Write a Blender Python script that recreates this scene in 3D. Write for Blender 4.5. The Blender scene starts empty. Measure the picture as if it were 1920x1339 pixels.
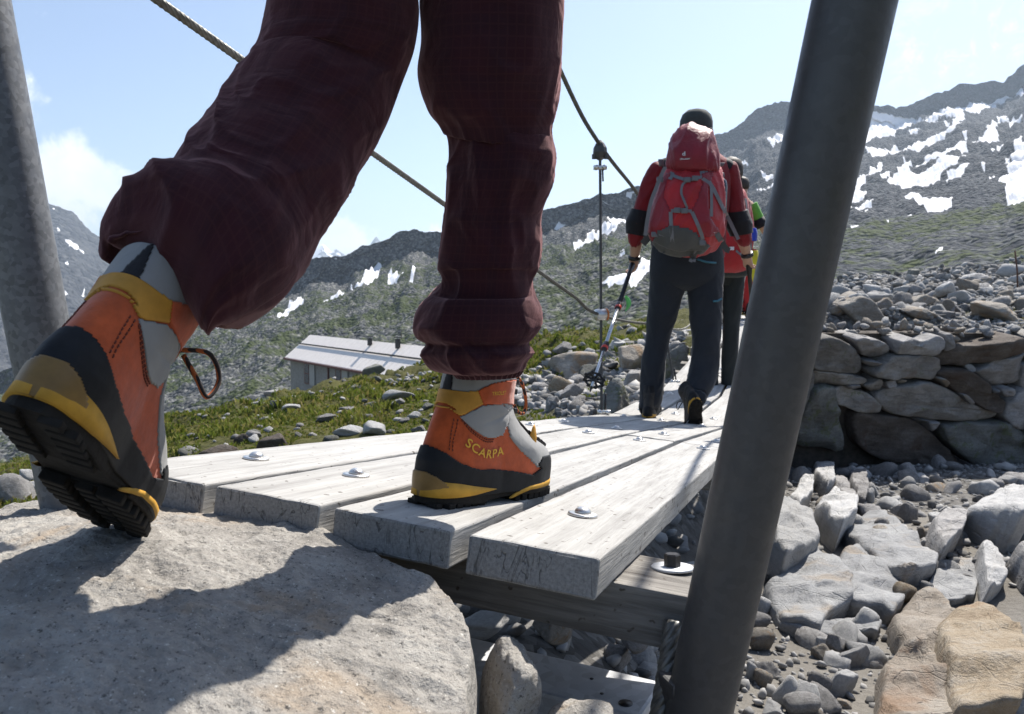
import bpy, bmesh, math, random
import numpy as np
from mathutils import Vector, Matrix
from mathutils.bvhtree import BVHTree

# ---------------------------------------------------------------- camera, light, exposure
SC = bpy.context.scene
COL = SC.collection
FOC = 1470.0                      # focal length in pixels of the 1920 px wide frame
PITCH = math.radians(4.26)
cd = bpy.data.cameras.new("camera")
cam = bpy.data.objects.new("camera", cd)
COL.objects.link(cam)
cam.location = (0, 0, 0)
cam.rotation_euler = (math.radians(90) - PITCH, 0, 0)
cd.sensor_width = 36.0
cd.lens = 36.0 * FOC / 1920.0
cd.clip_start = 0.02
cd.clip_end = 40000
cd.dof.use_dof = True
cd.dof.focus_distance = 1.5
cd.dof.aperture_fstop = 13.0
SC.camera = cam

SUN_AZ, SUN_EL = math.radians(36), math.radians(52)
world = bpy.data.worlds.new("World")
SC.world = world
world.use_nodes = True
sl = bpy.data.lights.new("sun", 'SUN')
sl.energy = 5.0
sl.angle = math.radians(0.53)
sl.color = (1.0, 0.95, 0.88)
sun = bpy.data.objects.new("sun", sl)
COL.objects.link(sun)
sdir = Vector((math.sin(SUN_AZ) * math.cos(SUN_EL), math.cos(SUN_AZ) * math.cos(SUN_EL), math.sin(SUN_EL)))
sun.rotation_euler = (-sdir).to_track_quat('-Z', 'Y').to_euler()
SC.view_settings.view_transform = 'Standard'
SC.view_settings.look = 'None'
SC.view_settings.exposure = 0.78
SC.view_settings.gamma = 1.0
SC.view_settings.use_curve_mapping = False
SC.cycles.max_bounces = 6
SC.cycles.diffuse_bounces = 1
SC.cycles.glossy_bounces = 2
SC.cycles.volume_bounces = 0
SC.cycles.use_denoising = True
SC.cycles.caustics_reflective = False
SC.cycles.caustics_refractive = False


# ---------------------------------------------------------------- picture geometry helpers
CP, SP = math.cos(PITCH), math.sin(PITCH)


def ray(px, py):
    v = (669.5 - py) / FOC
    return np.array([(px - 960.0) / FOC, CP + v * SP, -SP + v * CP])


def at(px, py, y):
    """world point on the sight line of a photo pixel at forward distance y"""
    r = ray(px, py)
    return r * (y / r[1])


def proj(P):
    P = np.asarray(P, float)
    d = P[..., 1] * CP - P[..., 2] * SP
    u = P[..., 1] * SP + P[..., 2] * CP
    return np.stack([960 + FOC * P[..., 0] / d, 669.5 - FOC * u / d], -1)


# ---------------------------------------------------------------- numpy noise
def _hash(ix, iy, iz, seed):
    h = (ix.astype(np.int64) * 374761393 + iy.astype(np.int64) * 668265263 + iz.astype(np.int64) * 2147483647 + seed * 974711) & 0xffffffff
    h = ((h ^ (h >> 13)) * 1274126177) & 0xffffffff
    h = ((h ^ (h >> 16)) * 2246822519) & 0xffffffff
    return ((h ^ (h >> 15)) & 0xffff) / 65535.0


def vnoise(p, seed=0):
    p = np.asarray(p, float)
    i = np.floor(p).astype(np.int64)
    f = p - i
    f = f * f * f * (f * (f * 6 - 15) + 10)
    out = 0
    for dx in (0, 1):
        wx = f[..., 0] if dx else 1 - f[..., 0]
        for dy in (0, 1):
            wy = f[..., 1] if dy else 1 - f[..., 1]
            for dz in (0, 1):
                wz = f[..., 2] if dz else 1 - f[..., 2]
                out = out + wx * wy * wz * _hash(i[..., 0] + dx, i[..., 1] + dy, i[..., 2] + dz, seed)
    return out * 2 - 1


def fbm(p, octaves=4, seed=0, gain=0.5, ridged=False):
    p = np.asarray(p, float)
    a, s, t = 1.0, 0.0, 0.0
    for o in range(octaves):
        n = vnoise(p * (2.03 ** o) + o * 17.3, seed + o)
        if ridged:
            n = 1 - 2 * np.abs(n)
        s = s + a * n
        t += a
        a *= gain
    return s / t


def in_poly(x, y, poly):
    """signed distance-like value: + inside, - outside (in the polygon's units)"""
    poly = np.asarray(poly, float)
    inside = np.zeros(x.shape, bool)
    dist = np.full(x.shape, 1e9)
    n = len(poly)
    for i in range(n):
        x0, y0 = poly[i]
        x1, y1 = poly[(i + 1) % n]
        c = ((y0 > y) != (y1 > y)) & (x < (x1 - x0) * (y - y0) / (y1 - y0 + 1e-12) + x0)
        inside ^= c
        dx, dy = x1 - x0, y1 - y0
        t = np.clip(((x - x0) * dx + (y - y0) * dy) / (dx * dx + dy * dy + 1e-12), 0, 1)
        dist = np.minimum(dist, np.hypot(x - x0 - t * dx, y - y0 - t * dy))
    return np.where(inside, dist, -dist)


# ---------------------------------------------------------------- object helpers
def tag(o, label=None, cat=None, group=None, kind=None):
    if label: o['label'] = label
    if cat: o['category'] = cat
    if group: o['group'] = group
    if kind: o['kind'] = kind
    return o


def mesh_of(name, verts, faces, mat=None, smooth=True, uv=None, attrs=None):
    me = bpy.data.meshes.new(name)
    verts = np.asarray(verts, float)
    if isinstance(faces, np.ndarray):
        nf, k = faces.shape
        me.vertices.add(len(verts))
        me.vertices.foreach_set('co', verts.ravel())
        me.loops.add(nf * k)
        me.loops.foreach_set('vertex_index', faces.astype(np.int32).ravel())
        me.polygons.add(nf)
        me.polygons.foreach_set('loop_start', np.arange(0, nf * k, k, dtype=np.int32))
        me.polygons.foreach_set('loop_total', np.full(nf, k, dtype=np.int32))
        me.update(calc_edges=True)
    else:
        me.from_pydata([tuple(v) for v in verts], [], faces)
        me.update()
    if smooth:
        me.polygons.foreach_set('use_smooth', np.ones(len(me.polygons), bool))
    if uv is not None:
        lay = me.uv_layers.new(name='UVMap')
        li = np.empty(len(me.loops), np.int32)
        me.loops.foreach_get('vertex_index', li)
        lay.data.foreach_set('uv', np.asarray(uv, np.float32)[li].ravel())
    if attrs:
        for k, v in attrs.items():
            a = me.attributes.new(k, 'FLOAT', 'POINT')
            a.data.foreach_set('value', np.asarray(v, np.float32))
    if mat is not None:
        me.materials.append(mat)
    return me


WLOC = {}


def link(name, me, parent=None, origin=None, local=None):
    """link an object; verts of me are relative to origin (world). parents only translate"""
    o = bpy.data.objects.new(name, me)
    COL.objects.link(o)
    if parent is not None:
        o.parent = parent
        pl = WLOC.get(parent.name, np.zeros(3))
        if origin is not None:
            o.location = tuple(np.asarray(origin) - pl)
            WLOC[o.name] = np.asarray(origin, float)
        else:
            WLOC[o.name] = pl
    else:
        if origin is not None:
            o.location = tuple(origin)
        WLOC[o.name] = np.asarray(origin if origin is not None else (0, 0, 0), float)
    return o


def mk(name, verts, faces, mat, parent=None, origin=None, smooth=True, uv=None, attrs=None):
    """mesh object from WORLD verts"""
    verts = np.asarray(verts, float)
    if origin is None:
        origin = WLOC[parent.name] if parent is not None else np.zeros(3)
    me = mesh_of(name, verts - np.asarray(origin), faces, mat, smooth, uv, attrs)
    return link(name, me, parent, origin)


def empty(name, loc):
    return link(name, None, None, loc)


class MB:
    """collects shapes into one mesh"""
    def __init__(self):
        self.v, self.f, self.n = [], [], 0

    def add(self, verts, faces):
        self.v.append(np.asarray(verts, float))
        self.f += [tuple(int(i) + self.n for i in f) for f in faces]
        self.n += len(verts)
        return self

    def data(self):
        return np.concatenate(self.v), self.f


def unit(v):
    v = np.asarray(v, float)
    return v / (np.linalg.norm(v) + 1e-12)


def box_vf(c, ax, ay, az):
    """box with centre c and half vectors"""
    c, ax, ay, az = map(lambda a: np.asarray(a, float), (c, ax, ay, az))
    v = [c + sx * ax + sy * ay + sz * az for sz in (-1, 1) for sy in (-1, 1) for sx in (-1, 1)]
    f = [(0, 2, 3, 1), (4, 5, 7, 6), (0, 1, 5, 4), (2, 6, 7, 3), (0, 4, 6, 2), (1, 3, 7, 5)]
    return v, f


def bevel_box_vf(c, ax, ay, az, b):
    bm = bmesh.new()
    v, f = box_vf(c, ax, ay, az)
    vs = [bm.verts.new(tuple(p)) for p in v]
    for q in f:
        bm.faces.new([vs[i] for i in q])
    bm.normal_update()
    bmesh.ops.recalc_face_normals(bm, faces=bm.faces[:])
    bmesh.ops.bevel(bm, geom=bm.edges[:], offset=b, segments=2, affect='EDGES', profile=0.6)
    bm.verts.index_update()
    V = np.array([p.co[:] for p in bm.verts])
    F = [tuple(x.index for x in p.verts) for p in bm.faces]
    bm.free()
    return V, F


def frames(path):
    path = np.asarray(path, float)
    t = np.gradient(path, axis=0)
    t /= np.linalg.norm(t, axis=1, keepdims=True) + 1e-12
    ref = np.array([0, 0, 1.0]) if abs(t[0][2]) < 0.9 else np.array([1.0, 0, 0])
    u = unit(np.cross(t[0], ref))
    U, W = [], []
    for k in range(len(path)):
        u = unit(u - t[k] * np.dot(u, t[k]))
        U.append(u)
        W.append(np.cross(t[k], u))
    return t, np.array(U), np.array(W)


def tube_vf(path, r, n=10, caps=True, flat=1.0):
    path = np.asarray(path, float)
    r = np.broadcast_to(np.asarray(r, float), (len(path),))
    t, U, W = frames(path)
    a = np.linspace(0, 2 * np.pi, n, endpoint=False)
    V = path[:, None] + r[:, None, None] * (np.cos(a)[None, :, None] * U[:, None] + flat * np.sin(a)[None, :, None] * W[:, None])
    m = len(path)
    F = []
    for i in range(m - 1):
        for j in range(n):
            k = (j + 1) % n
            F.append((i * n + j, i * n + k, (i + 1) * n + k, (i + 1) * n + j))
    if caps:
        F.append(tuple(range(n))[::-1])
        F.append(tuple((m - 1) * n + j for j in range(n)))
    return V.reshape(-1, 3), F


def rope_vf(path, r, strands=6, pitch=0.12, n=None, sub=6):
    """a laid wire rope: grooved, twisted tube"""
    path = np.asarray(path, float)
    t, U, W = frames(path)
    L = np.concatenate([[0], np.cumsum(np.linalg.norm(np.diff(path, axis=0), axis=1))])
    n = n or strands * sub
    a = np.linspace(0, 2 * np.pi, n, endpoint=False)
    tw = L[:, None] / pitch * 2 * np.pi
    rr = r * (1 - 0.2 * (1 - np.abs(np.sin(0.5 * strands * a))[None, :] ** 0.6)) * np.ones((len(path), 1))
    A = a[None, :] + tw
    V = path[:, None] + rr[..., None] * (np.cos(A)[..., None] * U[:, None] + np.sin(A)[..., None] * W[:, None])
    m = len(path)
    F = []
    for i in range(m - 1):
        for j in range(n):
            k = (j + 1) % n
            F.append((i * n + j, i * n + k, (i + 1) * n + k, (i + 1) * n + j))
    F.append(tuple(range(n))[::-1])
    F.append(tuple((m - 1) * n + j for j in range(n)))
    return V.reshape(-1, 3), F


def catmull(P, n):
    P = np.asarray(P, float)
    m = len(P)
    T = np.linspace(0, m - 1, n)
    i = np.clip(T.astype(int), 0, m - 2)
    f = (T - i)[:, None]
    p0 = P[np.clip(i - 1, 0, m - 1)]
    p1, p2 = P[i], P[i + 1]
    p3 = P[np.clip(i + 2, 0, m - 1)]
    return 0.5 * (2 * p1 + (p2 - p0) * f + (2 * p0 - 5 * p1 + 4 * p2 - p3) * f ** 2 + (3 * p1 - p0 - 3 * p2 + p3) * f ** 3)


def resample(P, step):
    P = np.asarray(P, float)
    d = np.concatenate([[0], np.cumsum(np.linalg.norm(np.diff(P, axis=0), axis=1))])
    n = max(3, int(d[-1] / step) + 1)
    q = np.linspace(0, d[-1], n)
    return np.stack([np.interp(q, d, P[:, k]) for k in range(P.shape[1])], 1)


def grid_faces(m, n, wrap):
    i = np.arange(m - 1)[:, None]
    j = np.arange(n if wrap else n - 1)[None, :]
    k = (j + 1) % n
    return np.stack([i * n + j, i * n + k, (i + 1) * n + k, (i + 1) * n + j], -1).reshape(-1, 4)


def lathe_vf(profile, base, axis, n=16):
    """profile [(r, h)] turned round axis from base"""
    axis = unit(axis)
    u = unit(np.cross(axis, (0.3, 1, 0.2)))
    w = np.cross(axis, u)
    a = np.linspace(0, 2 * np.pi, n, endpoint=False)
    V = []
    for r, h in profile:
        V.append(np.asarray(base) + axis * h + r * (np.cos(a)[:, None] * u + np.sin(a)[:, None] * w))
    V = np.concatenate(V)
    F = [tuple(f) for f in grid_faces(len(profile), n, True)]
    F.append(tuple(range(n))[::-1])
    F.append(tuple((len(profile) - 1) * n + j for j in range(n)))
    return V, F

# ---------------------------------------------------------------- materials
class NT:
    def __init__(self, tree):
        self.t = tree
        self.n = tree.nodes
        self.l = tree.links

    def add(self, typ, **kw):
        nd = self.n.new(typ)
        for k, v in kw.items():
            setattr(nd, k, v)
        return nd

    def set(self, nd, key, val):
        if hasattr(val, 'is_output') or isinstance(val, bpy.types.NodeSocket):
            self.l.new(val, nd.inputs[key])
        else:
            nd.inputs[key].default_value = val

    def noise(self, vec, scale, detail=4, rough=0.55, dist=0.0, out='Fac'):
        nd = self.add('ShaderNodeTexNoise')
        self.l.new(vec, nd.inputs['Vector'])
        nd.inputs['Scale'].default_value = scale
        nd.inputs['Detail'].default_value = detail
        nd.inputs['Roughness'].default_value = rough
        nd.inputs['Distortion'].default_value = dist
        return nd.outputs[out]

    def voronoi(self, vec, scale, feature='F1', out='Distance', rand=1.0):
        nd = self.add('ShaderNodeTexVoronoi', feature=feature)
        self.l.new(vec, nd.inputs['Vector'])
        nd.inputs['Scale'].default_value = scale
        nd.inputs['Randomness'].default_value = rand
        return nd.outputs[out]

    def wave(self, vec, scale, dist=0, detail=2, dscale=1.0, direction='X', bands='BANDS'):
        nd = self.add('ShaderNodeTexWave', wave_type=bands)
        if bands == 'BANDS':
            nd.bands_direction = direction
        self.l.new(vec, nd.inputs['Vector'])
        nd.inputs['Scale'].default_value = scale
        nd.inputs['Distortion'].default_value = dist
        nd.inputs['Detail'].default_value = detail
        nd.inputs['Detail Scale'].default_value = dscale
        return nd.outputs['Fac']

    def ramp(self, fac, stops, interp='LINEAR'):
        nd = self.add('ShaderNodeValToRGB')
        cr = nd.color_ramp
        cr.interpolation = interp
        while len(cr.elements) > 1:
            cr.elements.remove(cr.elements[-1])
        for k, (p, c) in enumerate(stops):
            e = cr.elements[0] if k == 0 else cr.elements.new(p)
            e.position = p
            c = c if isinstance(c, (tuple, list)) else (c, c, c)
            e.color = (*c[:3], 1)
        self.l.new(fac, nd.inputs['Fac'])
        return nd.outputs['Color']

    def mix(self, fac, a, b, mode='MIX'):
        nd = self.add('ShaderNodeMix', data_type='RGBA', blend_type=mode)
        for k, v in ((0, fac), (6, a), (7, b)):
            if isinstance(v, bpy.types.NodeSocket):
                self.l.new(v, nd.inputs[k])
            else:
                nd.inputs[k].default_value = v if k == 0 else (*v[:3], 1)
        return nd.outputs[2]

    def math(self, op, a, b=0.0, c=None, clamp=False):
        nd = self.add('ShaderNodeMath', operation=op, use_clamp=clamp)
        for k, v in enumerate((a, b) if c is None else (a, b, c)):
            if isinstance(v, bpy.types.NodeSocket):
                self.l.new(v, nd.inputs[k])
            else:
                nd.inputs[k].default_value = v
        return nd.outputs[0]

    def maprange(self, v, a, b, c=0.0, d=1.0, smooth=True):
        nd = self.add('ShaderNodeMapRange', interpolation_type='SMOOTHSTEP' if smooth else 'LINEAR')
        self.l.new(v, nd.inputs[0])
        for k, x in zip((1, 2, 3, 4), (a, b, c, d)):
            nd.inputs[k].default_value = x
        return nd.outputs[0]

    def coords(self, which='Object', scale=None, rot=None):
        tc = self.add('ShaderNodeTexCoord')
        v = tc.outputs[which]
        if scale is not None or rot is not None:
            mp = self.add('ShaderNodeMapping')
            self.l.new(v, mp.inputs['Vector'])
            if scale is not None: mp.inputs['Scale'].default_value = scale
            if rot is not None: mp.inputs['Rotation'].default_value = rot
            v = mp.outputs[0]
        return v

    def attr(self, name):
        nd = self.add('ShaderNodeAttribute', attribute_name=name)
        return nd.outputs['Fac']

    def objrand(self):
        return self.add('ShaderNodeObjectInfo').outputs['Random']

    def bump(self, h, strength=0.5, dist=0.01, normal=None):
        nd = self.add('ShaderNodeBump')
        nd.inputs['Strength'].default_value = strength
        nd.inputs['Distance'].default_value = dist
        self.l.new(h, nd.inputs['Height'])
        if normal is not None:
            self.l.new(normal, nd.inputs['Normal'])
        return nd.outputs[0]


def newmat(name):
    m = bpy.data.materials.new(name)
    m.use_nodes = True
    nt = NT(m.node_tree)
    b = nt.n['Principled BSDF']
    return m, nt, b


def simple(name, col, rough=0.6, metal=0.0, noise=0.15, nscale=30, bump=0.0, bdist=0.002, spec=0.5, coords='Object', sheen=0.0):
    m, nt, b = newmat(name)
    v = nt.coords(coords)
    n = nt.noise(v, nscale, 4, 0.6)
    c = tuple(col)
    lo = tuple(x * (1 - noise) for x in c)
    hi = tuple(min(1, x * (1 + noise)) for x in c)
    nt.l.new(nt.ramp(n, [(0.3, lo), (0.7, hi)]), b.inputs['Base Color'])
    b.inputs['Roughness'].default_value = rough
    b.inputs['Metallic'].default_value = metal
    b.inputs['Specular IOR Level'].default_value = spec
    if sheen:
        b.inputs['Sheen Weight'].default_value = sheen
    if bump:
        nt.l.new(nt.bump(nt.noise(v, nscale * 2.5, 5, 0.65), bump, bdist), b.inputs['Normal'])
    return m


def rock_mat(name, dark, mid, light, scale=1.0, stain=None, lichen=0.0, bump=0.6, bdist=0.03, speck=0.0, objvar=0.25, cracks=1.0, ss=1.0):
    """weathered gneiss: large tonal patches, layering, speckle, optional rusty stain and lichen"""
    m, nt, b = newmat(name)
    v = nt.coords('Object')
    r = nt.objrand()
    off = nt.add('ShaderNodeCombineXYZ')
    nt.l.new(nt.math('MULTIPLY', r, 71.0), off.inputs[0])
    nt.l.new(nt.math('MULTIPLY', r, 37.0), off.inputs[2])
    va = nt.add('ShaderNodeVectorMath', operation='ADD')
    nt.l.new(v, va.inputs[0]); nt.l.new(off.outputs[0], va.inputs[1])
    v = va.outputs[0]
    big = nt.noise(v, 2.2 * scale, 5, 0.6, 0.6)
    fine = nt.noise(v, 26 * scale, 6, 0.7)
    mp = nt.add('ShaderNodeMapping')
    nt.l.new(v, mp.inputs['Vector'])
    mp.inputs['Rotation'].default_value = (0.5, 0.35, 0.2)
    mp.inputs['Scale'].default_value = (1, 1, 5)
    lay = nt.noise(mp.outputs[0], 3.5 * scale, 5, 0.6, 0.4)
    f = nt.math('ADD', nt.math('MULTIPLY', big, 0.45), nt.math('ADD', nt.math('MULTIPLY', fine, 0.3), nt.math('MULTIPLY', lay, 0.25)))
    col = nt.ramp(f, [(0.33, dark), (0.5, mid), (0.66, light)])
    if stain:
        st = nt.maprange(nt.noise(v, 1.3 * scale, 4, 0.6, 0.8), 0.54, 0.68)
        col = nt.mix(nt.math('MULTIPLY', st, 0.75), col, stain)
    if lichen:
        li = nt.maprange(nt.noise(v, 5 * scale, 6, 0.75), 0.62 - lichen * 0.1, 0.7 - lichen * 0.1)
        col = nt.mix(nt.math('MULTIPLY', li, 0.6), col, (0.10, 0.12, 0.04))
    if speck:
        s1 = nt.noise(v, 150 * scale * ss, 4, 0.8)
        col = nt.mix(nt.maprange(s1, 0.56, 0.66, 0, speck), col, (0.045, 0.042, 0.04))
        s2 = nt.noise(v, 190 * scale * ss, 3, 0.8)
        col = nt.mix(nt.maprange(s2, 0.6, 0.72, 0, speck), col, (0.75, 0.72, 0.66))
    hv = nt.math('ADD', 1 - objvar, nt.math('MULTIPLY', r, 2 * objvar))
    hc = nt.add('ShaderNodeCombineColor')
    for k in range(3): nt.l.new(hv, hc.inputs[k])
    col = nt.mix(1.0, col, hc.outputs[0], 'MULTIPLY')
    nt.l.new(col, b.inputs['Base Color'])
    b.inputs['Roughness'].default_value = 0.85
    b.inputs['Specular IOR Level'].default_value = 0.3
    cr = nt.voronoi(mp.outputs[0], 2.4 * scale, 'DISTANCE_TO_EDGE')
    crack = nt.maprange(cr, 0.0, 0.03, -0.3 * cracks, 0.0)
    h = nt.math('ADD', nt.math('ADD', nt.math('MULTIPLY', big, 0.5), nt.math('MULTIPLY', fine, 0.5)), nt.math('ADD', nt.math('MULTIPLY', lay, 0.6), crack))
    nt.l.new(nt.bump(h, bump, bdist), b.inputs['Normal'])
    return m


M = {}
M['rock'] = rock_mat('grey_rock', (0.146, 0.140, 0.135), (0.281, 0.270, 0.260), (0.437, 0.426, 0.411), 2.0, None, 0.0, 0.7, 0.04)
M['rock_warm'] = rock_mat('warm_rock', (0.163, 0.134, 0.106), (0.288, 0.259, 0.221), (0.422, 0.394, 0.346), 2.0, (0.317, 0.202, 0.106), 0.0, 0.7, 0.04)
M['rock_pale'] = rock_mat('pale_rock', (0.239, 0.239, 0.239), (0.367, 0.363, 0.354), (0.478, 0.468, 0.450), 2.0, None, 0.0, 0.6, 0.04)
M['rock_lichen'] = rock_mat('lichen_rock', (0.083, 0.083, 0.075), (0.165, 0.165, 0.150), (0.255, 0.251, 0.232), 1.6, None, 0.9, 0.7, 0.04)
M['rock_wall'] = rock_mat('wall_rock', (0.122, 0.112, 0.099), (0.235, 0.220, 0.198), (0.346, 0.328, 0.300), 1.6, (0.160, 0.112, 0.080), 0.3, 0.7, 0.05, 0, 0.3)
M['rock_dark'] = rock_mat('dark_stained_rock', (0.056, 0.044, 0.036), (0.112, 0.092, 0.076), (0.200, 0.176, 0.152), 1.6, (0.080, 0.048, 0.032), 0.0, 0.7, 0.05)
M['granite'] = rock_mat('granite', (0.25, 0.23, 0.205), (0.42, 0.395, 0.36), (0.56, 0.53, 0.48), 3.0, (0.44, 0.35, 0.25), 0.0, 0.7, 0.012, 0.75, 0.0)
M['ochre'] = rock_mat('ochre_rock', (0.181, 0.125, 0.074), (0.347, 0.281, 0.198), (0.430, 0.388, 0.330), 1.4, (0.248, 0.125, 0.050), 0.0, 0.9, 0.04, 0.2, 0.1, 0.2)

M['bedrock'] = rock_mat('washed_bedrock', (0.13, 0.132, 0.135), (0.235, 0.236, 0.236), (0.33, 0.33, 0.325), 1.6, (0.27, 0.225, 0.175), 0.0, 0.8, 0.03, 0.25, 0.12, 0.5)


def steel_mat(name, col, rough, metal=0.6, spangle=0.25, scale=40):
    m, nt, b = newmat(name)
    v = nt.coords('Object')
    s = nt.voronoi(v, scale, 'F1', 'Color')
    n = nt.noise(v, scale * 0.3, 6, 0.7)
    sp = nt.add('ShaderNodeSeparateColor'); nt.l.new(s, sp.inputs[0])
    f = nt.math('ADD', nt.math('MULTIPLY', sp.outputs[0], 0.5), nt.math('MULTIPLY', n, 0.5))
    nt.l.new(nt.ramp(f, [(0.25, tuple(x * (1 - spangle) for x in col)), (0.75, tuple(min(1, x * (1 + spangle)) for x in col))]), b.inputs['Base Color'])
    b.inputs['Metallic'].default_value = metal
    nt.l.new(nt.maprange(n, 0.3, 0.7, rough - 0.1, rough + 0.1), b.inputs['Roughness'])
    nt.l.new(nt.bump(nt.noise(v, scale * 1.5, 4, 0.6), 0.12, 0.002), b.inputs['Normal'])
    return m


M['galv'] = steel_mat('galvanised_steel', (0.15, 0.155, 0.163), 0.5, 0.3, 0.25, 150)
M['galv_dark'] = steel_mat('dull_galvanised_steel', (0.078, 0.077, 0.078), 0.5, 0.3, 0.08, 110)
M['galv_flat'] = steel_mat('galvanised_plate', (0.52, 0.53, 0.54), 0.55, 0.35, 0.14, 60)
M['rope'] = steel_mat('wire_rope_steel', (0.15, 0.148, 0.135), 0.5, 0.4, 0.25, 80)
M['bolt'] = steel_mat('bolt_steel', (0.66, 0.65, 0.63), 0.33, 0.85, 0.1, 60)
M['black_steel'] = simple('black_steel', (0.03, 0.028, 0.028), 0.45, 0.3, 0.3, 60)
M['rust'] = simple('rusty_iron', (0.12, 0.06, 0.04), 0.8, 0.2, 0.4, 60)


def wood_mat(name, c0, c1, c2):
    """weathered board, local X is the length"""
    m, nt, b = newmat(name)
    tc = nt.coords('Object')
    r = nt.objrand()
    off = nt.add('ShaderNodeCombineXYZ')
    nt.l.new(nt.math('MULTIPLY', r, 19.0), off.inputs[0])
    nt.l.new(nt.math('MULTIPLY', r, 53.0), off.inputs[1])
    va = nt.add('ShaderNodeVectorMath', operation='ADD')
    nt.l.new(tc, va.inputs[0]); nt.l.new(off.outputs[0], va.inputs[1])
    mp = nt.add('ShaderNodeMapping'); nt.l.new(va.outputs[0], mp.inputs['Vector'])
    mp.inputs['Scale'].default_value = (0.06, 1, 1)
    v = mp.outputs[0]
    g1 = nt.noise(v, 120, 6, 0.7, 0.3)
    g2 = nt.noise(v, 22, 5, 0.6, 0.8)
    g3 = nt.noise(va.outputs[0], 4, 4, 0.6)
    f = nt.math('ADD', nt.math('MULTIPLY', g1, 0.35), nt.math('ADD', nt.math('MULTIPLY', g2, 0.4), nt.math('MULTIPLY', g3, 0.25)))
    col = nt.ramp(f, [(0.34, c0), (0.48, c1), (0.62, c2)])
    # dirt flecks and checks
    fl = nt.noise(va.outputs[0], 60, 2, 0.5)
    col = nt.mix(nt.maprange(fl, 0.66, 0.72, 0, 0.75), col, (0.06, 0.045, 0.03))
    ck = nt.add('ShaderNodeMapping'); nt.l.new(va.outputs[0], ck.inputs['Vector']); ck.inputs['Scale'].default_value = (0.035, 1, 0.4)
    c_n = nt.noise(ck.outputs[0], 34, 3, 0.5, 0.2)
    line = nt.math('ABSOLUTE', nt.math('SUBTRACT', c_n, 0.60))
    chk = nt.maprange(line, 0.0, 0.008, 1.0, 0.0)
    chk = nt.math('MULTIPLY', chk, nt.maprange(g3, 0.5, 0.62))
    col = nt.mix(nt.math('MULTIPLY', chk, 0.75), col, (0.07, 0.055, 0.045))
    # end grain: arcs, radial cracks, grey
    gm = nt.add('ShaderNodeNewGeometry')
    sx = nt.add('ShaderNodeSeparateXYZ')
    vt = nt.add('ShaderNodeVectorTransform', vector_type='NORMAL', convert_from='WORLD', convert_to='OBJECT')
    nt.l.new(gm.outputs['Normal'], vt.inputs[0]); nt.l.new(vt.outputs[0], sx.inputs[0])
    endm = nt.maprange(nt.math('ABSOLUTE', sx.outputs[0]), 0.6, 0.85)
    yz = nt.add('ShaderNodeMapping'); nt.l.new(va.outputs[0], yz.inputs['Vector']); yz.inputs['Scale'].default_value = (0.0, 1, 1)
    ec = nt.voronoi(yz.outputs[0], 30, 'DISTANCE_TO_EDGE')
    ewarp = nt.add('ShaderNodeMapping'); nt.l.new(yz.outputs[0], ewarp.inputs['Vector']); ewarp.inputs['Scale'].default_value = (1, 1, 0.3); ewarp.inputs['Rotation'].default_value = (0.35, 0, 0)
    en = nt.noise(ewarp.outputs[0], 26, 3, 0.6, 1.2)
    ecr = nt.maprange(nt.math('ABSOLUTE', nt.math('SUBTRACT', en, 0.5)), 0.0, 0.012, 1, 0)
    egr = nt.noise(yz.outputs[0], 220, 4, 0.7)
    ecol = nt.ramp(egr, [(0.3, (0.17, 0.165, 0.16)), (0.7, (0.33, 0.32, 0.305))])
    ecol = nt.mix(nt.math('MULTIPLY', ecr, 0.6), ecol, (0.03, 0.028, 0.026))
    col = nt.mix(endm, col, ecol)
    nt.l.new(col, b.inputs['Base Color'])
    b.inputs['Roughness'].default_value = 0.8
    b.inputs['Specular IOR Level'].default_value = 0.25
    h = nt.math('SUBTRACT', nt.math('ADD', g1, nt.math('MULTIPLY', g2, 0.8)), nt.math('ADD', nt.math('MULTIPLY', chk, 0.8), nt.math('MULTIPLY', nt.math('MULTIPLY', ecr, endm), 1.2)))
    nt.l.new(nt.bump(h, 0.55, 0.004), b.inputs['Normal'])
    return m


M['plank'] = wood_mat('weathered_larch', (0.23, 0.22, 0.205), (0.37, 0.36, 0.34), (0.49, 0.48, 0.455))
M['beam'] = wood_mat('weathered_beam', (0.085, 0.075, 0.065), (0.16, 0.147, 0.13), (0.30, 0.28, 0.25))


def cloth_mat(name, col, rough=0.8, weave=900, wrinkle=0.3, var=0.15, spec=0.25, sheen=0.15):
    m, nt, b = newmat(name)
    v = nt.coords('Object')
    n = nt.noise(v, 9, 4, 0.6)
    lo, hi = tuple(x * (1 - var) for x in col), tuple(min(1, x * (1 + var)) for x in col)
    nt.l.new(nt.ramp(n, [(0.3, lo), (0.7, hi)]), b.inputs['Base Color'])
    b.inputs['Roughness'].default_value = rough
    b.inputs['Specular IOR Level'].default_value = spec
    b.inputs['Sheen Weight'].default_value = sheen
    w = nt.noise(v, 22, 4, 0.55, 0.8)
    f = nt.noise(v, weave, 2, 0.5)
    nt.l.new(nt.bump(nt.math('ADD', w, nt.math('MULTIPLY', f, 0.06)), wrinkle, 0.012), b.inputs['Normal'])
    return m


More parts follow.
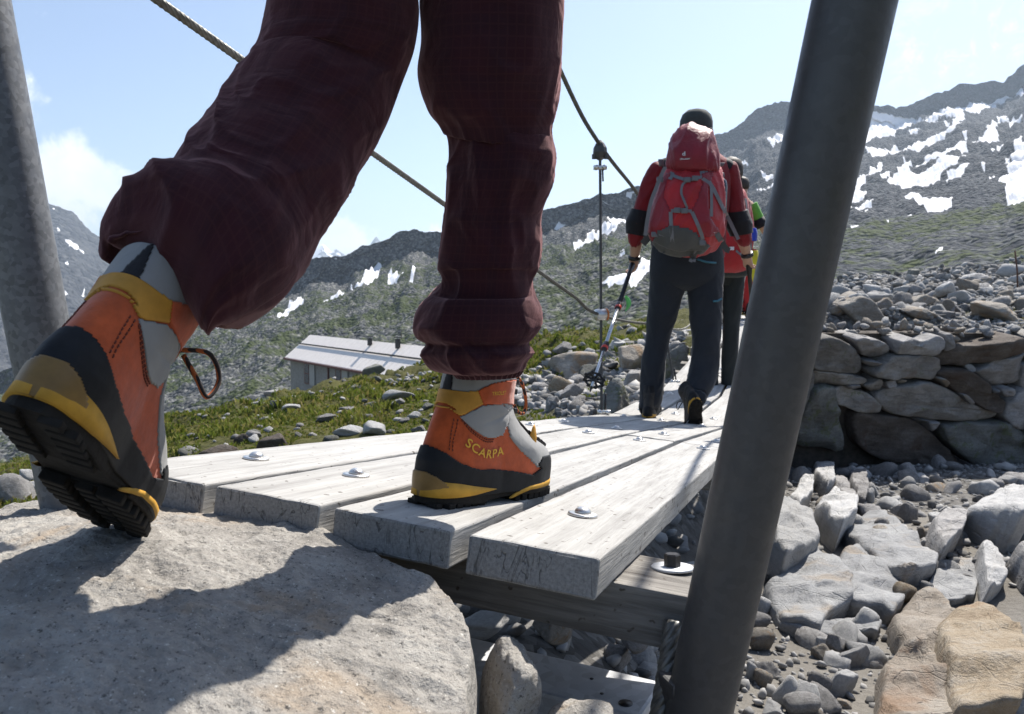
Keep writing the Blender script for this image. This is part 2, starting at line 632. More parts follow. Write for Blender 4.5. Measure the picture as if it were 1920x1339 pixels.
def plaid_mat(name):
    """wine red shirt-weave trousers with a fine check, UV in metres"""
    m, nt, b = newmat(name)
    uv = nt.coords('UV')
    sp = nt.add('ShaderNodeSeparateXYZ'); nt.l.new(uv, sp.inputs[0])
    wob = nt.noise(uv, 40, 2)

    def lines(c, period, width):
        a = nt.math('ADD', c, nt.math('MULTIPLY', wob, 0.0012))
        f = nt.math('FRACT', nt.math('DIVIDE', a, period))
        return nt.maprange(nt.math('ABSOLUTE', nt.math('SUBTRACT', f, 0.5)), 0.5 - width, 0.5)
    lu, lv = lines(sp.outputs[0], 0.0105, 0.16), lines(sp.outputs[1], 0.0105, 0.16)
    bu, bv = lines(sp.outputs[0], 0.063, 0.3), lines(sp.outputs[1], 0.063, 0.3)
    n = nt.noise(nt.coords('Object'), 7, 4, 0.6)
    base = nt.ramp(n, [(0.3, (0.030, 0.008, 0.013)), (0.7, (0.044, 0.011, 0.017))])
    base = nt.mix(nt.math('MULTIPLY', nt.math('MAXIMUM', bu, bv), 0.35), base, (0.015, 0.008, 0.014))
    base = nt.mix(nt.math('MULTIPLY', nt.math('MAXIMUM', lu, lv), 0.34), base, (0.065, 0.022, 0.022))
    nt.l.new(base, b.inputs['Base Color'])
    b.inputs['Roughness'].default_value = 0.85
    b.inputs['Specular IOR Level'].default_value = 0.15
    b.inputs['Sheen Weight'].default_value = 0.35
    b.inputs['Sheen Tint'].default_value = (0.9, 0.5, 0.5, 1)
    v = nt.coords('Object')
    w = nt.noise(v, 15, 3, 0.5, 1.0)
    mpw = nt.add('ShaderNodeMapping'); nt.l.new(uv, mpw.inputs['Vector']); mpw.inputs['Scale'].default_value = (6, 15, 1); mpw.inputs['Rotation'].default_value = (0, 0, 0.25)
    w2 = nt.noise(mpw.outputs[0], 1.0, 2, 0.4, 0.8)
    w = nt.math('ADD', w, nt.math('MULTIPLY', nt.math('ABSOLUTE', nt.math('SUBTRACT', w2, 0.5)), 1.1))
    f = nt.noise(v, 700, 2, 0.5)
    nt.l.new(nt.bump(nt.math('ADD', w, nt.math('MULTIPLY', f, 0.05)), 0.5, 0.012), b.inputs['Normal'])
    return m


M['plaid'] = plaid_mat('wine_check_cloth')
M['pants'] = cloth_mat('charcoal_softshell', (0.018, 0.021, 0.028), 0.75)
M['pants2'] = cloth_mat('dark_green_grey_cloth', (0.022, 0.026, 0.026), 0.8)
M['red_jacket'] = cloth_mat('red_softshell', (0.20, 0.012, 0.017), 0.65, wrinkle=0.5)
M['black_cloth'] = cloth_mat('black_softshell', (0.010, 0.010, 0.013), 0.7)
M['red_pack'] = cloth_mat('red_pack_nylon', (0.38, 0.010, 0.015), 0.5, 500, 0.45, 0.18, 0.4)
M['red_pack_dark'] = cloth_mat('dark_red_pack_nylon', (0.22, 0.008, 0.018), 0.5, 500, 0.45, 0.18, 0.4)
M['grey_pack'] = cloth_mat('grey_pack_nylon', (0.075, 0.076, 0.075), 0.6, 500, 0.3)
M['strap'] = cloth_mat('grey_webbing', (0.17, 0.165, 0.175), 0.6, 900, 0.15)
M['buckle'] = simple('grey_plastic', (0.13, 0.13, 0.14), 0.4)
M['black_plastic'] = simple('black_plastic', (0.014, 0.014, 0.016), 0.4)
M['green'] = cloth_mat('green_cloth', (0.12, 0.36, 0.045), 0.7)
M['yellow'] = cloth_mat('yellow_cloth', (0.62, 0.52, 0.03), 0.6)
M['blue'] = cloth_mat('blue_cloth', (0.02, 0.05, 0.42), 0.6)
M['red_trouser'] = cloth_mat('red_trouser_cloth', (0.42, 0.02, 0.02), 0.7)
M['cap'] = cloth_mat('grey_cap_knit', (0.055, 0.062, 0.058), 0.85, 300, 0.3)
M['skin'] = simple('skin', (0.50, 0.30, 0.21), 0.55, 0, 0.08, 20, 0.1, 0.002)
M['hair'] = simple('dark_hair', (0.03, 0.022, 0.016), 0.6, 0, 0.3, 120, 0.5, 0.004)
M['white_print'] = simple('white_print', (0.72, 0.70, 0.70), 0.6, 0, 0.05)
M['alu'] = steel_mat('pole_aluminium', (0.60, 0.61, 0.63), 0.32, 0.85, 0.06, 60)
M['red_plastic'] = simple('red_plastic', (0.55, 0.04, 0.02), 0.4)
M['blue_print'] = simple('teal_zip', (0.03, 0.14, 0.20), 0.5)
M['bottle'] = simple('dark_bottle', (0.02, 0.028, 0.04), 0.25)
# boot materials
M['suede'] = simple('orange_suede', (0.47, 0.085, 0.022), 0.85, 0, 0.2, 60, 0.35, 0.002, 0.2, sheen=0.3)
M['gold'] = simple('golden_leather', (0.50, 0.245, 0.035), 0.6, 0, 0.15, 50, 0.2, 0.001, 0.3)
M['rubber'] = simple('black_rubber', (0.011, 0.012, 0.014), 0.6, 0, 0.4, 40, 0.25, 0.002, 0.22)
M['sole_rubber'] = simple('dusty_sole_rubber', (0.016, 0.014, 0.012), 0.85, 0, 0.5, 45, 0.5, 0.003, 0.25)
M['midsole'] = simple('yellow_midsole', (0.50, 0.27, 0.035), 0.65, 0, 0.3, 25, 0.3, 0.002, 0.3)
M['tpu'] = simple('amber_heel_clip', (0.20, 0.115, 0.03), 0.4, 0, 0.25, 25, 0.1, 0.002, 0.4)
M['boot_grey'] = cloth_mat('grey_boot_fabric', (0.27, 0.268, 0.262), 0.8, 1200, 0.2)
M['boot_print'] = simple('yellow_print', (0.70, 0.40, 0.03), 0.6, 0, 0.05)
M['thread'] = simple('dark_thread', (0.15, 0.035, 0.02), 0.8)


def lace_mat():
    m, nt, b = newmat('black_orange_lace')
    uv = nt.coords('UV')
    w = nt.wave(uv, 26, 0, direction='DIAGONAL')
    nt.l.new(nt.ramp(w, [(0.45, (0.016, 0.012, 0.012)), (0.55, (0.42, 0.10, 0.02))], 'CONSTANT'), b.inputs['Base Color'])
    b.inputs['Roughness'].default_value = 0.8
    return m


M['lace'] = lace_mat()
M['boot_dark'] = simple('dark_boot_leather', (0.030, 0.026, 0.024), 0.8, 0, 0.3, 60)
M['snow_print'] = simple('white_boot_piping', (0.5, 0.5, 0.48), 0.7)
M['wood_wall'] = simple('grey_shingle', (0.30, 0.275, 0.25), 0.85, 0, 0.25, 6)
M['roof'] = simple('pale_metal_roof', (0.82, 0.75, 0.68), 0.7, 0.0, 0.06, 3)
M['dark_metal'] = simple('dark_sheet_metal', (0.03, 0.028, 0.028), 0.5)
M['glass_dark'] = simple('window_glass', (0.03, 0.035, 0.045), 0.15)
M['window_frame'] = simple('brown_frame', (0.14, 0.05, 0.035), 0.6)
M['shutter'] = simple('pale_shutter', (0.40, 0.38, 0.35), 0.7)

# ---------------------------------------------------------------- sky with broken cumulus low over the ranges
def build_sky():
    nt = NT(world.node_tree)
    bg = nt.n['Background']
    sky = nt.add('ShaderNodeTexSky', sky_type='NISHITA')
    sky.sun_disc = False
    sky.sun_elevation = SUN_EL
    sky.sun_rotation = SUN_AZ
    sky.altitude = 2000
    sky.air_density = 1.0
    sky.dust_density = 4.6
    sky.ozone_density = 0.6
    tc = nt.add('ShaderNodeTexCoord')
    d = tc.outputs['Generated']
    sp = nt.add('ShaderNodeSeparateXYZ'); nt.l.new(d, sp.inputs[0])
    z = sp.outputs[2]
    # cloud deck seen in perspective: project the direction on a plane above, keep it finite at the horizon
    zz = nt.math('ADD', nt.math('MAXIMUM', z, 0.0), 0.16)
    cx = nt.add('ShaderNodeCombineXYZ')
    nt.l.new(nt.math('DIVIDE', sp.outputs[0], zz), cx.inputs[0])
    nt.l.new(nt.math('DIVIDE', sp.outputs[1], zz), cx.inputs[1])
    nt.l.new(nt.math('MULTIPLY', z, 6.0), cx.inputs[2])
    puffs = nt.noise(d, 7.0, 8, 0.58, 0.35)
    wisps = nt.noise(cx.outputs[0], 2.6, 8, 0.68, 0.8)
    total = None
    blobs = [((130, 330), 0.055, 1.0), ((60, 340), 0.06, 1.0), ((175, 345), 0.045, 0.9), ((110, 395), 0.06, 0.8), ((-120, 300), 0.12, 1.0),
             ((625, 450), 0.035, 0.9), ((665, 455), 0.030, 0.85), ((590, 460), 0.03, 0.8), ((690, 385), 0.018, 0.4), ((810, 440), 0.03, 0.5),
             ((500, 470), 0.05, 0.8), ((330, 480), 0.08, 0.8), ((-500, 360), 0.2, 0.9), ((2500, 200), 0.2, 0.7)]
    for (px, py), rad, w in blobs:
        c = unit(ray(px, py))
        vm = nt.add('ShaderNodeVectorMath', operation='DISTANCE')
        nt.l.new(d, vm.inputs[0]); vm.inputs[1].default_value = tuple(c)
        g = nt.maprange(vm.outputs['Value'], 0.0, rad * 1.5, w, 0.0)
        total = g if total is None else nt.math('MAXIMUM', total, g)
    shape = nt.math('ADD', nt.math('MULTIPLY', total, 0.62), nt.math('MULTIPLY', nt.math('SUBTRACT', nt.noise(d, 26, 8, 0.6, 0.25), 0.5), 1.0))
    cum = nt.maprange(shape, 0.20, 0.46)
    wmask = None
    for (px, py), rad in (((1780, 95), 0.07), ((1730, 80), 0.05), ((1880, 80), 0.05), ((2300, 60), 0.2)):
        c = unit(ray(px, py))
        vm = nt.add('ShaderNodeVectorMath', operation='DISTANCE')
        nt.l.new(d, vm.inputs[0]); vm.inputs[1].default_value = tuple(c)
        g = nt.maprange(vm.outputs['Value'], 0.0, rad * 1.3, 1.0, 0.0)
        wmask = g if wmask is None else nt.math('MAXIMUM', wmask, g)
    wis = nt.math('MULTIPLY', nt.maprange(nt.noise(d, 30, 9, 0.72, 0.6), 0.47, 0.68), nt.math('MULTIPLY', wmask, 0.6))
    a = nt.math('MAXIMUM', nt.math('MULTIPLY', cum, 0.92), wis)
    tint = nt.ramp(nt.noise(d, 14, 7, 0.62), [(0.35, (6.6, 6.9, 7.3)), (0.62, (8.3, 8.2, 8.1))])
    mx = nt.add('ShaderNodeMix', data_type='RGBA')
    mx.clamp_factor = True
    nt.l.new(a, mx.inputs[0]); nt.l.new(sky.outputs[0], mx.inputs[6]); nt.l.new(tint, mx.inputs[7])
    nt.l.new(mx.outputs[2], bg.inputs['Color'])
    bg.inputs['Strength'].default_value = 0.11


build_sky()


# ---------------------------------------------------------------- mountains
def hill_mat(name, rock0, rock1, rock2, grass, scale, snowc=(0.80, 0.80, 0.82), bdist=1.0, patch=0.03, bstr=0.9):
    m, nt, b = newmat(name)
    v = nt.coords('Object')
    big = nt.noise(v, patch, 6, 0.6, 0.5)
    mid = nt.noise(v, scale * 0.25, 6, 0.65)
    blocks = nt.voronoi(v, scale * 1.3, 'F1', 'Color')
    sp = nt.add('ShaderNodeSeparateColor'); nt.l.new(blocks, sp.inputs[0])
    bd = nt.voronoi(v, scale * 1.3, 'F1', 'Distance')
    f = nt.math('ADD', nt.math('MULTIPLY', sp.outputs[0], 0.5), nt.math('MULTIPLY', mid, 0.5))
    col = nt.ramp(f, [(0.25, rock0), (0.5, rock1), (0.78, rock2)])
    g = nt.math('ADD', nt.attr('grass'), nt.math('MULTIPLY', nt.math('SUBTRACT', nt.noise(v, scale * 0.5, 6, 0.7), 0.5), 2.2))
    g = nt.math('ADD', g, nt.math('MULTIPLY', nt.math('SUBTRACT', big, 0.5), 1.5))
    gm = nt.maprange(g, 0.35, 0.75)
    gc = nt.mix(nt.noise(v, scale * 0.8, 3), tuple(x * 0.7 for x in grass), tuple(x * 1.25 for x in grass))
    col = nt.mix(nt.math('MULTIPLY', gm, 0.85), col, gc)
    s = nt.math('ADD', nt.attr('snow'), nt.math('MULTIPLY', nt.math('SUBTRACT', nt.noise(v, scale * 0.35, 6, 0.7), 0.5), 1.6))
    sm = nt.maprange(s, 0.0, 0.12)
    col = nt.mix(sm, col, snowc)
    nt.l.new(col, b.inputs['Base Color'])
    b.inputs['Roughness'].default_value = 0.9
    b.inputs['Specular IOR Level'].default_value = 0.1
    h = nt.math('ADD', nt.math('MULTIPLY', bd, -0.9), nt.math('MULTIPLY', mid, 1.6))
    h = nt.math('MULTIPLY', h, nt.math('SUBTRACT', 1.0, nt.math('MULTIPLY', sm, 0.9)))
    nt.l.new(nt.bump(h, bstr, bdist), b.inputs['Normal'])
    return m


def mountain(name, label, sky_pts, base_pts, y0, y1, px0, px1, ncol, nrow, amp, mat, snow=(), grass_fn=None, gamma=1.0, seed=0, jag=5.0, ledge=0.0, nscale=0.02, snow_noise=False, cliff=1.0):
    pxs = np.linspace(px0, px1, ncol)
    sky_pts, base_pts = np.array(sky_pts, float), np.array(base_pts, float)
    sk = np.interp(pxs, sky_pts[:, 0], sky_pts[:, 1])
    q = np.stack([pxs * 0.03, 0 * pxs, 0 * pxs], 1)
    sk = sk + jag * fbm(q, 4, seed + 5, 0.6)
    ba = np.interp(pxs, base_pts[:, 0], base_pts[:, 1])
    if isinstance(y0, list):
        y0 = np.interp(pxs, y0[0], y0[1])[None]
    s = np.concatenate([np.linspace(0, 1, nrow), 1 + np.array([0.03, 0.1, 0.3])])
    S = s[:, None]
    yy = y0 * (y1 / y0) ** (np.minimum(S / cliff, 1) * .97 + .03 * np.minimum(S, 1)) + np.maximum(S - 1, 0) * (y1 - y0)
    yy = np.broadcast_to(yy, (len(s), ncol))
    py = ba[None] + (sk - ba)[None] * np.minimum(S, 1) ** gamma
    PX = np.broadcast_to(pxs[None], py.shape)
    v = (669.5 - py) / FOC
    rx, ry, rz = (PX - 960) / FOC, CP + v * SP, -SP + v * CP
    X, Y, Z = rx / ry * yy, yy.copy(), rz / ry * yy
    over = np.maximum(S - 1, 0)
    Z = Z - over * (y1 - y0) * 0.5
    P = np.stack([X, Y, Z], -1)
    sc = nscale
    n1 = fbm(P * sc, 6, seed, 0.55)
    n2 = fbm(P * sc * 2.3 + 9, 6, seed + 3, 0.6, True)
    env = (yy / y1) ** 0.9 * np.clip(1.0 - 0.75 * np.minimum(S, 1) ** 6, 0, 1)
    dz = amp * env * (0.75 * n1 + 0.6 * n2)
    if ledge:
        st = (Z + 8 * n1 + 0.25 * X) / ledge
        dz = dz + ledge * 0.35 * np.sin(2 * np.pi * st) * env * np.clip(n1 + 0.5, 0, 1)
    P[..., 2] += dz
    P[..., 1] += 0.6 * dz
    pp = proj(P)
    sn = np.full(PX.shape, -3.0)
    for poly in snow:
        poly = np.array(poly, float)
        lo, hi = poly.min(0) - 12, poly.max(0) + 12
        m = (PX > lo[0]) & (PX < hi[0]) & (py > lo[1]) & (py < hi[1])
        if m.any():
            sn[m] = np.maximum(sn[m], np.clip(in_poly(PX[m], py[m], poly) / 2.2 + .3, -3, 3))
    if snow_noise:
        k = fbm(P * sc * np.array([1, 1, 3.0]), 5, seed + 31, 0.6)
        sn = np.maximum(sn, (k - 0.12) * 8)
    gr = grass_fn(PX, py, P, n1) if grass_fn else np.full(PX.shape, -1.0)
    gr = np.broadcast_to(gr, PX.shape)
    o = mk(name, P.reshape(-1, 3), grid_faces(len(s), ncol, False)[:, ::-1], mat, attrs={'snow': sn.ravel(), 'grass': gr.ravel()})
    tag(o, label, None, None, 'structure')
    return o


def zpoly(pts, ox, oy, s):
    return [(ox + a / s, oy + b / s) for a, b in pts]


ZR = lambda p: zpoly(p, 1340, 100, 2.678)
snow_right = [ZR(p) for p in (
    [(640, 345), (700, 318), (785, 312), (860, 332), (940, 345), (1005, 350), (1018, 378), (1120, 345), (1310, 255), (1480, 222), (1553, 192), (1553, 214), (1470, 250), (1385, 290), (1215, 355), (1080, 390), (1000, 395), (955, 410), (900, 430), (840, 450), (775, 462), (690, 440), (600, 400)],
    [(1290, 315), (1345, 290), (1340, 312), (1300, 325)], [(1165, 380), (1235, 362), (1230, 378), (1180, 392)],
    [(980, 425), (1040, 412), (1000, 440)],
    [(980, 490), (1100, 450), (1240, 392), (1200, 425), (1060, 500), (1000, 530), (950, 540), (900, 525), (870, 545), (800, 545), (750, 525), (760, 500), (870, 490), (930, 500)],
    [(1120, 495), (1230, 462), (1210, 480), (1130, 502)],
    [(1010, 600), (1110, 540), (1190, 515), (1330, 455), (1475, 415), (1440, 440), (1310, 500), (1230, 525), (1100, 575), (1030, 600)],
    [(875, 675), (940, 655), (935, 600), (960, 560), (1000, 590), (960, 625), (1010, 650), (1100, 630), (1200, 600), (1280, 572), (1250, 600), (1130, 660), (1020, 690), (950, 700)],
    [(1180, 645), (1310, 618), (1240, 640), (1190, 652)],
    [(705, 720), (715, 650), (770, 610), (850, 570), (840, 590), (780, 620), (760, 680)],
    [(690, 770), (700, 735), (780, 735), (760, 755)], [(680, 825), (740, 795), (810, 770), (790, 800), (720, 825)],
    [(705, 845), (780, 830), (760, 848)],
    [(960, 745), (1030, 730), (1080, 745), (1205, 740), (1180, 775), (1120, 800), (1080, 800), (1000, 775)],
    [(930, 845), (1050, 850), (990, 868)], [(870, 905), (915, 902), (890, 915)], [(1060, 950), (1140, 930), (1090, 960)], [(695, 918), (735, 914), (715, 926)],
    [(1515, 470), (1553, 445), (1553, 490)],
    [(1430, 690), (1480, 640), (1510, 580), (1553, 510), (1590, 500), (1590, 700), (1553, 720), (1500, 750), (1460, 740), (1480, 690)],
    [(1385, 640), (1420, 650), (1390, 668)], [(1120, 1060), (1190, 1010), (1150, 1050)], [(1520, 770), (1553, 760), (1553, 772)],
    [(260, 495), (320, 460), (360, 455), (355, 490), (300, 505)], [(110, 565), (170, 568), (140, 580)], [(210, 690), (310, 675), (320, 690)], [(180, 760), (240, 735), (200, 762)],
    [(240, 635), (300, 640), (260, 655)], [(1650, 300), (1900, 220), (1900, 260), (1700, 330)], [(1650, 560), (1850, 480), (1800, 560)])]

_sr = random.Random(77)
for _k in range(34):
    _x, _y = _sr.uniform(800, 1540), _sr.uniform(330, 720)
    if _y > 330 + (1553 - _x) * .0 + 360: continue
    _l, _t = _sr.uniform(30, 150), _sr.uniform(5, 12)
    _dx, _dy = _l * .92, -_l * _sr.uniform(.28, .5)
    snow_right.append(ZR([(_x, _y), (_x + _dx * .4, _y + _dy * .45 - _t * .6), (_x + _dx, _y + _dy - _t * .2), (_x + _dx * .55, _y + _dy * .5 + _t * .7), (_x + _dx * .1, _y + _t)]))

ZM = lambda p: zpoly(p, 540, 400, 6.0)
ZC = lambda p: zpoly(p, 1020, 340, 4.463)
snow_mid = [ZM(p) for p in (
    [(380, 1145), (470, 1040), (480, 965), (610, 955), (625, 1005), (780, 925), (700, 890), (780, 870), (880, 750), (930, 745), (990, 700), (1050, 730), (960, 830), (880, 890), (870, 935), (780, 945), (640, 1010), (500, 1085)],
    [(1120, 860), (1125, 740), (1180, 755), (1290, 760), (1200, 830)],
    [(1340, 840), (1420, 740), (1472, 732), (1400, 800)], [(0, 1190), (0, 1075), (60, 1085), (120, 1045), (165, 1060), (120, 1120)], [(-170, 1300), (-60, 1180), (0, 1100), (0, 1200), (-100, 1260)],
    [(515, 570), (560, 555), (540, 580)], [(260, 775), (300, 755), (280, 780)])] + [ZC(p) for p in (
    [(85, 405), (125, 350), (200, 355), (160, 375), (120, 408)], [(80, 440), (115, 430), (95, 450)],
    [(245, 560), (285, 525), (340, 510), (380, 460), (440, 465), (500, 430), (590, 440), (690, 425), (600, 470), (480, 470), (430, 490), (380, 520), (390, 550), (320, 560)],
    [(535, 410), (560, 395), (615, 362), (650, 385), (700, 400), (690, 430), (580, 432)], [(430, 550), (490, 510), (570, 500), (550, 535), (470, 555)],
    [(480, 390), (500, 375), (520, 400)],
    [(690, 190), (700, 150), (720, 125), (765, 120), (740, 150), (735, 185)], [(480, 200), (550, 203), (500, 208)],
    [(480, 915), (600, 890), (690, 870), (800, 830), (880, 805), (960, 780), (960, 850), (870, 870), (780, 910), (740, 935), (690, 910), (560, 925)],
    [(580, 680), (680, 655), (670, 668), (590, 690)], [(600, 745), (660, 722), (640, 745)], [(620, 795), (680, 770), (660, 795)])]
snow_mid += [[(448, 665), (470, 650), (480, 655), (460, 668)], [(385, 632), (410, 627), (400, 633)]]
snow_left = [[(118, 458), (145, 472), (158, 480), (140, 474)], [(118, 502), (126, 498), (124, 510)], [(95, 392), (102, 398), (98, 400)], [(106, 425), (112, 432), (110, 440)], [(120, 548), (128, 556), (122, 556)],
             [(0, 500), (6, 512), (2, 525)], [(150, 560), (158, 548), (156, 562)]]

mat_right = hill_mat('right_mountain_rock', (0.022, 0.026, 0.034), (0.048, 0.053, 0.062), (0.11, 0.114, 0.118), (0.050, 0.066, 0.014), 0.30, bdist=2.2, patch=0.006)
mat_mid = hill_mat('hillside_scree', (0.036, 0.040, 0.046), (0.082, 0.085, 0.086), (0.22, 0.22, 0.215), (0.040, 0.056, 0.012), 0.55, bdist=1.1, patch=0.012)
mat_left = hill_mat('left_mountain_rock', (0.035, 0.038, 0.045), (0.06, 0.063, 0.07), (0.09, 0.092, 0.095), (0.04, 0.048, 0.02), 0.05, bdist=12, patch=0.002)
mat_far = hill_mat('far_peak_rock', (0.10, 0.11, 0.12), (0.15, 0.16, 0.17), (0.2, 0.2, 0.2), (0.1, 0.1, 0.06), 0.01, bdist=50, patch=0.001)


def grass_right(px, py, P, n):
    lin = np.interp(px, [1500, 1600, 1700, 1850, 1920, 2200], [400, 400, 400, 370, 330, 250])
    return np.clip((py - lin) / 60, -0.9, 0.7) - 0.12


def grass_mid(px, py, P, n):
    cl = np.interp(px, [-300, 300, 560, 700, 830, 1000, 1200, 1500], [640, 620, 560, 500, 500, 450, 430, 420])
    return np.clip((py - cl) / 60, -0.7, 0.4) + 0.15


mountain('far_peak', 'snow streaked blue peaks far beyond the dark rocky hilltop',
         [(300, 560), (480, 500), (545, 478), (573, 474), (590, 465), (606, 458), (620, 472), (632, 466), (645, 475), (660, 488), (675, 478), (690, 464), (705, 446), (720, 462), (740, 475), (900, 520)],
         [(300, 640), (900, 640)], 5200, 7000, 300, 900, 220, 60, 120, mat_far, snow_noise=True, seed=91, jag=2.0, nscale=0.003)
mountain('mountain', 'blue hazy mountain ridge behind the left steel post',
         [(-900, 150), (-300, 250), (0, 330), (60, 366), (85, 380), (110, 387), (135, 402), (160, 425), (220, 475), (300, 525), (400, 575), (520, 625), (760, 690)],
         [(-900, 1000), (760, 900)], 700, 2400, -900, 760, 520, 200, 60, mat_left, snow_left, seed=41, jag=4.0, nscale=0.006, ledge=0)
mountain('mountain', 'steep rocky mountain streaked with snow fields on the right',
         [(1080, 420), (1190, 352), (1250, 325), (1300, 285), (1340, 252), (1380, 236), (1420, 206), (1450, 198), (1485, 197), (1560, 205), (1620, 200), (1640, 198), (1655, 200), (1668, 197), (1682, 206), (1720, 194), (1760, 174), (1800, 159), (1840, 153), (1868, 152), (1880, 156), (1900, 138), (1920, 120), (2000, 60), (2200, -60), (2700, -100)],
         [(1080, 600), (1500, 600), (1700, 570), (1920, 540), (2700, 560)], [[1230, 1480], [520, 160]], 1500, 1230, 2600, 980, 420, 40, mat_right, snow_right, grass_right, seed=11, jag=5.0, ledge=22, nscale=0.010, gamma=0.9, cliff=.86)
mountain('hillside', 'broad grey green scree hillside with a rocky top behind the walkers',
         [(-700, 860), (-300, 790), (0, 700), (150, 640), (300, 560), (400, 530), (500, 507), (573, 491), (590, 487), (620, 486), (650, 482), (667, 468), (683, 462), (707, 461), (737, 450), (755, 440), (773, 437), (795, 442), (822, 439), (900, 425), (1030, 396), (1060, 385), (1110, 372), (1150, 362), (1190, 358), (1250, 352), (1340, 365), (1500, 420), (1700, 480), (1800, 520)],
         [(-700, 1050), (0, 960), (340, 880), (560, 800), (840, 730), (1020, 700), (1200, 660), (1800, 620)], 110, 620, -700, 1800, 1000, 340, 22, mat_mid, snow_mid, grass_mid, seed=23, jag=4.0, ledge=0, nscale=0.022, cliff=.8)


# ---------------------------------------------------------------- the ground
def G_pts():
    up = []
    for px, py, y in ((20, 955, 3.2), (130, 965, 2.7), (20, 900, 7.5), (340, 855, 6.3), (340, 795, 15), (560, 845, 5.8), (560, 780, 11), (560, 736, 33), (800, 820, 5.8), (800, 752, 12), (800, 712, 36),
                      (1000, 790, 6.2), (1000, 715, 13), (1020, 655, 42), (1150, 740, 8.5), (1150, 685, 13), (1150, 640, 22), (1180, 605, 55), (900, 680, 45), (680, 724, 40),
                      (1290, 660, 10.5), (1400, 588, 12.5), (1600, 604, 10.6), (1900, 602, 11.6), (1600, 575, 14), (1900, 572, 15), (1600, 530, 28), (1900, 505, 36), (1400, 575, 30), (1700, 517, 34), (2300, 560, 20), (2300, 600, 12)):
        up.append(at(px, py, y))
    up += [np.array(p, float) for p in ((-.45, .55, -.52), (-2, .3, -.75), (0, 0, -.6), (0, -3, -.5), (3, -2, -.8), (.5, .5, -.85), (-1.1, 1.5, -.8), (-.1, 1.5, -.85), (-3, 3, -.95), (-6, 2, -1.2), (-8, -3, -1.0), (8, -3, -1.0), (-0.3, 3, -1.05), (0, 4.6, -1.25))]
    # falls away into the valley behind the knoll
    for px, py, y in ((0, 960, 17), (-300, 1040, 10), (340, 830, 30), (560, 770, 70), (800, 740, 80), (1020, 700, 90), (1200, 660, 100), (1600, 560, 60), (1900, 540, 70), (2300, 600, 60), (-300, 960, 60), (0, 900, 80), (340, 860, 100)):
        up.append(at(px, py, y))
    return np.array(up)


class RBF:
    def __init__(self, P):
        self.c = P[:, :2] * 1.0
        A = self.k(self.c, self.c)
        n = len(P)
        Q = np.c_[np.ones(n), self.c]
        S = np.block([[A + 1e-6 * np.eye(n), Q], [Q.T, np.zeros((3, 3))]])
        self.w = np.linalg.solve(S, np.r_[P[:, 2], 0, 0, 0])

    def k(self, a, b):
        d = np.hypot(a[:, None, 0] - b[None, :, 0], a[:, None, 1] - b[None, :, 1])
        return d

    def __call__(self, x, y):
        p = np.stack([np.ravel(x), np.ravel(y)], 1)
        out = np.empty(len(p))
        for i in range(0, len(p), 40000):
            q = p[i:i + 40000]
            out[i:i + 40000] = self.k(q, self.c) @ self.w[:len(self.c)] + self.w[len(self.c)] + q @ self.w[len(self.c) + 1:]
        return out.reshape(np.shape(x))


G_up = RBF(G_pts())
# wall base line runs from W0 to W1 on the far bank
W0, W1 = np.array([3.1, 9.55]), np.array([12.0, 10.9])
CHAN = [(0.15, 1.75), (0.42, 1.25), (1.2, 0.55), (4, -0.6), (14, -1.5), (16, 12.0), (12.0, 11.95), (7.5, 11.25), (3.3, 10.65), (2.6, 9.0), (1.7, 7.2), (0.7, 5.2), (0.25, 3.5)]


def G_bed(x, y):
    return -1.46 - 0.108 * (y - 2.8) + 0.03 * np.sin(1.3 * x + 0.7 * y)


def ground_z(x, y, detail=True):
    x, y = np.asarray(x, float), np.asarray(y, float)
    up = G_up(x, y)
    sd = in_poly(x.ravel(), y.ravel(), CHAN).reshape(x.shape)
    t = np.clip((sd + 0.15) / 0.75, 0, 1)
    # the near rim at the wall is steep
    near_wall = np.clip((y - (W0[1] - 0.4) - (x - W0[0]) * (W1[1] - W0[1]) / (W1[0] - W0[0])) / 0.4, 0, 1) * (x > 2.4)
    t = t * t * (3 - 2 * t)
    bed = np.minimum(G_bed(x, y), up)
    z = up * (1 - t) + bed * t
    # scree fan at the foot of the wall
    dw = (W0[1] + (x - W0[0]) * (W1[1] - W0[1]) / (W1[0] - W0[0])) - y
    z = np.where((x > 2.2) & (sd > 0), z + 0.10 * np.clip(1 - np.abs(dw - 0.3) / 1.9, 0, 1), z)
    if detail:
        r = np.hypot(x, y)
        P = np.stack([x, y, 0 * x], -1)
        a = np.clip(r * 0.012, 0.008, 0.35) * np.clip(1 - 0.8 * t, 0, 1) * np.where((x < .1 * y) & (y > 3.2), 1.7, 1.0)
        z = z + a * fbm(P * np.clip(2.2 / np.maximum(r, 1), 0.09, 1.2)[..., None] * 0 + P * 0.9, 5, 7, 0.55) * 1.6
        z = z + 0.35 * np.clip((r - 8) / 25, 0, 1) * fbm(P * 0.16, 4, 19)
        z = z + 0.02 * t * fbm(P * 2.2, 4, 77)
    return z


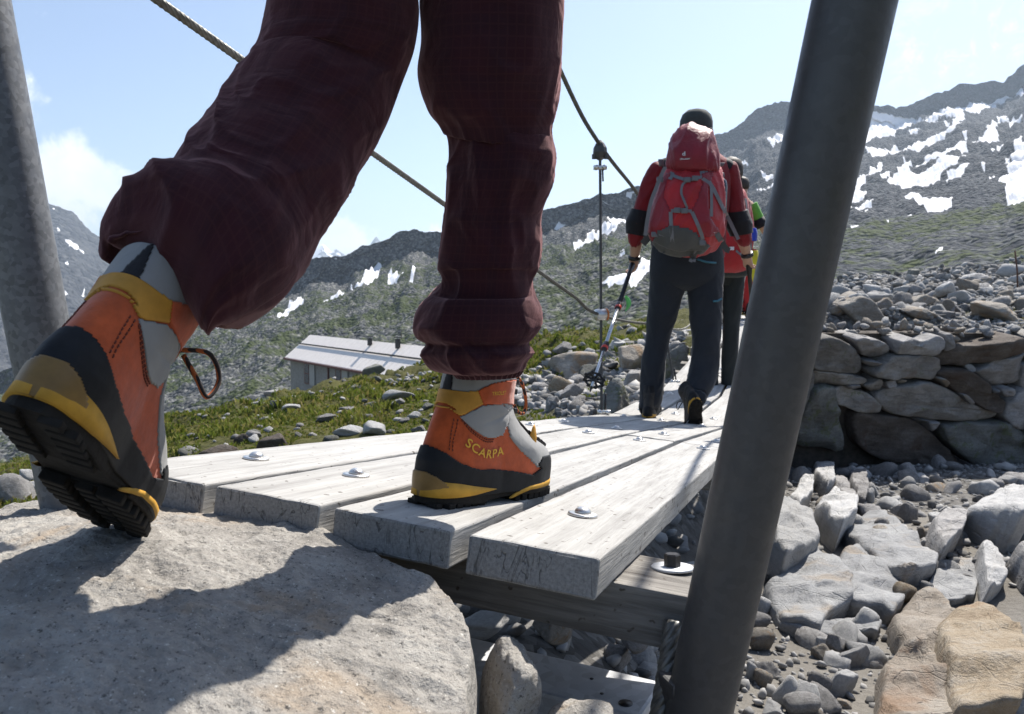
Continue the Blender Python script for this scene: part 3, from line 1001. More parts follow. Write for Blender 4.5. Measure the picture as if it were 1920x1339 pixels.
def ground_mat():
    m, nt, b = newmat('ground_soil')
    v = nt.coords('Object')
    n1 = nt.noise(v, 1.6, 6, 0.65)
    n2 = nt.noise(v, 22, 6, 0.7)
    n3 = nt.noise(v, 6, 5, 0.6)
    grass = nt.ramp(nt.math('ADD', nt.math('MULTIPLY', n2, 0.5), nt.math('MULTIPLY', n3, 0.5)), [(0.32, (0.034, 0.030, 0.014)), (0.5, (0.065, 0.066, 0.018)), (0.66, (0.105, 0.092, 0.034))])
    sand = nt.ramp(nt.math('ADD', nt.math('MULTIPLY', n2, 0.45), nt.math('MULTIPLY', n1, 0.55)), [(0.33, (0.13, 0.118, 0.102)), (0.5, (0.185, 0.172, 0.152)), (0.66, (0.24, 0.225, 0.20))])
    gv = nt.voronoi(v, 16, 'F1', 'Color')
    sp = nt.add('ShaderNodeSeparateColor'); nt.l.new(gv, sp.inputs[0])
    grav = nt.ramp(nt.math('ADD', nt.math('MULTIPLY', sp.outputs[0], 0.6), nt.math('MULTIPLY', n2, 0.4)), [(0.25, (0.08, 0.075, 0.068)), (0.5, (0.13, 0.124, 0.115)), (0.78, (0.22, 0.212, 0.2))])
    gm = nt.maprange(nt.math('ADD', nt.attr('grass'), nt.math('MULTIPLY', nt.math('SUBTRACT', n1, 0.5), 1.4)), 0.35, 0.65)
    sm = nt.maprange(nt.math('ADD', nt.attr('sand'), nt.math('MULTIPLY', nt.math('SUBTRACT', n3, 0.5), 0.8)), 0.35, 0.65)
    col = nt.mix(gm, grav, grass)
    col = nt.mix(sm, col, sand)
    nt.l.new(col, b.inputs['Base Color'])
    b.inputs['Roughness'].default_value = 0.95
    b.inputs['Specular IOR Level'].default_value = 0.15
    gd = nt.voronoi(v, 16, 'F1', 'Distance')
    h = nt.math('ADD', nt.math('MULTIPLY', gd, nt.math('SUBTRACT', -0.8, nt.math('MULTIPLY', sm, -0.75))), nt.math('MULTIPLY', n2, 0.7))
    nt.l.new(nt.bump(h, 0.8, 0.03), b.inputs['Normal'])
    return m


M['ground'] = ground_mat()


def build_ground():
    az = np.radians(np.concatenate([np.linspace(-180, -62, 30)[:-1], np.linspace(-62, -42, 30)[:-1], np.linspace(-42, 42, 640), np.linspace(42, 62, 30)[1:], np.linspace(62, 180, 30)[1:]]))
    r = 0.25 * (125 / 0.25) ** np.linspace(0, 1, 430)
    A, R_ = np.meshgrid(az, r)
    X, Y = R_ * np.sin(A), R_ * np.cos(A)
    Z = ground_z(X, Y)
    sd = in_poly(X.ravel(), Y.ravel(), CHAN).reshape(X.shape)
    sand = np.clip(sd / 0.8, -1, 1) * 0.9 + 0.1
    dw = (W0[1] + (X - W0[0]) * (W1[1] - W0[1]) / (W1[0] - W0[0])) - Y
    sand = np.where((X > 1.0) & (dw < 2.6), -1.0, sand)
    px = proj(np.stack([X, np.maximum(Y, .05), Z], -1))[..., 0]
    far_right = (Y > 8) & (X > 0.30 * Y)
    gr = np.where(sd > -0.1, -0.9, 0.75)
    gr = np.where(far_right, -0.45, gr)
    gr = np.where(far_right & (Y > 11) & (Y < 14) & (X > 7.2) & (X < 9.5), 0.6, gr)
    gr = np.where((R_ < 2.2), -0.4, gr)
    gr = np.where((X > -0.75) & (Y > 1.2) & (Y < 4.5), -0.9, gr)
    gr = np.where((X > -0.6 + 0.1 * Y) & (Y > 4) & (Y < 10) & ~far_right, gr - 0.35, gr)
    o = mk('ground', np.stack([X, Y, Z], -1).reshape(-1, 3), grid_faces(len(r), len(az), False)[:, ::-1], M['ground'], attrs={'grass': gr.ravel(), 'sand': sand.ravel()})
    tag(o, 'grassy and stony ground sloping down into a sandy stream bed', None, None, 'structure')


build_ground()

# ---------------------------------------------------------------- suspension bridge
BAZ = math.radians(19.42)
BA, BC = np.array([math.sin(BAZ), math.cos(BAZ)]), np.array([math.cos(BAZ), -math.sin(BAZ)])
TILT = -0.075
PROF_L = [-2, 0.92, 2.967, 4.36, 5.69, 7.0, 8.15, 9.3, 10.6, 13]
PROF_Z = [-.23 + .228, -.23 - .114 * .92, -.23 - .114 * 2.967, -.726, -.735, -.64, -.49, -.335, -.27, -.26]
OFF_L = [0, 2.967, 4.36, 6.07, 8.2, 10.6]
OFF_C = [0, 0.02, 0.09, 0.18, 0.19, 0.12]


def deck(l, c, dz=0.0):
    cc = c + np.interp(l, OFF_L, OFF_C)
    p = BA * l + BC * cc
    return np.array([p[0], p[1], np.interp(l, PROF_L, PROF_Z) + TILT * c + dz])


bridge = empty('suspension_bridge', (0, 0, 0))
tag(bridge, 'narrow plank suspension bridge hung from wire ropes, walked by the hikers', 'bridge')
THK = 0.052


def plank_mesh(L, W, T, seed, rough_end=True):
    """board along +X from 0 to L, rounded worn arrises, slightly uneven"""
    nx = max(10, int(L / 0.03))
    xs = np.concatenate([[0.0, 0.0015, 0.004], np.linspace(0.012, L - 0.012, nx), [L - 0.004, L - 0.0015, L]])
    ins = np.concatenate([[0.004, 0.0012, 0], np.zeros(nx), [0, 0.0012, 0.004]])
    r = 0.004
    sec = []
    for (cx, cy, a0) in ((W / 2 - r, T / 2 - r, 0), (-W / 2 + r, T / 2 - r, 90), (-W / 2 + r, -T / 2 + r, 180), (W / 2 - r, -T / 2 + r, 270)):
        for a in (0, 30, 60, 90):
            sec.append((cx + r * math.cos(math.radians(a0 + a)), cy + r * math.sin(math.radians(a0 + a))))
    sec = np.array(sec)
    # points along the long faces so that the top can undulate
    out = []
    for i in range(len(sec)):
        out.append(sec[i])
        q = sec[(i + 1) % len(sec)]
        d = np.linalg.norm(q - sec[i])
        k = int(d / 0.03)
        for j in range(1, k + 1):
            out.append(sec[i] + (q - sec[i]) * j / (k + 1))
    sec = np.array(out)
    V = np.zeros((len(xs), len(sec), 3))
    V[..., 0] = xs[:, None]
    sc = 1 - ins[:, None] / (W / 2)
    V[..., 1] = sec[None, :, 0] * sc
    V[..., 2] = sec[None, :, 1] * (1 - ins[:, None] / (T / 2)) - T / 2
    n = fbm(np.stack([V[..., 0] * 6, V[..., 1] * 40, V[..., 2] * 40], -1), 4, seed)
    e = fbm(np.stack([V[..., 0] * 60, V[..., 1] * 90, V[..., 2] * 90], -1), 3, seed + 3)
    V[..., 2] += 0.0012 * n + 0.0006 * e
    V[..., 1] += 0.0012 * n + 0.0009 * e
    V[:3, :, 0] += 0.002 * e[:3]
    V[-3:, :, 0] += 0.002 * e[-3:]
    F = [tuple(f) for f in grid_faces(len(xs), len(sec), True)]
    m = len(sec)
    F.append(tuple(range(m))[::-1])
    F.append(tuple((len(xs) - 1) * m + j for j in range(m)))
    F = [f[::-1] for f in F]
    return V.reshape(-1, 3), F


def fix_normals(me):
    bm = bmesh.new(); bm.from_mesh(me)
    bmesh.ops.recalc_face_normals(bm, faces=bm.faces[:])
    bm.to_mesh(me); bm.free()


PL = [(-1.017, -0.8165), (-0.796, -0.6165), (-0.596, -0.4165), (-0.391, -0.216)]
JL = [0.92, 2.967, 4.36, 5.69, 7.0, 8.15, 9.3, 10.6]
bolt_v, bolt_f = lathe_vf([(0.0005, 0.0095), (0.006, 0.009), (0.010, 0.0068), (0.0128, 0.0035), (0.0135, 0.0)], (0, 0, 0), (0, 0, 1), 20)
bolt_me = mesh_of('bolt', bolt_v, bolt_f, M['bolt']); fix_normals(bolt_me)
wash_v, wash_f = lathe_vf([(0.010, 0.0042), (0.0195, 0.0042), (0.0232, 0.0034), (0.024, 0.0)], (0, 0, 0), (0, 0, 1), 24)
wash_me = mesh_of('washer', wash_v, wash_f, M['bolt']); fix_normals(wash_me)
rng = random.Random(5)
for k in range(len(JL) - 1):
    for q, (c0, c1) in enumerate(PL):
        l0 = JL[k] + 0.003 + (rng.uniform(-.006, .012) if k == 0 else 0)
        l1 = JL[k + 1] - 0.003
        cm = (c0 + c1) / 2
        A, B = deck(l0, cm, rng.uniform(-.002, .002)), deck(l1, cm, rng.uniform(-.002, .002))
        X = unit(B - A)
        Yv = unit(np.array([-BC[0], -BC[1], -TILT]) - X * np.dot(X, [-BC[0], -BC[1], -TILT]))
        Z = np.cross(X, Yv)
        L = float(np.linalg.norm(B - A))
        V, F = plank_mesh(L, c1 - c0, THK, k * 7 + q)
        me = mesh_of('plank', V, F, M['plank'], smooth=False)
        fix_normals(me)
        o = link('plank', me, bridge)
        o.matrix_local = Matrix((tuple(np.append([X[0], Yv[0], Z[0]], A[0])), tuple(np.append([X[1], Yv[1], Z[1]], A[1])), tuple(np.append([X[2], Yv[2], Z[2]], A[2])), (0, 0, 0, 1)))
        for d in ((0.262 if k == 0 else 0.24), L - 0.17):
            yo = rng.uniform(-.012, .012)
            w = link('washer', wash_me, o); w.location = (d, yo, 0.0005)
            b = link('bolt', bolt_me, o); b.location = (d, yo, 0.0045); b.rotation_euler = (0, 0, rng.random() * 6)


def deckbox(l0, l1, c0, c1, ztop, zbot, mat, name, parent=None, bevel=0.004):
    """beam across the deck; local X along the beam"""
    lm = (l0 + l1) / 2
    A, B = deck(lm, c0, 0), deck(lm, c1, 0)
    X = unit(B - A)
    al = np.array([BA[0], BA[1], 0])
    al[2] = (np.interp(l1, PROF_L, PROF_Z) - np.interp(l0, PROF_L, PROF_Z)) / max(l1 - l0, 1e-6)
    Yv = unit(al - X * np.dot(al, X))
    Z = np.cross(X, Yv)
    L, W = np.linalg.norm(B - A), l1 - l0
    V, F = bevel_box_vf((L / 2, 0, (ztop + zbot) / 2), (L / 2, 0, 0), (0, W / 2, 0), (0, 0, (ztop - zbot) / 2), bevel)
    me = mesh_of(name, V, F, mat, smooth=False)
    o = link(name, me, parent)
    o.matrix_local = Matrix(((X[0], Yv[0], Z[0], A[0]), (X[1], Yv[1], Z[1], A[1]), (X[2], Yv[2], Z[2], A[2]), (0, 0, 0, 1)))
    return o


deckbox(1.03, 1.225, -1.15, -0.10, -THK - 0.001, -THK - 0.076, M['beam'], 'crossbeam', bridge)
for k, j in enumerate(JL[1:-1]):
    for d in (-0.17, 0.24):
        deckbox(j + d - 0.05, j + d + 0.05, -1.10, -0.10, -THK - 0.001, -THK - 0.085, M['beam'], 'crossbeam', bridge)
# hex bolt and big washer on the near crossbeam
P = deck(1.155, -0.162, -THK + 0.0005)
V, F = lathe_vf([(0.004, 0.004), (0.0305, 0.004), (0.032, 0.0025), (0.032, 0.0)], P, (0.0, 0.11, 1), 28)
mk('washer', V, F, M['galv_flat'], bridge)
V, F = lathe_vf([(0.0008, 0.0185), (0.0105, 0.0185), (0.0122, 0.0165), (0.0122, 0.0)], P + np.array([0, 0, 0.004]), (0.0, 0.11, 1), 6)
mk('bolt', V, F, M['black_steel'], bridge, smooth=False)

# wire ropes
POLE_R = 0.041
LB, LT = at(64, 575, 1.12), None
ldir = unit(at(-45, 0, 1.075) - at(64, 575, 1.12))
rb, rt = at(1340, 1195, 0.93), at(1602, 0, 0.815)
rdir = unit(rt - rb)


def on_axis(p, d, z):
    return p + d * ((z - p[2]) / d[2])


PTL, PTR = on_axis(LB, ldir, 2.38), on_axis(rb, rdir, 2.38)
S1 = at(1125, 272, 4.23)
FL, FR = deck(11.0, -1.15), deck(11.0, 0.12)
FTL, FTR = FL + np.array([-0.25, 0.1, 2.3]), FR + np.array([0.3, 0.05, 2.3])
cabB = np.array([PTL, (PTL + at(1054, 140, 3.70)) / 2 + np.array([0, 0, -0.03]), at(1054, 140, 3.70), S1, at(1193, 360, 5.15), at(1213, 398, 6.0), at(1262, 425, 7.6), (FTL + at(1262, 425, 7.6)) / 2 + np.array([0, 0, -.08]), FTL])
S1r = deck(4.15, -0.06) + np.array([0, 0, 1.45])
cabR = np.array([PTR, (PTR + S1r) / 2 + np.array([0, 0, -.12]), S1r, deck(5.9, -.04) + np.array([0, 0, 1.28]), deck(7.6, 0.0) + np.array([0, 0, 1.3]), (FTR + deck(7.6, 0) + np.array([0, 0, 1.3])) / 2 + np.array([0, 0, -.1]), FTR])


def rope(name, pts, r, strands=6, pitch=0.11, step=0.012, mat='rope', sub=4):
    P_ = resample(catmull(pts, 160), step)
    V, F = rope_vf(P_, r, strands, pitch, sub=sub)
    return mk(name, V, F, M[mat], bridge)


rope('wire_rope', cabB, 0.0115, step=0.014)
rope('wire_rope', cabR, 0.0115, step=0.03)
HL = on_axis(LB, ldir, 0.575)
S1h = at(1124, 590, 4.23)
S2h = at(1213, 606, 5.9)
hand = np.array([HL + (S1h - HL) * t for t in np.linspace(0, 1, 8)] + [S2h, at(1300, 600, 8.0), FL + np.array([0, 0, 0.95])])
rope('handrail_rope', hand, 0.0085, pitch=0.085, step=0.011)
HR = on_axis(rb, rdir, 0.575)
S1hr = deck(4.15, -0.06) + np.array([0, 0, 0.58])
handr = np.array([HR + (S1hr - HR) * t for t in np.linspace(0, 1, 6)] + [deck(6.0, -.02) + np.array([0, 0, 0.6]), deck(8.2, -.02) + np.array([0, 0, 0.62]), FR + np.array([0, 0, 0.95])])
rope('handrail_rope', handr, 0.0085, pitch=0.085, step=0.03)


def clampset(o, p, big=True):
    """rope clamp: body with two bolt ends"""
    m = MB()
    V, F = bevel_box_vf(p, (0.036, 0, 0), (0, 0.012, 0), (0, 0, 0.011), 0.004); m.add(V, F)
    for s in (-1, 1):
        V, F = lathe_vf([(0.003, 0.024), (0.011, 0.022), (0.0125, 0.012), (0.0125, -0.02)], p + np.array([s * 0.02, -0.005, 0]), (0, -1, 0), 12); m.add(V, F)
    v, f = m.data()
    mk('rope_clamp', v, f, M['bolt'], o)


def suspender(top, bot, hand_p, sleeve=True, detail=True):
    root = mk('suspender', *tube_vf(resample(np.array([top, bot]), 0.05), 0.0075, 8), M['galv_dark'], bridge)
    d = unit(bot - top)
    # saddle plates folded over the main rope
    m = MB()
    V, F = lathe_vf([(0.008, 0.075), (0.022, 0.06), (0.036, 0.035), (0.038, 0.01), (0.028, -0.018), (0.01, -0.03)], top + d * 0.05, -d, 8)
    m.add(V, F)
    for s in (-1, 1):
        V, F = lathe_vf([(0.012, -0.012), (0.013, 0.012)], top + d * 0.062 + np.array([s * 0.032, -0.006, 0]), (0, 0, 1), 6); m.add(V, F)
    v, f = m.data()
    mk('saddle', v, f, M['galv_dark'], root, smooth=False)
    if detail:
        clampset(root, top + d * 0.118)
        V, F = tube_vf(np.array([top + d * 0.13 + np.array([0.013, 0, 0]), top + d * 0.19 + np.array([0.015, 0, 0])]), 0.005, 6)
        mk('rope_tail', V, F, M['black_plastic'], root)
        m = MB()
        e = hand_p + np.array([0.008, -0.012, 0])
        V, F = lathe_vf([(0.028, -0.034), (0.031, -0.03), (0.031, 0.03), (0.028, 0.034)], e, (1, 0.3, 0.05), 16); m.add(V, F)
        v, f = m.data()
        mk('rope_sleeve', v, f, M['bolt'], root)
        V, F = lathe_vf([(0.0325, 0.024), (0.0325, 0.034)], e, (1, 0.3, 0.05), 16)
        mk('sleeve_cap', V, F, M['orange_cap'], root)
    b = bot - d * 0.03
    V, F = tube_vf(np.array([b - d * 0.10 + np.array([0.022, 0, 0]), b + np.array([0.02, 0, 0])]), 0.006, 8)
    mk('turnbuckle', V, F, M['black_plastic'], root)
    clampset(root, b + np.array([0.01, -0.02, -0.0]))


M['orange_cap'] = simple('orange_cap', (0.65, 0.2, 0.05), 0.5)
suspender(S1, at(1128, 782, 4.23), S1h)
suspender(at(1213, 398, 6.0), at(1264, 722, 6.0), S2h + np.array([0.03, 0, 0]), detail=False)
suspender(S1r, deck(4.15, -0.14), S1hr, detail=False)
suspender(deck(5.9, -.04) + np.array([0, 0, 1.28]), deck(5.9, -.14), S1hr, detail=False)
# anchor rope under the right end
rope('anchor_rope', np.array([at(1262, 1165, 1.0), at(1256, 1215, 0.985), at(1246, 1280, 0.97), at(1234, 1345, 0.96), at(1205, 1480, 0.95), at(1160, 1700, 0.93)]), 0.0125, 6, 0.10, 0.006, sub=6)


def post(name, label, base_z, top, p, d, mat):
    a, b = on_axis(p, d, base_z), on_axis(p, d, top)
    V, F = tube_vf(resample(np.array([a, b]), 0.15), POLE_R, 40)
    root = mk(name, V, F, mat, origin=a)
    tag(root, label, 'post', 'steel posts of the bridge')
    V, F = lathe_vf([(POLE_R + 0.012, 0.0), (POLE_R + 0.012, 0.02), (0.02, 0.026)], b, d, 24)
    mk('cap', V, F, mat, root)
    V, F = lathe_vf([(0.11, -0.012), (0.11, 0.0), (POLE_R + 0.004, 0.002)], a, d, 4)
    mk('base_plate', V, F, mat, root, smooth=False)
    return root, a, b


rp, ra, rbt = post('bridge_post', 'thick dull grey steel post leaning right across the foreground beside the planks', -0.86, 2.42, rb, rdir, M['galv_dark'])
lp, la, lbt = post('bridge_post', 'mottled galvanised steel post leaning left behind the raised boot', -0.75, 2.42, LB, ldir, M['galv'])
V, F = bevel_box_vf(at(1287, 1420, 0.95), (0.018, 0.003, 0), (-0.006, 0.02, 0.0), (-0.012, 0, 0.105), 0.004)
mk('gusset', V, F, M['galv_dark'], rp, smooth=False)
for nm, a_, b_ in (('far', FL, FTL), ('far', FR, FTR)):
    V, F = tube_vf(resample(np.array([a_ + np.array([0, 0, -0.5]), b_]), 0.3), POLE_R, 16)
    o = mk('bridge_post', V, F, M['galv_dark'], origin=a_ + np.array([0, 0, -0.5]))
    tag(o, 'far end steel post of the bridge ' + ('on its left side' if b_ is FTL else 'on its right side'), 'post', 'steel posts of the bridge')

# steel channel that ties the two post feet together
zb = -0.575
pa, pb = at(1226, 1258, 1.144), at(1221, 1330, 1.035)
pa[2] = pb[2] = zb
cdir = unit(np.array([0.885, -0.465, 0.0]) * 1.0)
fw = unit(np.cross((0, 0, 1), cdir))
wid = abs(np.dot(pa - pb, fw)) / 2
ce = (pa + pb) / 2
V, F = bevel_box_vf(ce - cdir * 0.75 - np.array([0, 0, 0.045]), cdir * 0.75, fw * (wid + 0.004), (0, 0, 0.045), 0.006)
beam = mk('steel_beam', V, F, M['galv_flat'], origin=ce, smooth=False)
tag(beam, 'flat galvanised steel beam under the near end of the planks, half in shadow', 'beam')
V, F = lathe_vf([(0.0105, -0.002), (0.0105, 0.0006)], ce - cdir * 0.03 - fw * 0.03 + np.array([0, 0, 0.0002]), (0, 0, 1), 12)
mk('drill_hole', V, F, M['black_steel'], beam)
for s, t in ((-0.10, 0.015), (-0.07, -0.02)):
    V, F = lathe_vf([(0.003, -0.002), (0.003, 0.0006)], ce + cdir * s + fw * t + np.array([0, 0, 0.0002]), (0, 0, 1), 8)
    mk('drill_hole', V, F, M['black_steel'], beam)

# pose of the walker's two boots
BS = 1.15
heel = at(775, 950, 1.15)
toe_dir = unit(np.array([math.sin(math.radians(36)), math.cos(math.radians(36)), 0]))
dn = np.array([BA[0], BA[1], -.114])
nrm = unit(np.cross(np.array([BC[0], BC[1], TILT]), dn))
tdir = unit(toe_dir - nrm * np.dot(toe_dir, nrm))
lc = (heel[0] * BA[0] + heel[1] * BA[1], heel[0] * BC[0] + heel[1] * BC[1])
sole_o = deck(lc[0], lc[1], 0.0015)
hl, tl = at(42, 772, .655), at(208, 1004, .965)
fdir = unit(tl - hl)
zdir = np.array([.27, .42, .88]); zdir = unit(zdir - fdir * np.dot(zdir, fdir))
_ty = np.cross(nrm, tdir)
BOOT_POSE = [[tdir[i] * BS, _ty[i] * BS, nrm[i] * BS, sole_o[i]] for i in range(3)] + [[0, 0, 0, 1]]

# ---------------------------------------------------------------- mountaineering boot (heel at x=0, toe at x=0.31, right foot: lateral side is -Y)
def boot_surface(th, z):
    """th 0..2pi round the slice (0 = heel, pi = toe), z height; returns points"""
    xb = np.interp(z, [0, .012, .03, .06, .085, .11, .13, .15, .17, .195], [.010, .004, .001, .0, .008, .017, .025, .032, .036, .040])
    xf = np.interp(z, [0, .012, .022, .032, .042, .052, .060, .067, .073, .079, .086, .095, .105, .115, .125, .14, .155, .175, .195],
                   [.303, .308, .309, .309, .308, .305, .300, .292, .281, .264, .243, .221, .202, .189, .180, .173, .170, .171, .178])
    t = 0.5 - 0.5 * np.cos(th)
    foot = np.interp(t, [0, .1, .2, .42, .6, .72, .85, 1], [.034, .037, .0375, .0345, .043, .0475, .046, .036])
    ank = np.interp(t, [0, .3, .6, 1], [.036, .042, .042, .032])
    b = np.interp(z, [0, .035, .075, .11, .15, .2], [0, 0, .3, .85, 1, 1])
    hw = foot * (1 - b) + ank * b
    hw = hw * np.interp(z, [0, .02, .05, .075, .1, .13, .16, .2], [1, 1, 1.0, .97, .92, .93, 1.0, 1.05])
    n = np.interp(z, [0, .05, .08, .12, .2], [2.7, 2.7, 2.3, 2.0, 2.0])
    prof = (1 - np.abs(2 * t - 1) ** n) ** (1 / n)
    x = xb + (xf - xb) * t
    # medial flare of the forefoot
    bend = np.interp(x, [0, .12, .2, .31], [0, 0, .004, .016]) * (1 - b)
    y = np.where(np.sin(th) > 0, 1, -1) * hw * prof + bend
    return np.stack([x, y, z + 0 * x], -1)


NTH, NZ = 200, 120
_th = np.linspace(0, 2 * np.pi, NTH, endpoint=False)
_th = _th + 0.32 * np.sin(2 * _th) * 0.0
_z = np.linspace(0.014, 0.193, NZ)
TH, ZZ = np.meshgrid(_th, _z)
BV = boot_surface(TH, ZZ)
# creases at the ankle flex and a soft dent pattern
cre = -0.0022 * np.exp(-((BV[..., 2] - (.118 + .25 * (BV[..., 0] - .10))) / .004) ** 2) * np.clip((BV[..., 0] - .06) / .05, 0, 1)
nb = fbm(BV * 35, 3, 61) * 0.0009
cen = np.stack([0.5 * (BV[..., 0].min(1) + BV[..., 0].max(1)), 0 * _z, _z], -1)[:, None]
outd = BV - cen
outd[..., 2] = 0
outd /= np.linalg.norm(outd, axis=-1, keepdims=True) + 1e-9
BV = BV + outd * (cre + nb)[..., None]
BF = grid_faces(NZ, NTH, True)
bvf = BV.reshape(-1, 3)
BVH_BOOT = BVHTree.FromPolygons([Vector(p) for p in bvf], [tuple(int(i) for i in f) for f in BF])
fc = bvf[BF].mean(1)
# vertex normals of the base surface
_e1 = np.roll(BV, -1, 1) - np.roll(BV, 1, 1)
_e2 = np.gradient(BV, axis=0)
BN = np.cross(_e1, _e2)
BN /= np.linalg.norm(BN, axis=-1, keepdims=True) + 1e-9
if np.mean(np.sum(BN * outd, -1)) < 0: BN = -BN
bnf = BN.reshape(-1, 3)


def shell(sel, t0, t1):
    """a skin over the selected faces of the boot, from offset t0 to t1, with closed edges"""
    F = BF[sel]
    idx, inv = np.unique(F.ravel(), return_inverse=True)
    F = inv.reshape(F.shape)
    n = len(idx)
    V = np.concatenate([bvf[idx] + bnf[idx] * t0, bvf[idx] + bnf[idx] * t1])
    faces = [tuple(f + n) for f in F]
    edges = {}
    for f in F:
        for a, b in zip(f, np.roll(f, -1)):
            edges[(a, b)] = True
    for (a, b) in list(edges):
        if (b, a) not in edges:
            faces.append((a, b, b + n, a + n))
    return V, faces


def region(poly, side=None):
    x, z = fc[:, 0], fc[:, 2]
    s = in_poly(x, z, poly) > 0
    if side == 'r': s &= fc[:, 1] < 0
    if side == 'l': s &= fc[:, 1] > 0
    return s


# the pattern pieces are traced on the side view of the boot (coordinates of an enlarged side view), then used for both sides
PZ = lambda p: [(720 + a / 3.347, 580 + b / 3.347) for a, b in p]
P_rand = PZ([(100, 900), (172, 890), (212, 840), (260, 850), (310, 868), (390, 908), (470, 962), (540, 994), (620, 1010), (690, 1004), (760, 1010), (860, 1026), (930, 1038), (955, 1020), (985, 1000), (965, 975), (990, 930), (1100, 900), (1100, 1300), (100, 1300)])
P_clip = PZ([(60, 1000), (190, 1004), (250, 1012), (310, 1040), (360, 1078), (400, 1110), (400, 1300), (60, 1300)])
P_cuff = PZ([(200, 640), (290, 640), (322, 622), (370, 615), (420, 628), (455, 655), (478, 668), (510, 655), (560, 625), (618, 592), (600, 545), (590, 512), (520, 517), (460, 512), (380, 500), (325, 478), (250, 440)])
P_slot = PZ([(318, 598), (345, 582), (400, 594), (452, 628), (450, 640), (395, 612), (340, 606)])
P_flap = PZ([(590, 512), (600, 545), (618, 592), (690, 596), (760, 590), (860, 610), (860, 440), (760, 450), (670, 468)])
P_collar = PZ([(100, 300), (325, 300), (325, 478), (380, 500), (460, 512), (520, 517), (590, 512), (670, 468), (760, 448), (900, 430), (900, 250), (100, 250)])
P_web = PZ([(345, 300), (440, 300), (432, 420), (425, 510), (368, 498), (350, 430)])
P_side = PZ([(478, 676), (520, 655), (620, 605), (735, 592), (785, 640), (778, 700), (762, 750), (740, 790), (690, 806), (640, 803), (580, 770), (530, 725)])
P_vamp = PZ([(745, 592), (782, 640), (772, 720), (790, 800), (840, 868), (905, 930), (955, 985), (985, 1000), (1010, 985), (1100, 930), (1100, 500), (860, 560)])
_bm = np.array(BOOT_POSE)            # 4x4 local to world of the planted boot
_lat = fc * np.array([1, -1, 1]) * np.where(fc[:, 1:2] > 0, 1, -1)
# mirrored face: same slice, opposite side
_iz, _it = np.divmod(np.arange(len(fc)), NTH)
_mir = _iz * NTH + (NTH - 1 - _it)
_sidef = np.where(_it < NTH // 2, _mir, np.arange(len(fc)))
_lw = fc[_sidef] @ _bm[:3, :3].T + _bm[:3, 3]
_pp = proj(_lw)


def region(poly):
    return in_poly(_pp[:, 0], _pp[:, 1], poly) > 0


rand_s = region(P_rand) | (fc[:, 2] < .030)
clip_s = region(P_clip)
slot_s = region(P_slot)
cuff_s = region(P_cuff) & ~slot_s
flap_s = region(P_flap) & ~cuff_s
web_s = region(P_web)
coll_s = region(P_collar) & ~web_s & ~cuff_s
side_s = region(P_side)
vamp_s = region(P_vamp) & ~rand_s & ~side_s & ~flap_s
_xz = fc[_sidef]


def sole_vf():
    """heel block, arch and lugged forefoot"""
    m = MB()

    def slab(x0, x1, zb0, zb1, zt, inset, nx=40):
        xs = np.linspace(x0, x1, nx)
        V = []
        for x in xs:
            t = np.clip((x - .003) / .306, 0.004, 0.996)
            th = math.acos(1 - 2 * t)
            a = boot_surface(np.array([th]), np.array([.02]))[0]
            b = boot_surface(np.array([2 * np.pi - th]), np.array([.02]))[0]
            ztop = zt(x)
            zbot = zb0 + (zb1 - zb0) * (x - x0) / (x1 - x0)
            rnd = 0.002
            V += [(x, a[1] + inset - 0.001, zbot), (x, a[1] + inset, zbot + rnd), (x, a[1] + inset, ztop), (x, b[1] - inset, ztop), (x, b[1] - inset, zbot + rnd), (x, b[1] - inset + 0.001, zbot)]
        V = np.array(V)
        F = [tuple(f) for f in grid_faces(nx, 6, True)]
        F.append(tuple(range(6))[::-1]); F.append(tuple((nx - 1) * 6 + j for j in range(6)))
        m.add(V, F)
    slab(.004, .10, .004, .002, lambda x: np.interp(x, [0, .08, .10], [.020, .018, .018]), .0022)
    slab(.102, .175, .004, .010, lambda x: np.interp(x, [.10, .16, .175], [.022, .022, .020]), .0)
    slab(.176, .306, .008, .010, lambda x: .016, .001)
    # lugs
    for x in np.arange(.008, .10, .0165):
        for s in (-1, 1):
            y0 = .034 * s
            w = np.interp(x, [0, .02, .1], [.5, .9, .85])
            V, F = bevel_box_vf((x + .006, y0 * .62 * w + .003 * s, .002), (.0062, 0, 0), (0, .0135 * w, 0), (0, 0, .0035), .0015); m.add(V, F)
    for x in np.arange(.178, .302, .0165):
        hw = np.interp(x, [.17, .21, .25, .28, .305], [.038, .043, .043, .036, .020])
        cy = np.interp(x, [.17, .2, .31], [.002, .004, .016])
        for s in (-1, 1):
            V, F = bevel_box_vf((x, cy + s * hw * .68, .004), (.0062, 0, 0), (0.002, hw * .30, 0), (0, 0, .0055), .0018); m.add(V, F)
        V, F = bevel_box_vf((x + .006, cy, .006), (.005, 0, 0), (0, hw * .22, 0), (0, 0, .004), .0015); m.add(V, F)
    return m.data()


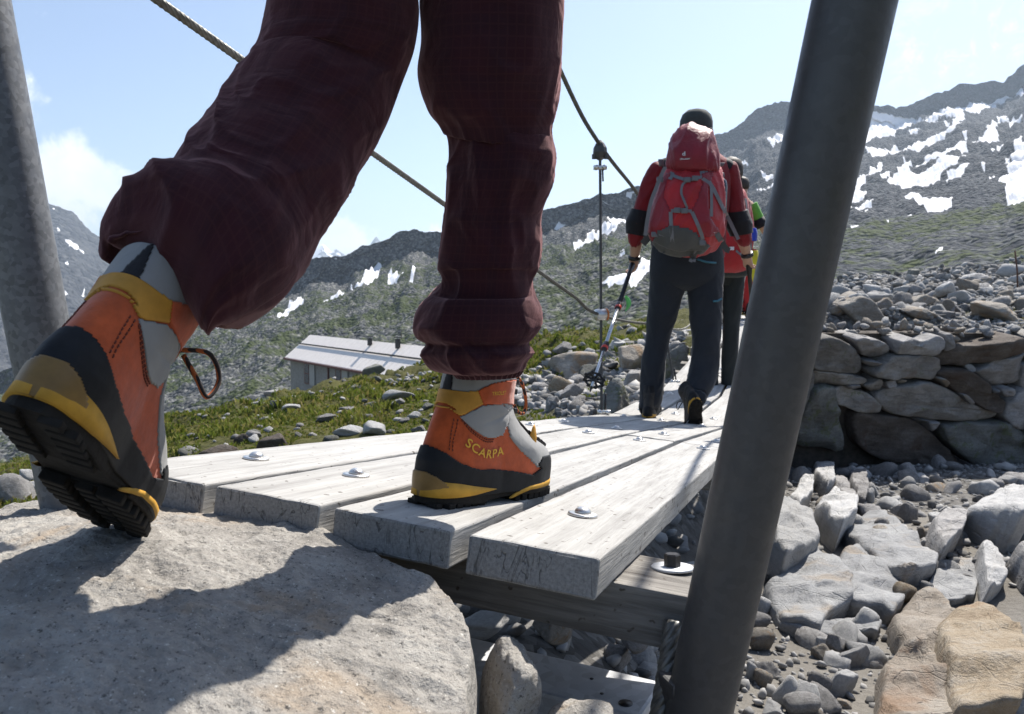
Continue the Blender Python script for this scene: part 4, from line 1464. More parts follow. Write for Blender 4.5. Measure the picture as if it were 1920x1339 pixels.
def band_vf(pts, out=0.001, thick=0.0022, side=None):
    """strip round the boot edge: pts (x, z_low, z_high), both sides and round the ends"""
    pts = np.array(pts)
    lo = np.interp
    sel = []
    th = np.linspace(0, 2 * np.pi, 240, endpoint=False)
    base = boot_surface(th, np.full(th.shape, .022))
    x = base[:, 0]
    zl, zh = np.interp(x, pts[:, 0], pts[:, 1]), np.interp(x, pts[:, 0], pts[:, 2])
    ok = (x >= pts[0, 0]) & (x <= pts[-1, 0]) & (zh - zl > 0.0006)
    nrm = np.gradient(base, axis=0)
    nrm = np.stack([nrm[:, 1], -nrm[:, 0], 0 * x], 1)
    nrm[0], nrm[-1] = (-1, 0, 0), nrm[-2]
    nrm /= np.linalg.norm(nrm, axis=1, keepdims=True) + 1e-9
    if np.mean(np.sum(nrm * (base - base.mean(0)), 1)) < 0: nrm = -nrm
    V = []
    for k in range(len(th)):
        p, q = base[k], nrm[k] * (out + thick)
        z0, z1 = zl[k], max(zh[k], zl[k] + .0003)
        V += [(p[0], p[1], z0), (p[0] + q[0], p[1] + q[1], z0 + .0008), (p[0] + q[0] * .8, p[1] + q[1] * .8, z1 - .0004), (p[0], p[1], z1)]
    F = []
    for k in range(len(th)):
        k2 = (k + 1) % len(th)
        if ok[k] and ok[k2]:
            for j in range(3):
                F.append((k * 4 + j, k2 * 4 + j, k2 * 4 + j + 1, k * 4 + j + 1))
    return np.array(V), F


def text_on_boot(body, path, size, side, mat, spread=1.0):
    """raised print: letters set along a side-view path and pressed on the boot"""
    cu = bpy.data.curves.new('print', 'FONT')
    cu.body = body
    cu.size = 1.0
    cu.space_character = 1.12
    cu.offset = 0.012
    ob = bpy.data.objects.new('print', cu)
    COL.objects.link(ob)
    dg = bpy.context.evaluated_depsgraph_get()
    me = bpy.data.meshes.new_from_object(ob.evaluated_get(dg))
    bpy.data.objects.remove(ob)
    bm = bmesh.new(); bm.from_mesh(me)
    bmesh.ops.triangulate(bm, faces=bm.faces[:])
    bmesh.ops.subdivide_edges(bm, edges=[e for e in bm.edges if e.calc_length() > .15], cuts=2)
    V = np.array([v.co[:] for v in bm.verts]); F = [tuple(v.index for v in f.verts) for f in bm.faces]
    bm.free()
    w = V[:, 0].max()
    path = catmull(np.array(path), 60)
    d = np.concatenate([[0], np.cumsum(np.linalg.norm(np.diff(path, axis=0), axis=1))])
    s = V[:, 0] / w * d[-1]
    bx, bz = np.interp(s, d, path[:, 0]), np.interp(s, d, path[:, 1])
    tg = np.gradient(path, axis=0); tg /= np.linalg.norm(tg, axis=1, keepdims=True)
    tx, tz = np.interp(s, d, tg[:, 0]), np.interp(s, d, tg[:, 1])
    X, Z = bx - tz * V[:, 1] * size, bz + tx * V[:, 1] * size
    top, bot = [], []
    for x, z in zip(X, Z):
        h = BVH_BOOT.ray_cast(Vector((x, side * .2, z)), Vector((0, -side, 0)))
        p = h[0] if h[0] is not None else Vector((x, side * .04, z))
        top.append((p.x, p.y + side * .0028, p.z)); bot.append((p.x, p.y - side * .0005, p.z))
    n = len(top)
    if side < 0:
        FF = F + [tuple(i + n for i in f[::-1]) for f in F]
    else:
        FF = [f[::-1] for f in F] + [tuple(i + n for i in f) for f in F]
    return np.array(top + bot), FF


def onboot(x, z, side, off=.002):
    h = BVH_BOOT.ray_cast(Vector((x, side * .2, z)), Vector((0, -side, 0)))
    p = h[0] if h[0] is not None else Vector((x, side * .03, z))
    return np.array([p.x, p.y + side * off, p.z])


def ontop(x, y, off=.002):
    h = BVH_BOOT.ray_cast(Vector((x + .12, y, .25)), Vector((-.52, 0, -.85)).normalized())
    if h[0] is None:
        return np.array([x, y, .1])
    return np.array(h[0]) + off * np.array(h[1]) * (1 if h[1].z > 0 else -1)


def SP_(pts):
    """side-view trace to (x, z) on the lateral surface"""
    lat = np.nonzero(_it >= NTH // 2)[0]
    face_n = np.cross(bvf[BF[lat][:, 1]] - bvf[BF[lat][:, 0]], bvf[BF[lat][:, 3]] - bvf[BF[lat][:, 0]]) @ _bm[:3, :3].T
    vis = np.abs(np.sum(unit_rows(face_n) * unit_rows(_lw[lat]), -1)) > .12
    lat = lat[vis]
    out = []
    for p in PZ(pts):
        k = lat[np.argmin(np.hypot(_pp[lat, 0] - p[0], _pp[lat, 1] - p[1]))]
        out.append((fc[k, 0], fc[k, 2]))
    return out


def unit_rows(a):
    return a / (np.linalg.norm(a, axis=-1, keepdims=True) + 1e-12)


BOOT_PARTS = []          # (name, V, F, mat, uv)
BOOT_PARTS.append(('upper', bvf + bnf * 0, [tuple(f) for f in BF], 'suede', None))
for nm, sel, t1, mt in (('rand', rand_s, .0026, 'rubber'), ('heel_clip', clip_s, .0045, 'tpu'), ('cuff', cuff_s, .0022, 'gold'), ('ankle_flap', flap_s, .0024, 'suede'),
                        ('collar', coll_s, .0012, 'boot_grey'), ('webbing', web_s, .0022, 'black_cloth'), ('ankle_panel', side_s, .0013, 'boot_grey'), ('tongue', vamp_s, .0013, 'boot_grey')):
    V, F = shell(sel, -.001, t1)
    BOOT_PARTS.append((nm, V, F, mt, None))
V, F = sole_vf(); BOOT_PARTS.append(('outsole', V, F, 'sole_rubber', None))
V, F = band_vf([(.000, .013, .035), (.02, .012, .034), (.045, .013, .0315), (.07, .015, .0275), (.10, .0185, .0235), (.12, .0205, .0210)], .0022, .003); BOOT_PARTS.append(('heel_wedge', V, F, 'midsole', None))
V, F = band_vf([(.150, .004, .0045), (.158, .005, .009), (.175, .010, .0165), (.195, .0145, .0215), (.23, .0155, .0235), (.27, .0155, .025), (.309, .0155, .027)], .0012, .0022); BOOT_PARTS.append(('midsole', V, F, 'midsole', None))
V, F = text_on_boot('SCARPA', SP_([(500, 848), (545, 890), (600, 922), (650, 930), (700, 922), (742, 905)]), .0165, -1, 'boot_print'); BOOT_PARTS.append(('print', V, F, 'boot_print', None))
V, F = text_on_boot('TRIOLET', SP_([(668, 540), (712, 534), (752, 530)]), .0072, -1, 'boot_print'); BOOT_PARTS.append(('print', V, F, 'boot_print', None))
# stitching seams
for side in (-1, 1):
    m = MB()
    for pth in (SP_([(440, 690), (425, 760), (410, 830), (405, 890)]), SP_([(462, 690), (446, 760), (432, 830), (426, 900)]), SP_([(490, 690), (540, 745), (590, 790), (640, 815), (690, 818)]), SP_([(485, 702), (535, 757), (585, 803), (640, 828), (690, 830)])):
        q = resample(catmull(np.array(pth), 30), .0045)
        for a, b in zip(q[:-1], q[1:]):
            e = a + (b - a) * .65
            V, F = tube_vf(np.array([onboot(a[0], a[1], side, .0004), onboot(*(a + (e - a) * .5), side, .0010), onboot(e[0], e[1], side, .0004)]), .0007, 5); m.add(V, F)
    v, f = m.data(); BOOT_PARTS.append(('stitching', v, f, 'thread', None))
# lacing: hooks, crossed laces, bow loop, pull tab
hooks = []
mh, ml = MB(), MB()
rows = [(.268, .012), (.250, .015), (.232, .017), (.214, .018), (.198, .019), (.186, .020)]
eye = []
for x, w in rows:
    for s in (-1, 1):
        p = ontop(x, s * w + np.interp(x, [.12, .2, .31], [0, .004, .016]), .003)
        eye.append(p)
        hooks.append(bevel_box_vf(p, (.0035, 0, -.002), (0, .0035, 0), (.001, 0, .0022), .001))
upper = []
for z in (.128, .142, .156, .170):
    for s in (-1, 1):
        th = math.pi - s * 0.62
        q = boot_surface(np.array([th]), np.array([z]))[0]
        p = np.array([q[0] + .004, q[1], q[2]])
        upper.append(p)
        hooks.append(bevel_box_vf(p, (.004, 0, 0), (0, .0028, 0), (0, 0, .004), .001))
allp = eye + upper
for k in range(0, len(allp) - 2, 2):
    for a, b in ((allp[k], allp[k + 3]), (allp[k + 1], allp[k + 2])):
        mid = (a + b) / 2 + np.array([.006, 0, .004])
        V, F = tube_vf(catmull(np.array([a, mid, b]), 8), .0019, 7); ml.add(V, F)
for v, f in hooks: BOOT_PARTS.append(('lace_hook', v, f, 'black_plastic', None))
k0 = upper[-3]
bow = [k0 + np.array([.002, 0, 0]), k0 + np.array([.018, -.012, .022]), k0 + np.array([.045, -.016, .016]), k0 + np.array([.062, -.018, -.012]), k0 + np.array([.058, -.020, -.032]), k0 + np.array([.040, -.020, -.030]), k0 + np.array([.022, -.016, -.008]), k0 + np.array([.006, -.004, .001])]
V, F = tube_vf(catmull(np.array(bow), 50), .0027, 8); ml.add(V, F)
bow2 = [k0, k0 + np.array([.012, .03, .014]), k0 + np.array([.03, .046, -.002]), k0 + np.array([.028, .044, -.026]), k0 + np.array([.014, .03, -.016]), k0 + np.array([.004, .01, 0])]
V, F = tube_vf(catmull(np.array(bow2), 40), .0027, 8); ml.add(V, F)
v, f = ml.data()
BOOT_PARTS.append(('lace', v, f, 'lace', 'len'))
tb = allp[10]
V, F = lathe_vf([(.001, -.001), (.004, .004), (.0085, .018), (.0085, .028), (.004, .036), (.001, .037)], tb + np.array([.004, -.004, .012]), (-.05, -.15, -1), 10)
c_ = V.mean(0)
V = c_ + (V - c_) * np.array([1, .45, 1])
BOOT_PARTS.append(('pull_tab', V, F, 'gold', None))

BOOT_ME = {}
for mirror in (False, True):
    for k, (nm, V, F, mt, uv) in enumerate(BOOT_PARTS):
        V = np.array(V, float).copy()
        if mirror:
            V[:, 1] *= -1
            F = [tuple(f)[::-1] for f in F]
        uvs = None
        if uv == 'len':
            uvs = np.stack([V[:, 0] * 3 + V[:, 2] * 3, V[:, 1] * 3 - V[:, 2] * 3], 1)
        me = mesh_of(nm, V, F, M[mt], smooth=nm not in ('outsole', 'print', 'lace_hook'), uv=uvs)
        if nm in ('outsole', 'upper', 'rand', 'cuff', 'ankle_flap', 'collar', 'ankle_panel', 'tongue', 'webbing', 'heel_clip', 'heel_wedge', 'midsole', 'print', 'lace_hook', 'lace', 'stitching', 'pull_tab'):
            if nm != 'print': fix_normals(me)
        BOOT_ME[(mirror, k)] = (nm, me)

DARK_SWAP = {'upper': 'boot_dark', 'cuff': 'boot_dark', 'ankle_flap': 'boot_dark', 'ankle_panel': 'boot_dark', 'tongue': 'boot_dark', 'collar': 'black_cloth', 'rand': 'rubber', 'heel_clip': 'rubber', 'heel_wedge': 'midsole', 'midsole': 'snow_print', 'lace': 'black_cloth'}


def put_boot(parent, mirror, origin, X, Z, label=None, swap=None, scale=1.0):
    """X = heel to toe direction, Z = up through the shaft"""
    X = unit(X); Z = unit(np.asarray(Z) - X * np.dot(X, Z)); Y = np.cross(Z, X)
    pl = WLOC[parent.name]
    o = np.asarray(origin) - pl
    S = scale
    mat = Matrix(((X[0] * S, Y[0] * S, Z[0] * S, o[0]), (X[1] * S, Y[1] * S, Z[1] * S, o[1]), (X[2] * S, Y[2] * S, Z[2] * S, o[2]), (0, 0, 0, 1)))
    boot = None
    for k in range(len(BOOT_PARTS)):
        nm, me = BOOT_ME[(mirror, k)]
        if swap is not None and nm in ('print', 'stitching', 'lace_hook', 'pull_tab', 'webbing'):
            continue
        if k == 0:
            boot = bpy.data.objects.new('boot', me); COL.objects.link(boot)
            boot.parent = parent; boot.matrix_local = mat
            WLOC[boot.name] = np.asarray(origin)
            ob = boot
            if label: boot['label'] = label
        else:
            ob = bpy.data.objects.new(nm, me); COL.objects.link(ob); ob.parent = boot
        if swap is not None:
            ob.material_slots[0].link = 'OBJECT'
            ob.material_slots[0].material = M[swap.get(nm, 'sole_rubber')]
    return boot

# ---------------------------------------------------------------- people: one skinned body each, clothes as children
def skin_body(chains, sub=1):
    """chains: list of [(xyz, radius), ...]; a chain may start with an index tuple (chain, vertex) to join an earlier one"""
    V, R, E, idx = [], [], [], []
    for ch in chains:
        ids = []
        prev = None
        for item in ch:
            if isinstance(item[0], str):
                prev = idx[item[1]][item[2]]
                ids.append(prev)
                continue
            V.append(tuple(item[0])); R.append(item[1])
            i = len(V) - 1
            ids.append(i)
            if prev is not None: E.append((prev, i))
            prev = i
        idx.append(ids)
    me = bpy.data.meshes.new('body')
    me.from_pydata(V, E, [])
    ob = bpy.data.objects.new('body', me)
    COL.objects.link(ob)
    md = ob.modifiers.new('skin', 'SKIN')
    md.use_smooth_shade = True
    lay = me.skin_vertices[0] if me.skin_vertices else None
    for k, r in enumerate(R):
        rr = r if isinstance(r, (tuple, list)) else (r, r)
        lay.data[k].radius = rr
        lay.data[k].use_root = (k == 0)
    if sub:
        s = ob.modifiers.new('sub', 'SUBSURF'); s.levels = sub; s.render_levels = sub
    dg = bpy.context.evaluated_depsgraph_get()
    out = bpy.data.meshes.new_from_object(ob.evaluated_get(dg))
    bpy.data.objects.remove(ob)
    out.polygons.foreach_set('use_smooth', np.ones(len(out.polygons), bool))
    return out


def _ensure_skin(me):
    pass


def hand_chains(base_idx, wrist, palm_dir, side_dir, curl_dir, s=1.0):
    """five fingers closed round a grip; palm_dir = along the hand, side_dir = towards the thumb, curl_dir = way the fingers bend"""
    w, d, sd, c = map(np.asarray, (wrist, unit(palm_dir), unit(side_dir), unit(curl_dir)))
    ch = []
    palm = [(w + d * .035 * s, (.026 * s, .016 * s)), (w + d * .072 * s, (.030 * s, .015 * s))]
    ch.append([('j', base_idx[0], base_idx[1])] + palm)
    return ch, palm


def finger_chains(k_palm, w, d, sd, c, s=1.0):
    w, d, sd, c = map(np.asarray, (w, unit(d), unit(sd), unit(c)))
    out = []
    for q, (o, L) in enumerate(((.024, .94), (.008, 1.05), (-.008, 1.0), (-.024, .8))):
        a = w + d * .078 * s + sd * o * s
        p1 = a + d * .022 * L * s + c * .012 * s
        p2 = p1 + (d * .3 + c) * .022 * L * s
        p3 = p2 + (-d * .75 + c * .35) * .022 * L * s
        out.append([('j', k_palm, 2), (a, .0095 * s), (p1, .009 * s), (p2, .0085 * s), (p3, .0075 * s)])
    t0 = w + d * .03 * s + sd * .026 * s
    t1 = t0 + (d * .6 + sd * .5 + c * .5) * .026 * s
    t2 = t1 + (d * .55 + c * .8 - sd * .2) * .024 * s
    out.append([('j', k_palm, 1), (t0, .011 * s), (t1, .0105 * s), (t2, .009 * s)])
    return out


def build_body_mesh(J, grip=None):
    """J: joint dict in world coordinates"""
    j = {k: np.asarray(v, float) for k, v in J.items()}
    pel = j['pelvis']
    up = unit(j['neck'] - pel)
    fwd = unit(j['fwd'])
    hd = j['head']
    chains = [[(pel, (.10, .075)), (pel + up * .14, (.11, .08)), (pel + (j['neck'] - pel) * .62, (.13, .085)), (pel + (j['neck'] - pel) * .86, (.10, .07)), (j['neck'], .058), (hd - unit(hd - j['neck']) * .045, (.066, .075)), (hd + unit(hd - j['neck']) * .02, (.078, .094)), (hd + unit(hd - j['neck']) * .075, (.062, .074)), (hd + unit(hd - j['neck']) * .105, (.03, .035))]]
    chains.append([('j', 0, 6), (hd + fwd * .098 - up * .005, .016), (hd + fwd * .110 - up * .022, .012)])       # nose
    for s in ('L', 'R'):
        sd = unit(j['sh' + s] - j['neck']); sd[2] = 0
        chains.append([('j', 0, 6), (hd + unit(sd) * .082 - fwd * .01, (.012, .02)), (hd + unit(sd) * .09 - fwd * .015 + up * .01, (.006, .018))])   # ears
    base = len(chains)
    for s in ('L', 'R'):
        sh, el, wr = j['sh' + s], j['el' + s], j['wr' + s]
        chains.append([('j', 0, 3), (sh, .046), ((sh + el) / 2, .042), (el, .043), (el + (wr - el) * .35, .044), (wr, .028)])
        k = len(chains) - 1
        d = unit(j.get('hd' + s, wr + (wr - el)) - wr)
        sdv = unit(j.get('th' + s, fwd))
        sdv = unit(sdv - d * np.dot(sdv, d))
        c = unit(j.get('cu' + s, np.cross(d, sdv)))
        c = unit(c - d * np.dot(c, d) - sdv * np.dot(c, sdv))
        chains.append([('j', k, 5), (wr + d * .035, (.027, .018)), (wr + d * .070, (.032, .017))])
        kp = len(chains) - 1
        chains += finger_chains(kp, wr, d, sdv, c)
    for s in ('L', 'R'):
        hp, kn, an = j['hip' + s], j['kn' + s], j['an' + s]
        toe = j.get('toe' + s, an + fwd * .14)
        chains.append([('j', 0, 0), (hp, .050), ((hp + kn) / 2, .042), (kn, .036), (kn + (an - kn) * .3, .036), (an, .022), (an + (toe - an) * .5, (.030, .024)), (toe, (.026, .018))])
    return skin_body(chains)


def loft_pairs(pairs, nr=120, na=72, fold=0.0, fscale=14, seed=0, depth=0.92, cap=True, extra=None, pinch=None):
    """sleeve-like surface through pairs of outline points: (Lx, Ly, Rx, Ry, y[, depth ratio])"""
    C, A, D = [], [], []
    for p in pairs:
        y = p[4]
        l, r = at(p[0], p[1], y), at(p[2], p[3], y)
        C.append((l + r) / 2); A.append((r - l) / 2); D.append(p[5] if len(p) > 5 else depth)
    C, A = catmull(C, nr), catmull(A, nr)
    D = catmull(np.array(D)[:, None], nr)[:, 0]
    T = np.gradient(C, axis=0); T /= np.linalg.norm(T, axis=1, keepdims=True)
    B = np.cross(T, A)
    B = B / (np.linalg.norm(B, axis=1, keepdims=True) + 1e-9) * (np.linalg.norm(A, axis=1) * D)[:, None]
    if B[0][1] > 0: B = -B
    phi = np.linspace(0, 2 * np.pi, na, endpoint=False)
    cp, spn = np.cos(phi), np.sin(phi)
    V = C[:, None] + cp[None, :, None] * A[:, None] + spn[None, :, None] * B[:, None]
    Nn = cp[None, :, None] * A[:, None] + spn[None, :, None] * B[:, None]
    Nn /= np.linalg.norm(Nn, axis=-1, keepdims=True)
    L = np.concatenate([[0], np.cumsum(np.linalg.norm(np.diff(C, axis=0), axis=1))])
    if fold is not None:
        s = L[:, None] + 0 * phi
        amp = fold(np.linspace(0, 1, nr)) if callable(fold) else np.full(nr, fold)
        rad = np.linalg.norm(A, axis=1)
        ang = 1.25
        q = np.stack([cp[None] * ang + 0 * s, spn[None] * ang + 0 * s, s * fscale + 0.8 * np.sin(phi * 2 + seed)[None]], -1)
        q = q + .35 * np.stack([vnoise(q * .8 + 5, seed + 40), vnoise(q * .8 + 11, seed + 41), 1.6 * vnoise(q * np.array([1.2, 1.2, .35]) + 3, seed + 42)], -1)
        r1 = 1 - np.abs(vnoise(q, seed)) * 1.7
        r2 = 1 - np.abs(vnoise(q * np.array([1.5, 1.5, 1.9]) + 7, seed + 9)) * 1.7
        f = np.sign(r1) * np.abs(r1) ** 1.6 * .75 + .38 * np.sign(r2) * np.abs(r2) ** 1.8 - .58 + .25 * vnoise(q * .5, seed + 20)
        keep = 0.5 + 0.5 * np.abs(spn)[None]
        V = V + Nn * (amp[:, None] * f * keep)[..., None]
    if extra is not None:
        V = extra(V, Nn, L, phi)
    UV = np.stack([np.broadcast_to(phi[None] * float(np.linalg.norm(A, axis=1).mean()), V.shape[:2]), np.broadcast_to(L[:, None], V.shape[:2])], -1)
    F = grid_faces(nr, na, True)
    F = [tuple(f) for f in F]
    if cap:
        F.append(tuple(range(na))[::-1]); F.append(tuple((nr - 1) * na + k for k in range(na)))
    return V.reshape(-1, 3), F, UV.reshape(-1, 2)


class Cloth:
    def __init__(self):
        self.v, self.f, self.u, self.n = [], [], [], 0

    def add(self, vfu):
        V, F, U = vfu
        self.v.append(V); self.u.append(U)
        self.f += [tuple(int(i) + self.n for i in f) for f in F]
        self.n += len(V)

    def mk(self, name, mat, parent):
        o = mk(name, np.concatenate(self.v), self.f, mat, parent, uv=np.concatenate(self.u))
        fix_normals(o.data)
        return o


def person(label, J):
    me = build_body_mesh(J)
    base = np.array([J['pelvis'][0], J['pelvis'][1], min(J['anL'][2], J['anR'][2]) - .08])
    for v in me.vertices:
        v.co = Vector(np.array(v.co) - base)
    me.materials.append(M['skin'])
    o = link('person', me, None, base)
    tag(o, label, 'person')
    return o


# ------------------------------------------------ the walker close to the camera (legs in view, the rest of the body above the frame)
HD = unit([0.36, 0.93, 0])
pel = np.array([-.10, 1.02, .60])
RT = np.array([HD[1], -HD[0], 0])
JW = dict(fwd=HD, pelvis=pel, neck=pel + HD * .12 + np.array([0, 0, .55]), head=pel + HD * .17 + np.array([0, 0, .70]),
          hipL=pel - RT * .09 - np.array([0, 0, .03]), hipR=pel + RT * .09 - np.array([0, 0, .03]),
          knL=at(570, 170, .99), anL=hl + (fdir * .085 + zdir * .11) * BS, toeL=hl + (fdir * .19 + zdir * .035) * BS, knR=at(935, 235, 1.13), anR=sole_o + (tdir * .085 + nrm * .11) * BS)
JW['toeR'] = sole_o + (tdir * .19 + nrm * .035) * BS
n_ = JW['neck']
JW.update(shL=n_ - RT * .18 - np.array([0, 0, .06]), shR=n_ + RT * .18 - np.array([0, 0, .06]))
JW.update(elL=JW['shL'] - RT * .08 - HD * .02 - np.array([0, 0, .28]), elR=JW['shR'] + RT * .08 - HD * .06 - np.array([0, 0, .27]))
JW.update(wrL=JW['elL'] + HD * .17 - np.array([0, 0, .17]), wrR=JW['elR'] + HD * .10 - np.array([0, 0, .21]))
walker = person('person in dark wine red trousers and orange mountain boots stepping onto the planks close up', JW)

cl = Cloth()
right_leg = [(600, -700, 1070, -700, 1.06, .8), (720, -420, 1085, -420, 1.06, .9), (770, -250, 1075, -250, 1.07), (785, -120, 1064, -120, 1.08), (786, 0, 1058, 0, 1.085), (790, 75, 1056, 75, 1.09), (784, 140, 1054, 140, 1.10), (800, 205, 1046, 205, 1.11), (824, 236, 1038, 236, 1.115),
             (839, 258, 1040, 258, 1.12), (842, 300, 1046, 300, 1.12), (836, 345, 1040, 345, 1.12), (831, 400, 1020, 400, 1.125), (824, 455, 1018, 455, 1.13), (820, 500, 1012, 500, 1.135), (829, 527, 1001, 527, 1.135),
             (806, 552, 1004, 552, 1.14), (784, 580, 1015, 580, 1.14), (776, 610, 1016, 610, 1.14), (782, 633, 1003, 633, 1.14), (800, 645, 994, 645, 1.14), (791, 660, 1004, 660, 1.14), (797, 680, 992, 678, 1.14), (814, 694, 986, 692, 1.14), (845, 701, 975, 699, 1.14)]


def foldR(t):
    return np.interp(t, [0, .25, .36, .46, .6, .75, .86, .97, 1], [.003, .005, .009, .010, .008, .010, .013, .009, .004])


cl.add(loft_pairs(right_leg, 230, 120, foldR, 13, 3, .90))
left_leg = [(560, -420, 900, -420, 1.0, .85), (540, -220, 840, -220, 1.02), (515, -60, 785, -60, 1.03), (508, 0, 785, 25, 1.035), (492, 80, 780, 88, 1.04), (470, 130, 752, 165, 1.035), (438, 172, 727, 228, 1.015), (394, 240, 686, 294, .99), (350, 290, 650, 362, .96), (306, 343, 606, 424, .93), (258, 388, 572, 486, .90),
            (206, 408, 538, 540, .875), (170, 418, 482, 578, .855), (160, 442, 446, 598, .845), (165, 474, 414, 610, .84), (190, 486, 394, 598, .845)]


def foldL(t):
    return np.interp(t, [0, .2, .35, .5, .7, .85, .96, 1], [.003, .005, .010, .009, .010, .011, .009, .004])




def hem_up(V, Nn, L, phi):
    """the hem rides up over the back of the lifted boot"""
    t = L / L[-1]
    w = np.clip((t - .72) / .28, 0, 1) ** 1.5
    d = V[int(len(L) * .7)].mean(0) - V[-1].mean(0)
    d = d / np.linalg.norm(d)
    near = np.clip(np.sin(phi) * .9 - .25 * np.cos(phi) + .1, 0, 1) ** 1.2
    return V + (w[:, None] * near[None] * .085)[..., None] * d


cl.add(loft_pairs(left_leg, 220, 120, foldL, 11, 8, .92, extra=hem_up))
cl.add(loft_pairs([(700, -110, 880, -110, 1.03, 1.0), (610, -160, 1000, -160, 1.03, .9), (545, -260, 1085, -260, 1.03, .75), (535, -420, 1085, -420, 1.03, .72), (560, -560, 1060, -560, 1.03, .70)], 40, 64, .004, 8, 5, .8))
cl.mk('trousers', M['plaid'], walker)


def cuffx(V, Nn, L, phi):
    return V + Nn * (.0022 * np.sign(np.sin(phi * 34)) * np.abs(np.sin(phi * 34)) ** .5)[None, :, None]


c2 = Cloth(); c2.add(loft_pairs([(842, 690, 980, 688, 1.14), (850, 700, 978, 698, 1.14), (858, 709, 972, 706, 1.14)], 14, 240, None, extra=cuffx, cap=False)); c2.mk('elastic_cuff', M['plaid'], walker)
# jacket and cap above the frame
cj = Cloth()
cj.add(loft_pairs([(545, -500, 1080, -500, 1.03, .7), (545, -640, 1080, -640, 1.04, .68), (520, -900, 1110, -900, 1.09, .62), (560, -1050, 1100, -1050, 1.12, .55), (760, -1130, 920, -1130, 1.14, .9)], 50, 64, .006, 9, 4))
for s in ('L', 'R'):
    P_ = catmull(np.array([JW['sh' + s] + (JW['neck'] - JW['sh' + s]) * .3, JW['sh' + s], (JW['sh' + s] + JW['el' + s]) / 2, JW['el' + s], JW['wr' + s]]), 40)
    V, F = tube_vf(P_, np.interp(np.linspace(0, 1, 40), [0, .3, .7, 1], [.08, .078, .066, .045]), 24)
    V = V + .004 * fbm(V * 25, 3, 9)[:, None]
    cj.add((V, F, V[:, :2]))
cj.mk('jacket', M['black_cloth'], walker)
hc = JW['head']
V, F = lathe_vf([(.084, -.01), (.088, .03), (.078, .075), (.05, .105), (.01, .118)], hc + np.array([0, 0, .02]), (0, 0, 1), 24)
mk('cap', V, F, M['cap'], walker)

# boots
put_boot(walker, False, sole_o, tdir, nrm, 'right boot standing flat on the third plank', None, BS)
put_boot(walker, True, hl, fdir, zdir, 'left boot pushing off with its dark sole lifted', None, BS)

# ---------------------------------------------------------------- the three hikers ahead on the bridge
ZH = lambda x, y: (1080 + x / 2.092, 180 + y / 2.092)
ZP = lambda x, y: (1160 + x / 4.464, 200 + y / 4.464)


def zpairs(rows, ys, z=ZH):
    out = []
    for k, r in enumerate(rows):
        y = ys if not isinstance(ys, (list, tuple)) else np.interp(k / (len(rows) - 1), np.linspace(0, 1, len(ys)), ys)
        a, b = z(r[0], r[1]), z(r[2], r[3])
        out.append((*a, *b, float(y)) + tuple(r[4:5]))
    return out


def cloth(name, pairs, mat, parent, nr=60, na=40, fold=.008, fs=9, seed=0, depth=.92):
    c = Cloth(); c.add(loft_pairs(pairs, nr, na, fold, fs, seed, depth)); return c.mk(name, M[mat], parent)


def cast(bvh, px, py, y_fb, off=.006):
    d = Vector(ray(px, py)).normalized()
    h = bvh.ray_cast(Vector((0, 0, 0)), d)
    if h[0] is None or h[3] > y_fb * 1.25:
        return at(px, py, y_fb)
    return np.array(h[0]) - np.array(d) * off


def ribbon(name, bvh, pts, wpx, y_fb, mat, parent, z=ZP, off=.006, thick=.003, nn=26):
    p = catmull(np.array([z(*q) for q in pts], float), nn)
    t = np.gradient(p, axis=0); t /= np.linalg.norm(t, axis=1, keepdims=True) + 1e-9
    n = np.stack([-t[:, 1], t[:, 0]], 1) * wpx / 2
    V = []
    for a, b in zip(p, n):
        c = cast(bvh, a[0], a[1], y_fb, off)
        l, r = at(*(a - b), c[1]), at(*(a + b), c[1])
        l2 = cast(bvh, *(a - b), c[1], off); r2 = cast(bvh, *(a + b), c[1], off)
        if abs(l2[1] - c[1]) < .04: l = l2
        if abs(r2[1] - c[1]) < .04: r = r2
        bk = unit(ray(*a)) * thick
        V += [l, r, r + bk, l + bk]
    F = [tuple(f) for f in grid_faces(len(p), 4, True)] + [(0, 1, 2, 3), tuple(4 * (len(p) - 1) + k for k in (3, 2, 1, 0))]
    o = mk(name, V, F, M[mat], parent, smooth=False)
    fix_normals(o.data)
    return o


def patch_on(name, V, F, polyz, mat, parent, z, t=.004, y_ref=4.1):
    """panel sewn on: faces of a surface whose centres lie in an outline on the side towards us"""
    V = np.asarray(V); Fq = np.array([f for f in F if len(f) == 4])
    c = V[Fq].mean(1)
    nrm = np.cross(V[Fq[:, 1]] - V[Fq[:, 0]], V[Fq[:, 3]] - V[Fq[:, 0]])
    if np.mean(np.sum(nrm * (c - V.mean(0)), 1)) < 0: nrm = -nrm
    front = np.sum(nrm * c, 1) < 0
    pp = proj(c)
    poly = [z(*q) for q in polyz]
    sel = (in_poly(pp[:, 0], pp[:, 1], poly) > 0) & front
    Fq = Fq[sel]
    idx, inv = np.unique(Fq.ravel(), return_inverse=True)
    Fi = inv.reshape(Fq.shape); n = len(idx)
    vn = np.zeros((n, 3)); 
    for k in range(4): np.add.at(vn, Fi[:, k], nrm[sel])
    vn /= np.linalg.norm(vn, axis=1, keepdims=True) + 1e-12
    VV = np.concatenate([V[idx] - vn * .002, V[idx] + vn * t])
    faces = [tuple(f + n) for f in Fi]
    E = {(a, b) for f in Fi for a, b in zip(f, np.roll(f, -1))}
    faces += [(a, b, b + n, a + n) for (a, b) in E if (b, a) not in E]
    o = mk(name, VV, faces, M[mat], parent)
    fix_normals(o.data)
    return o


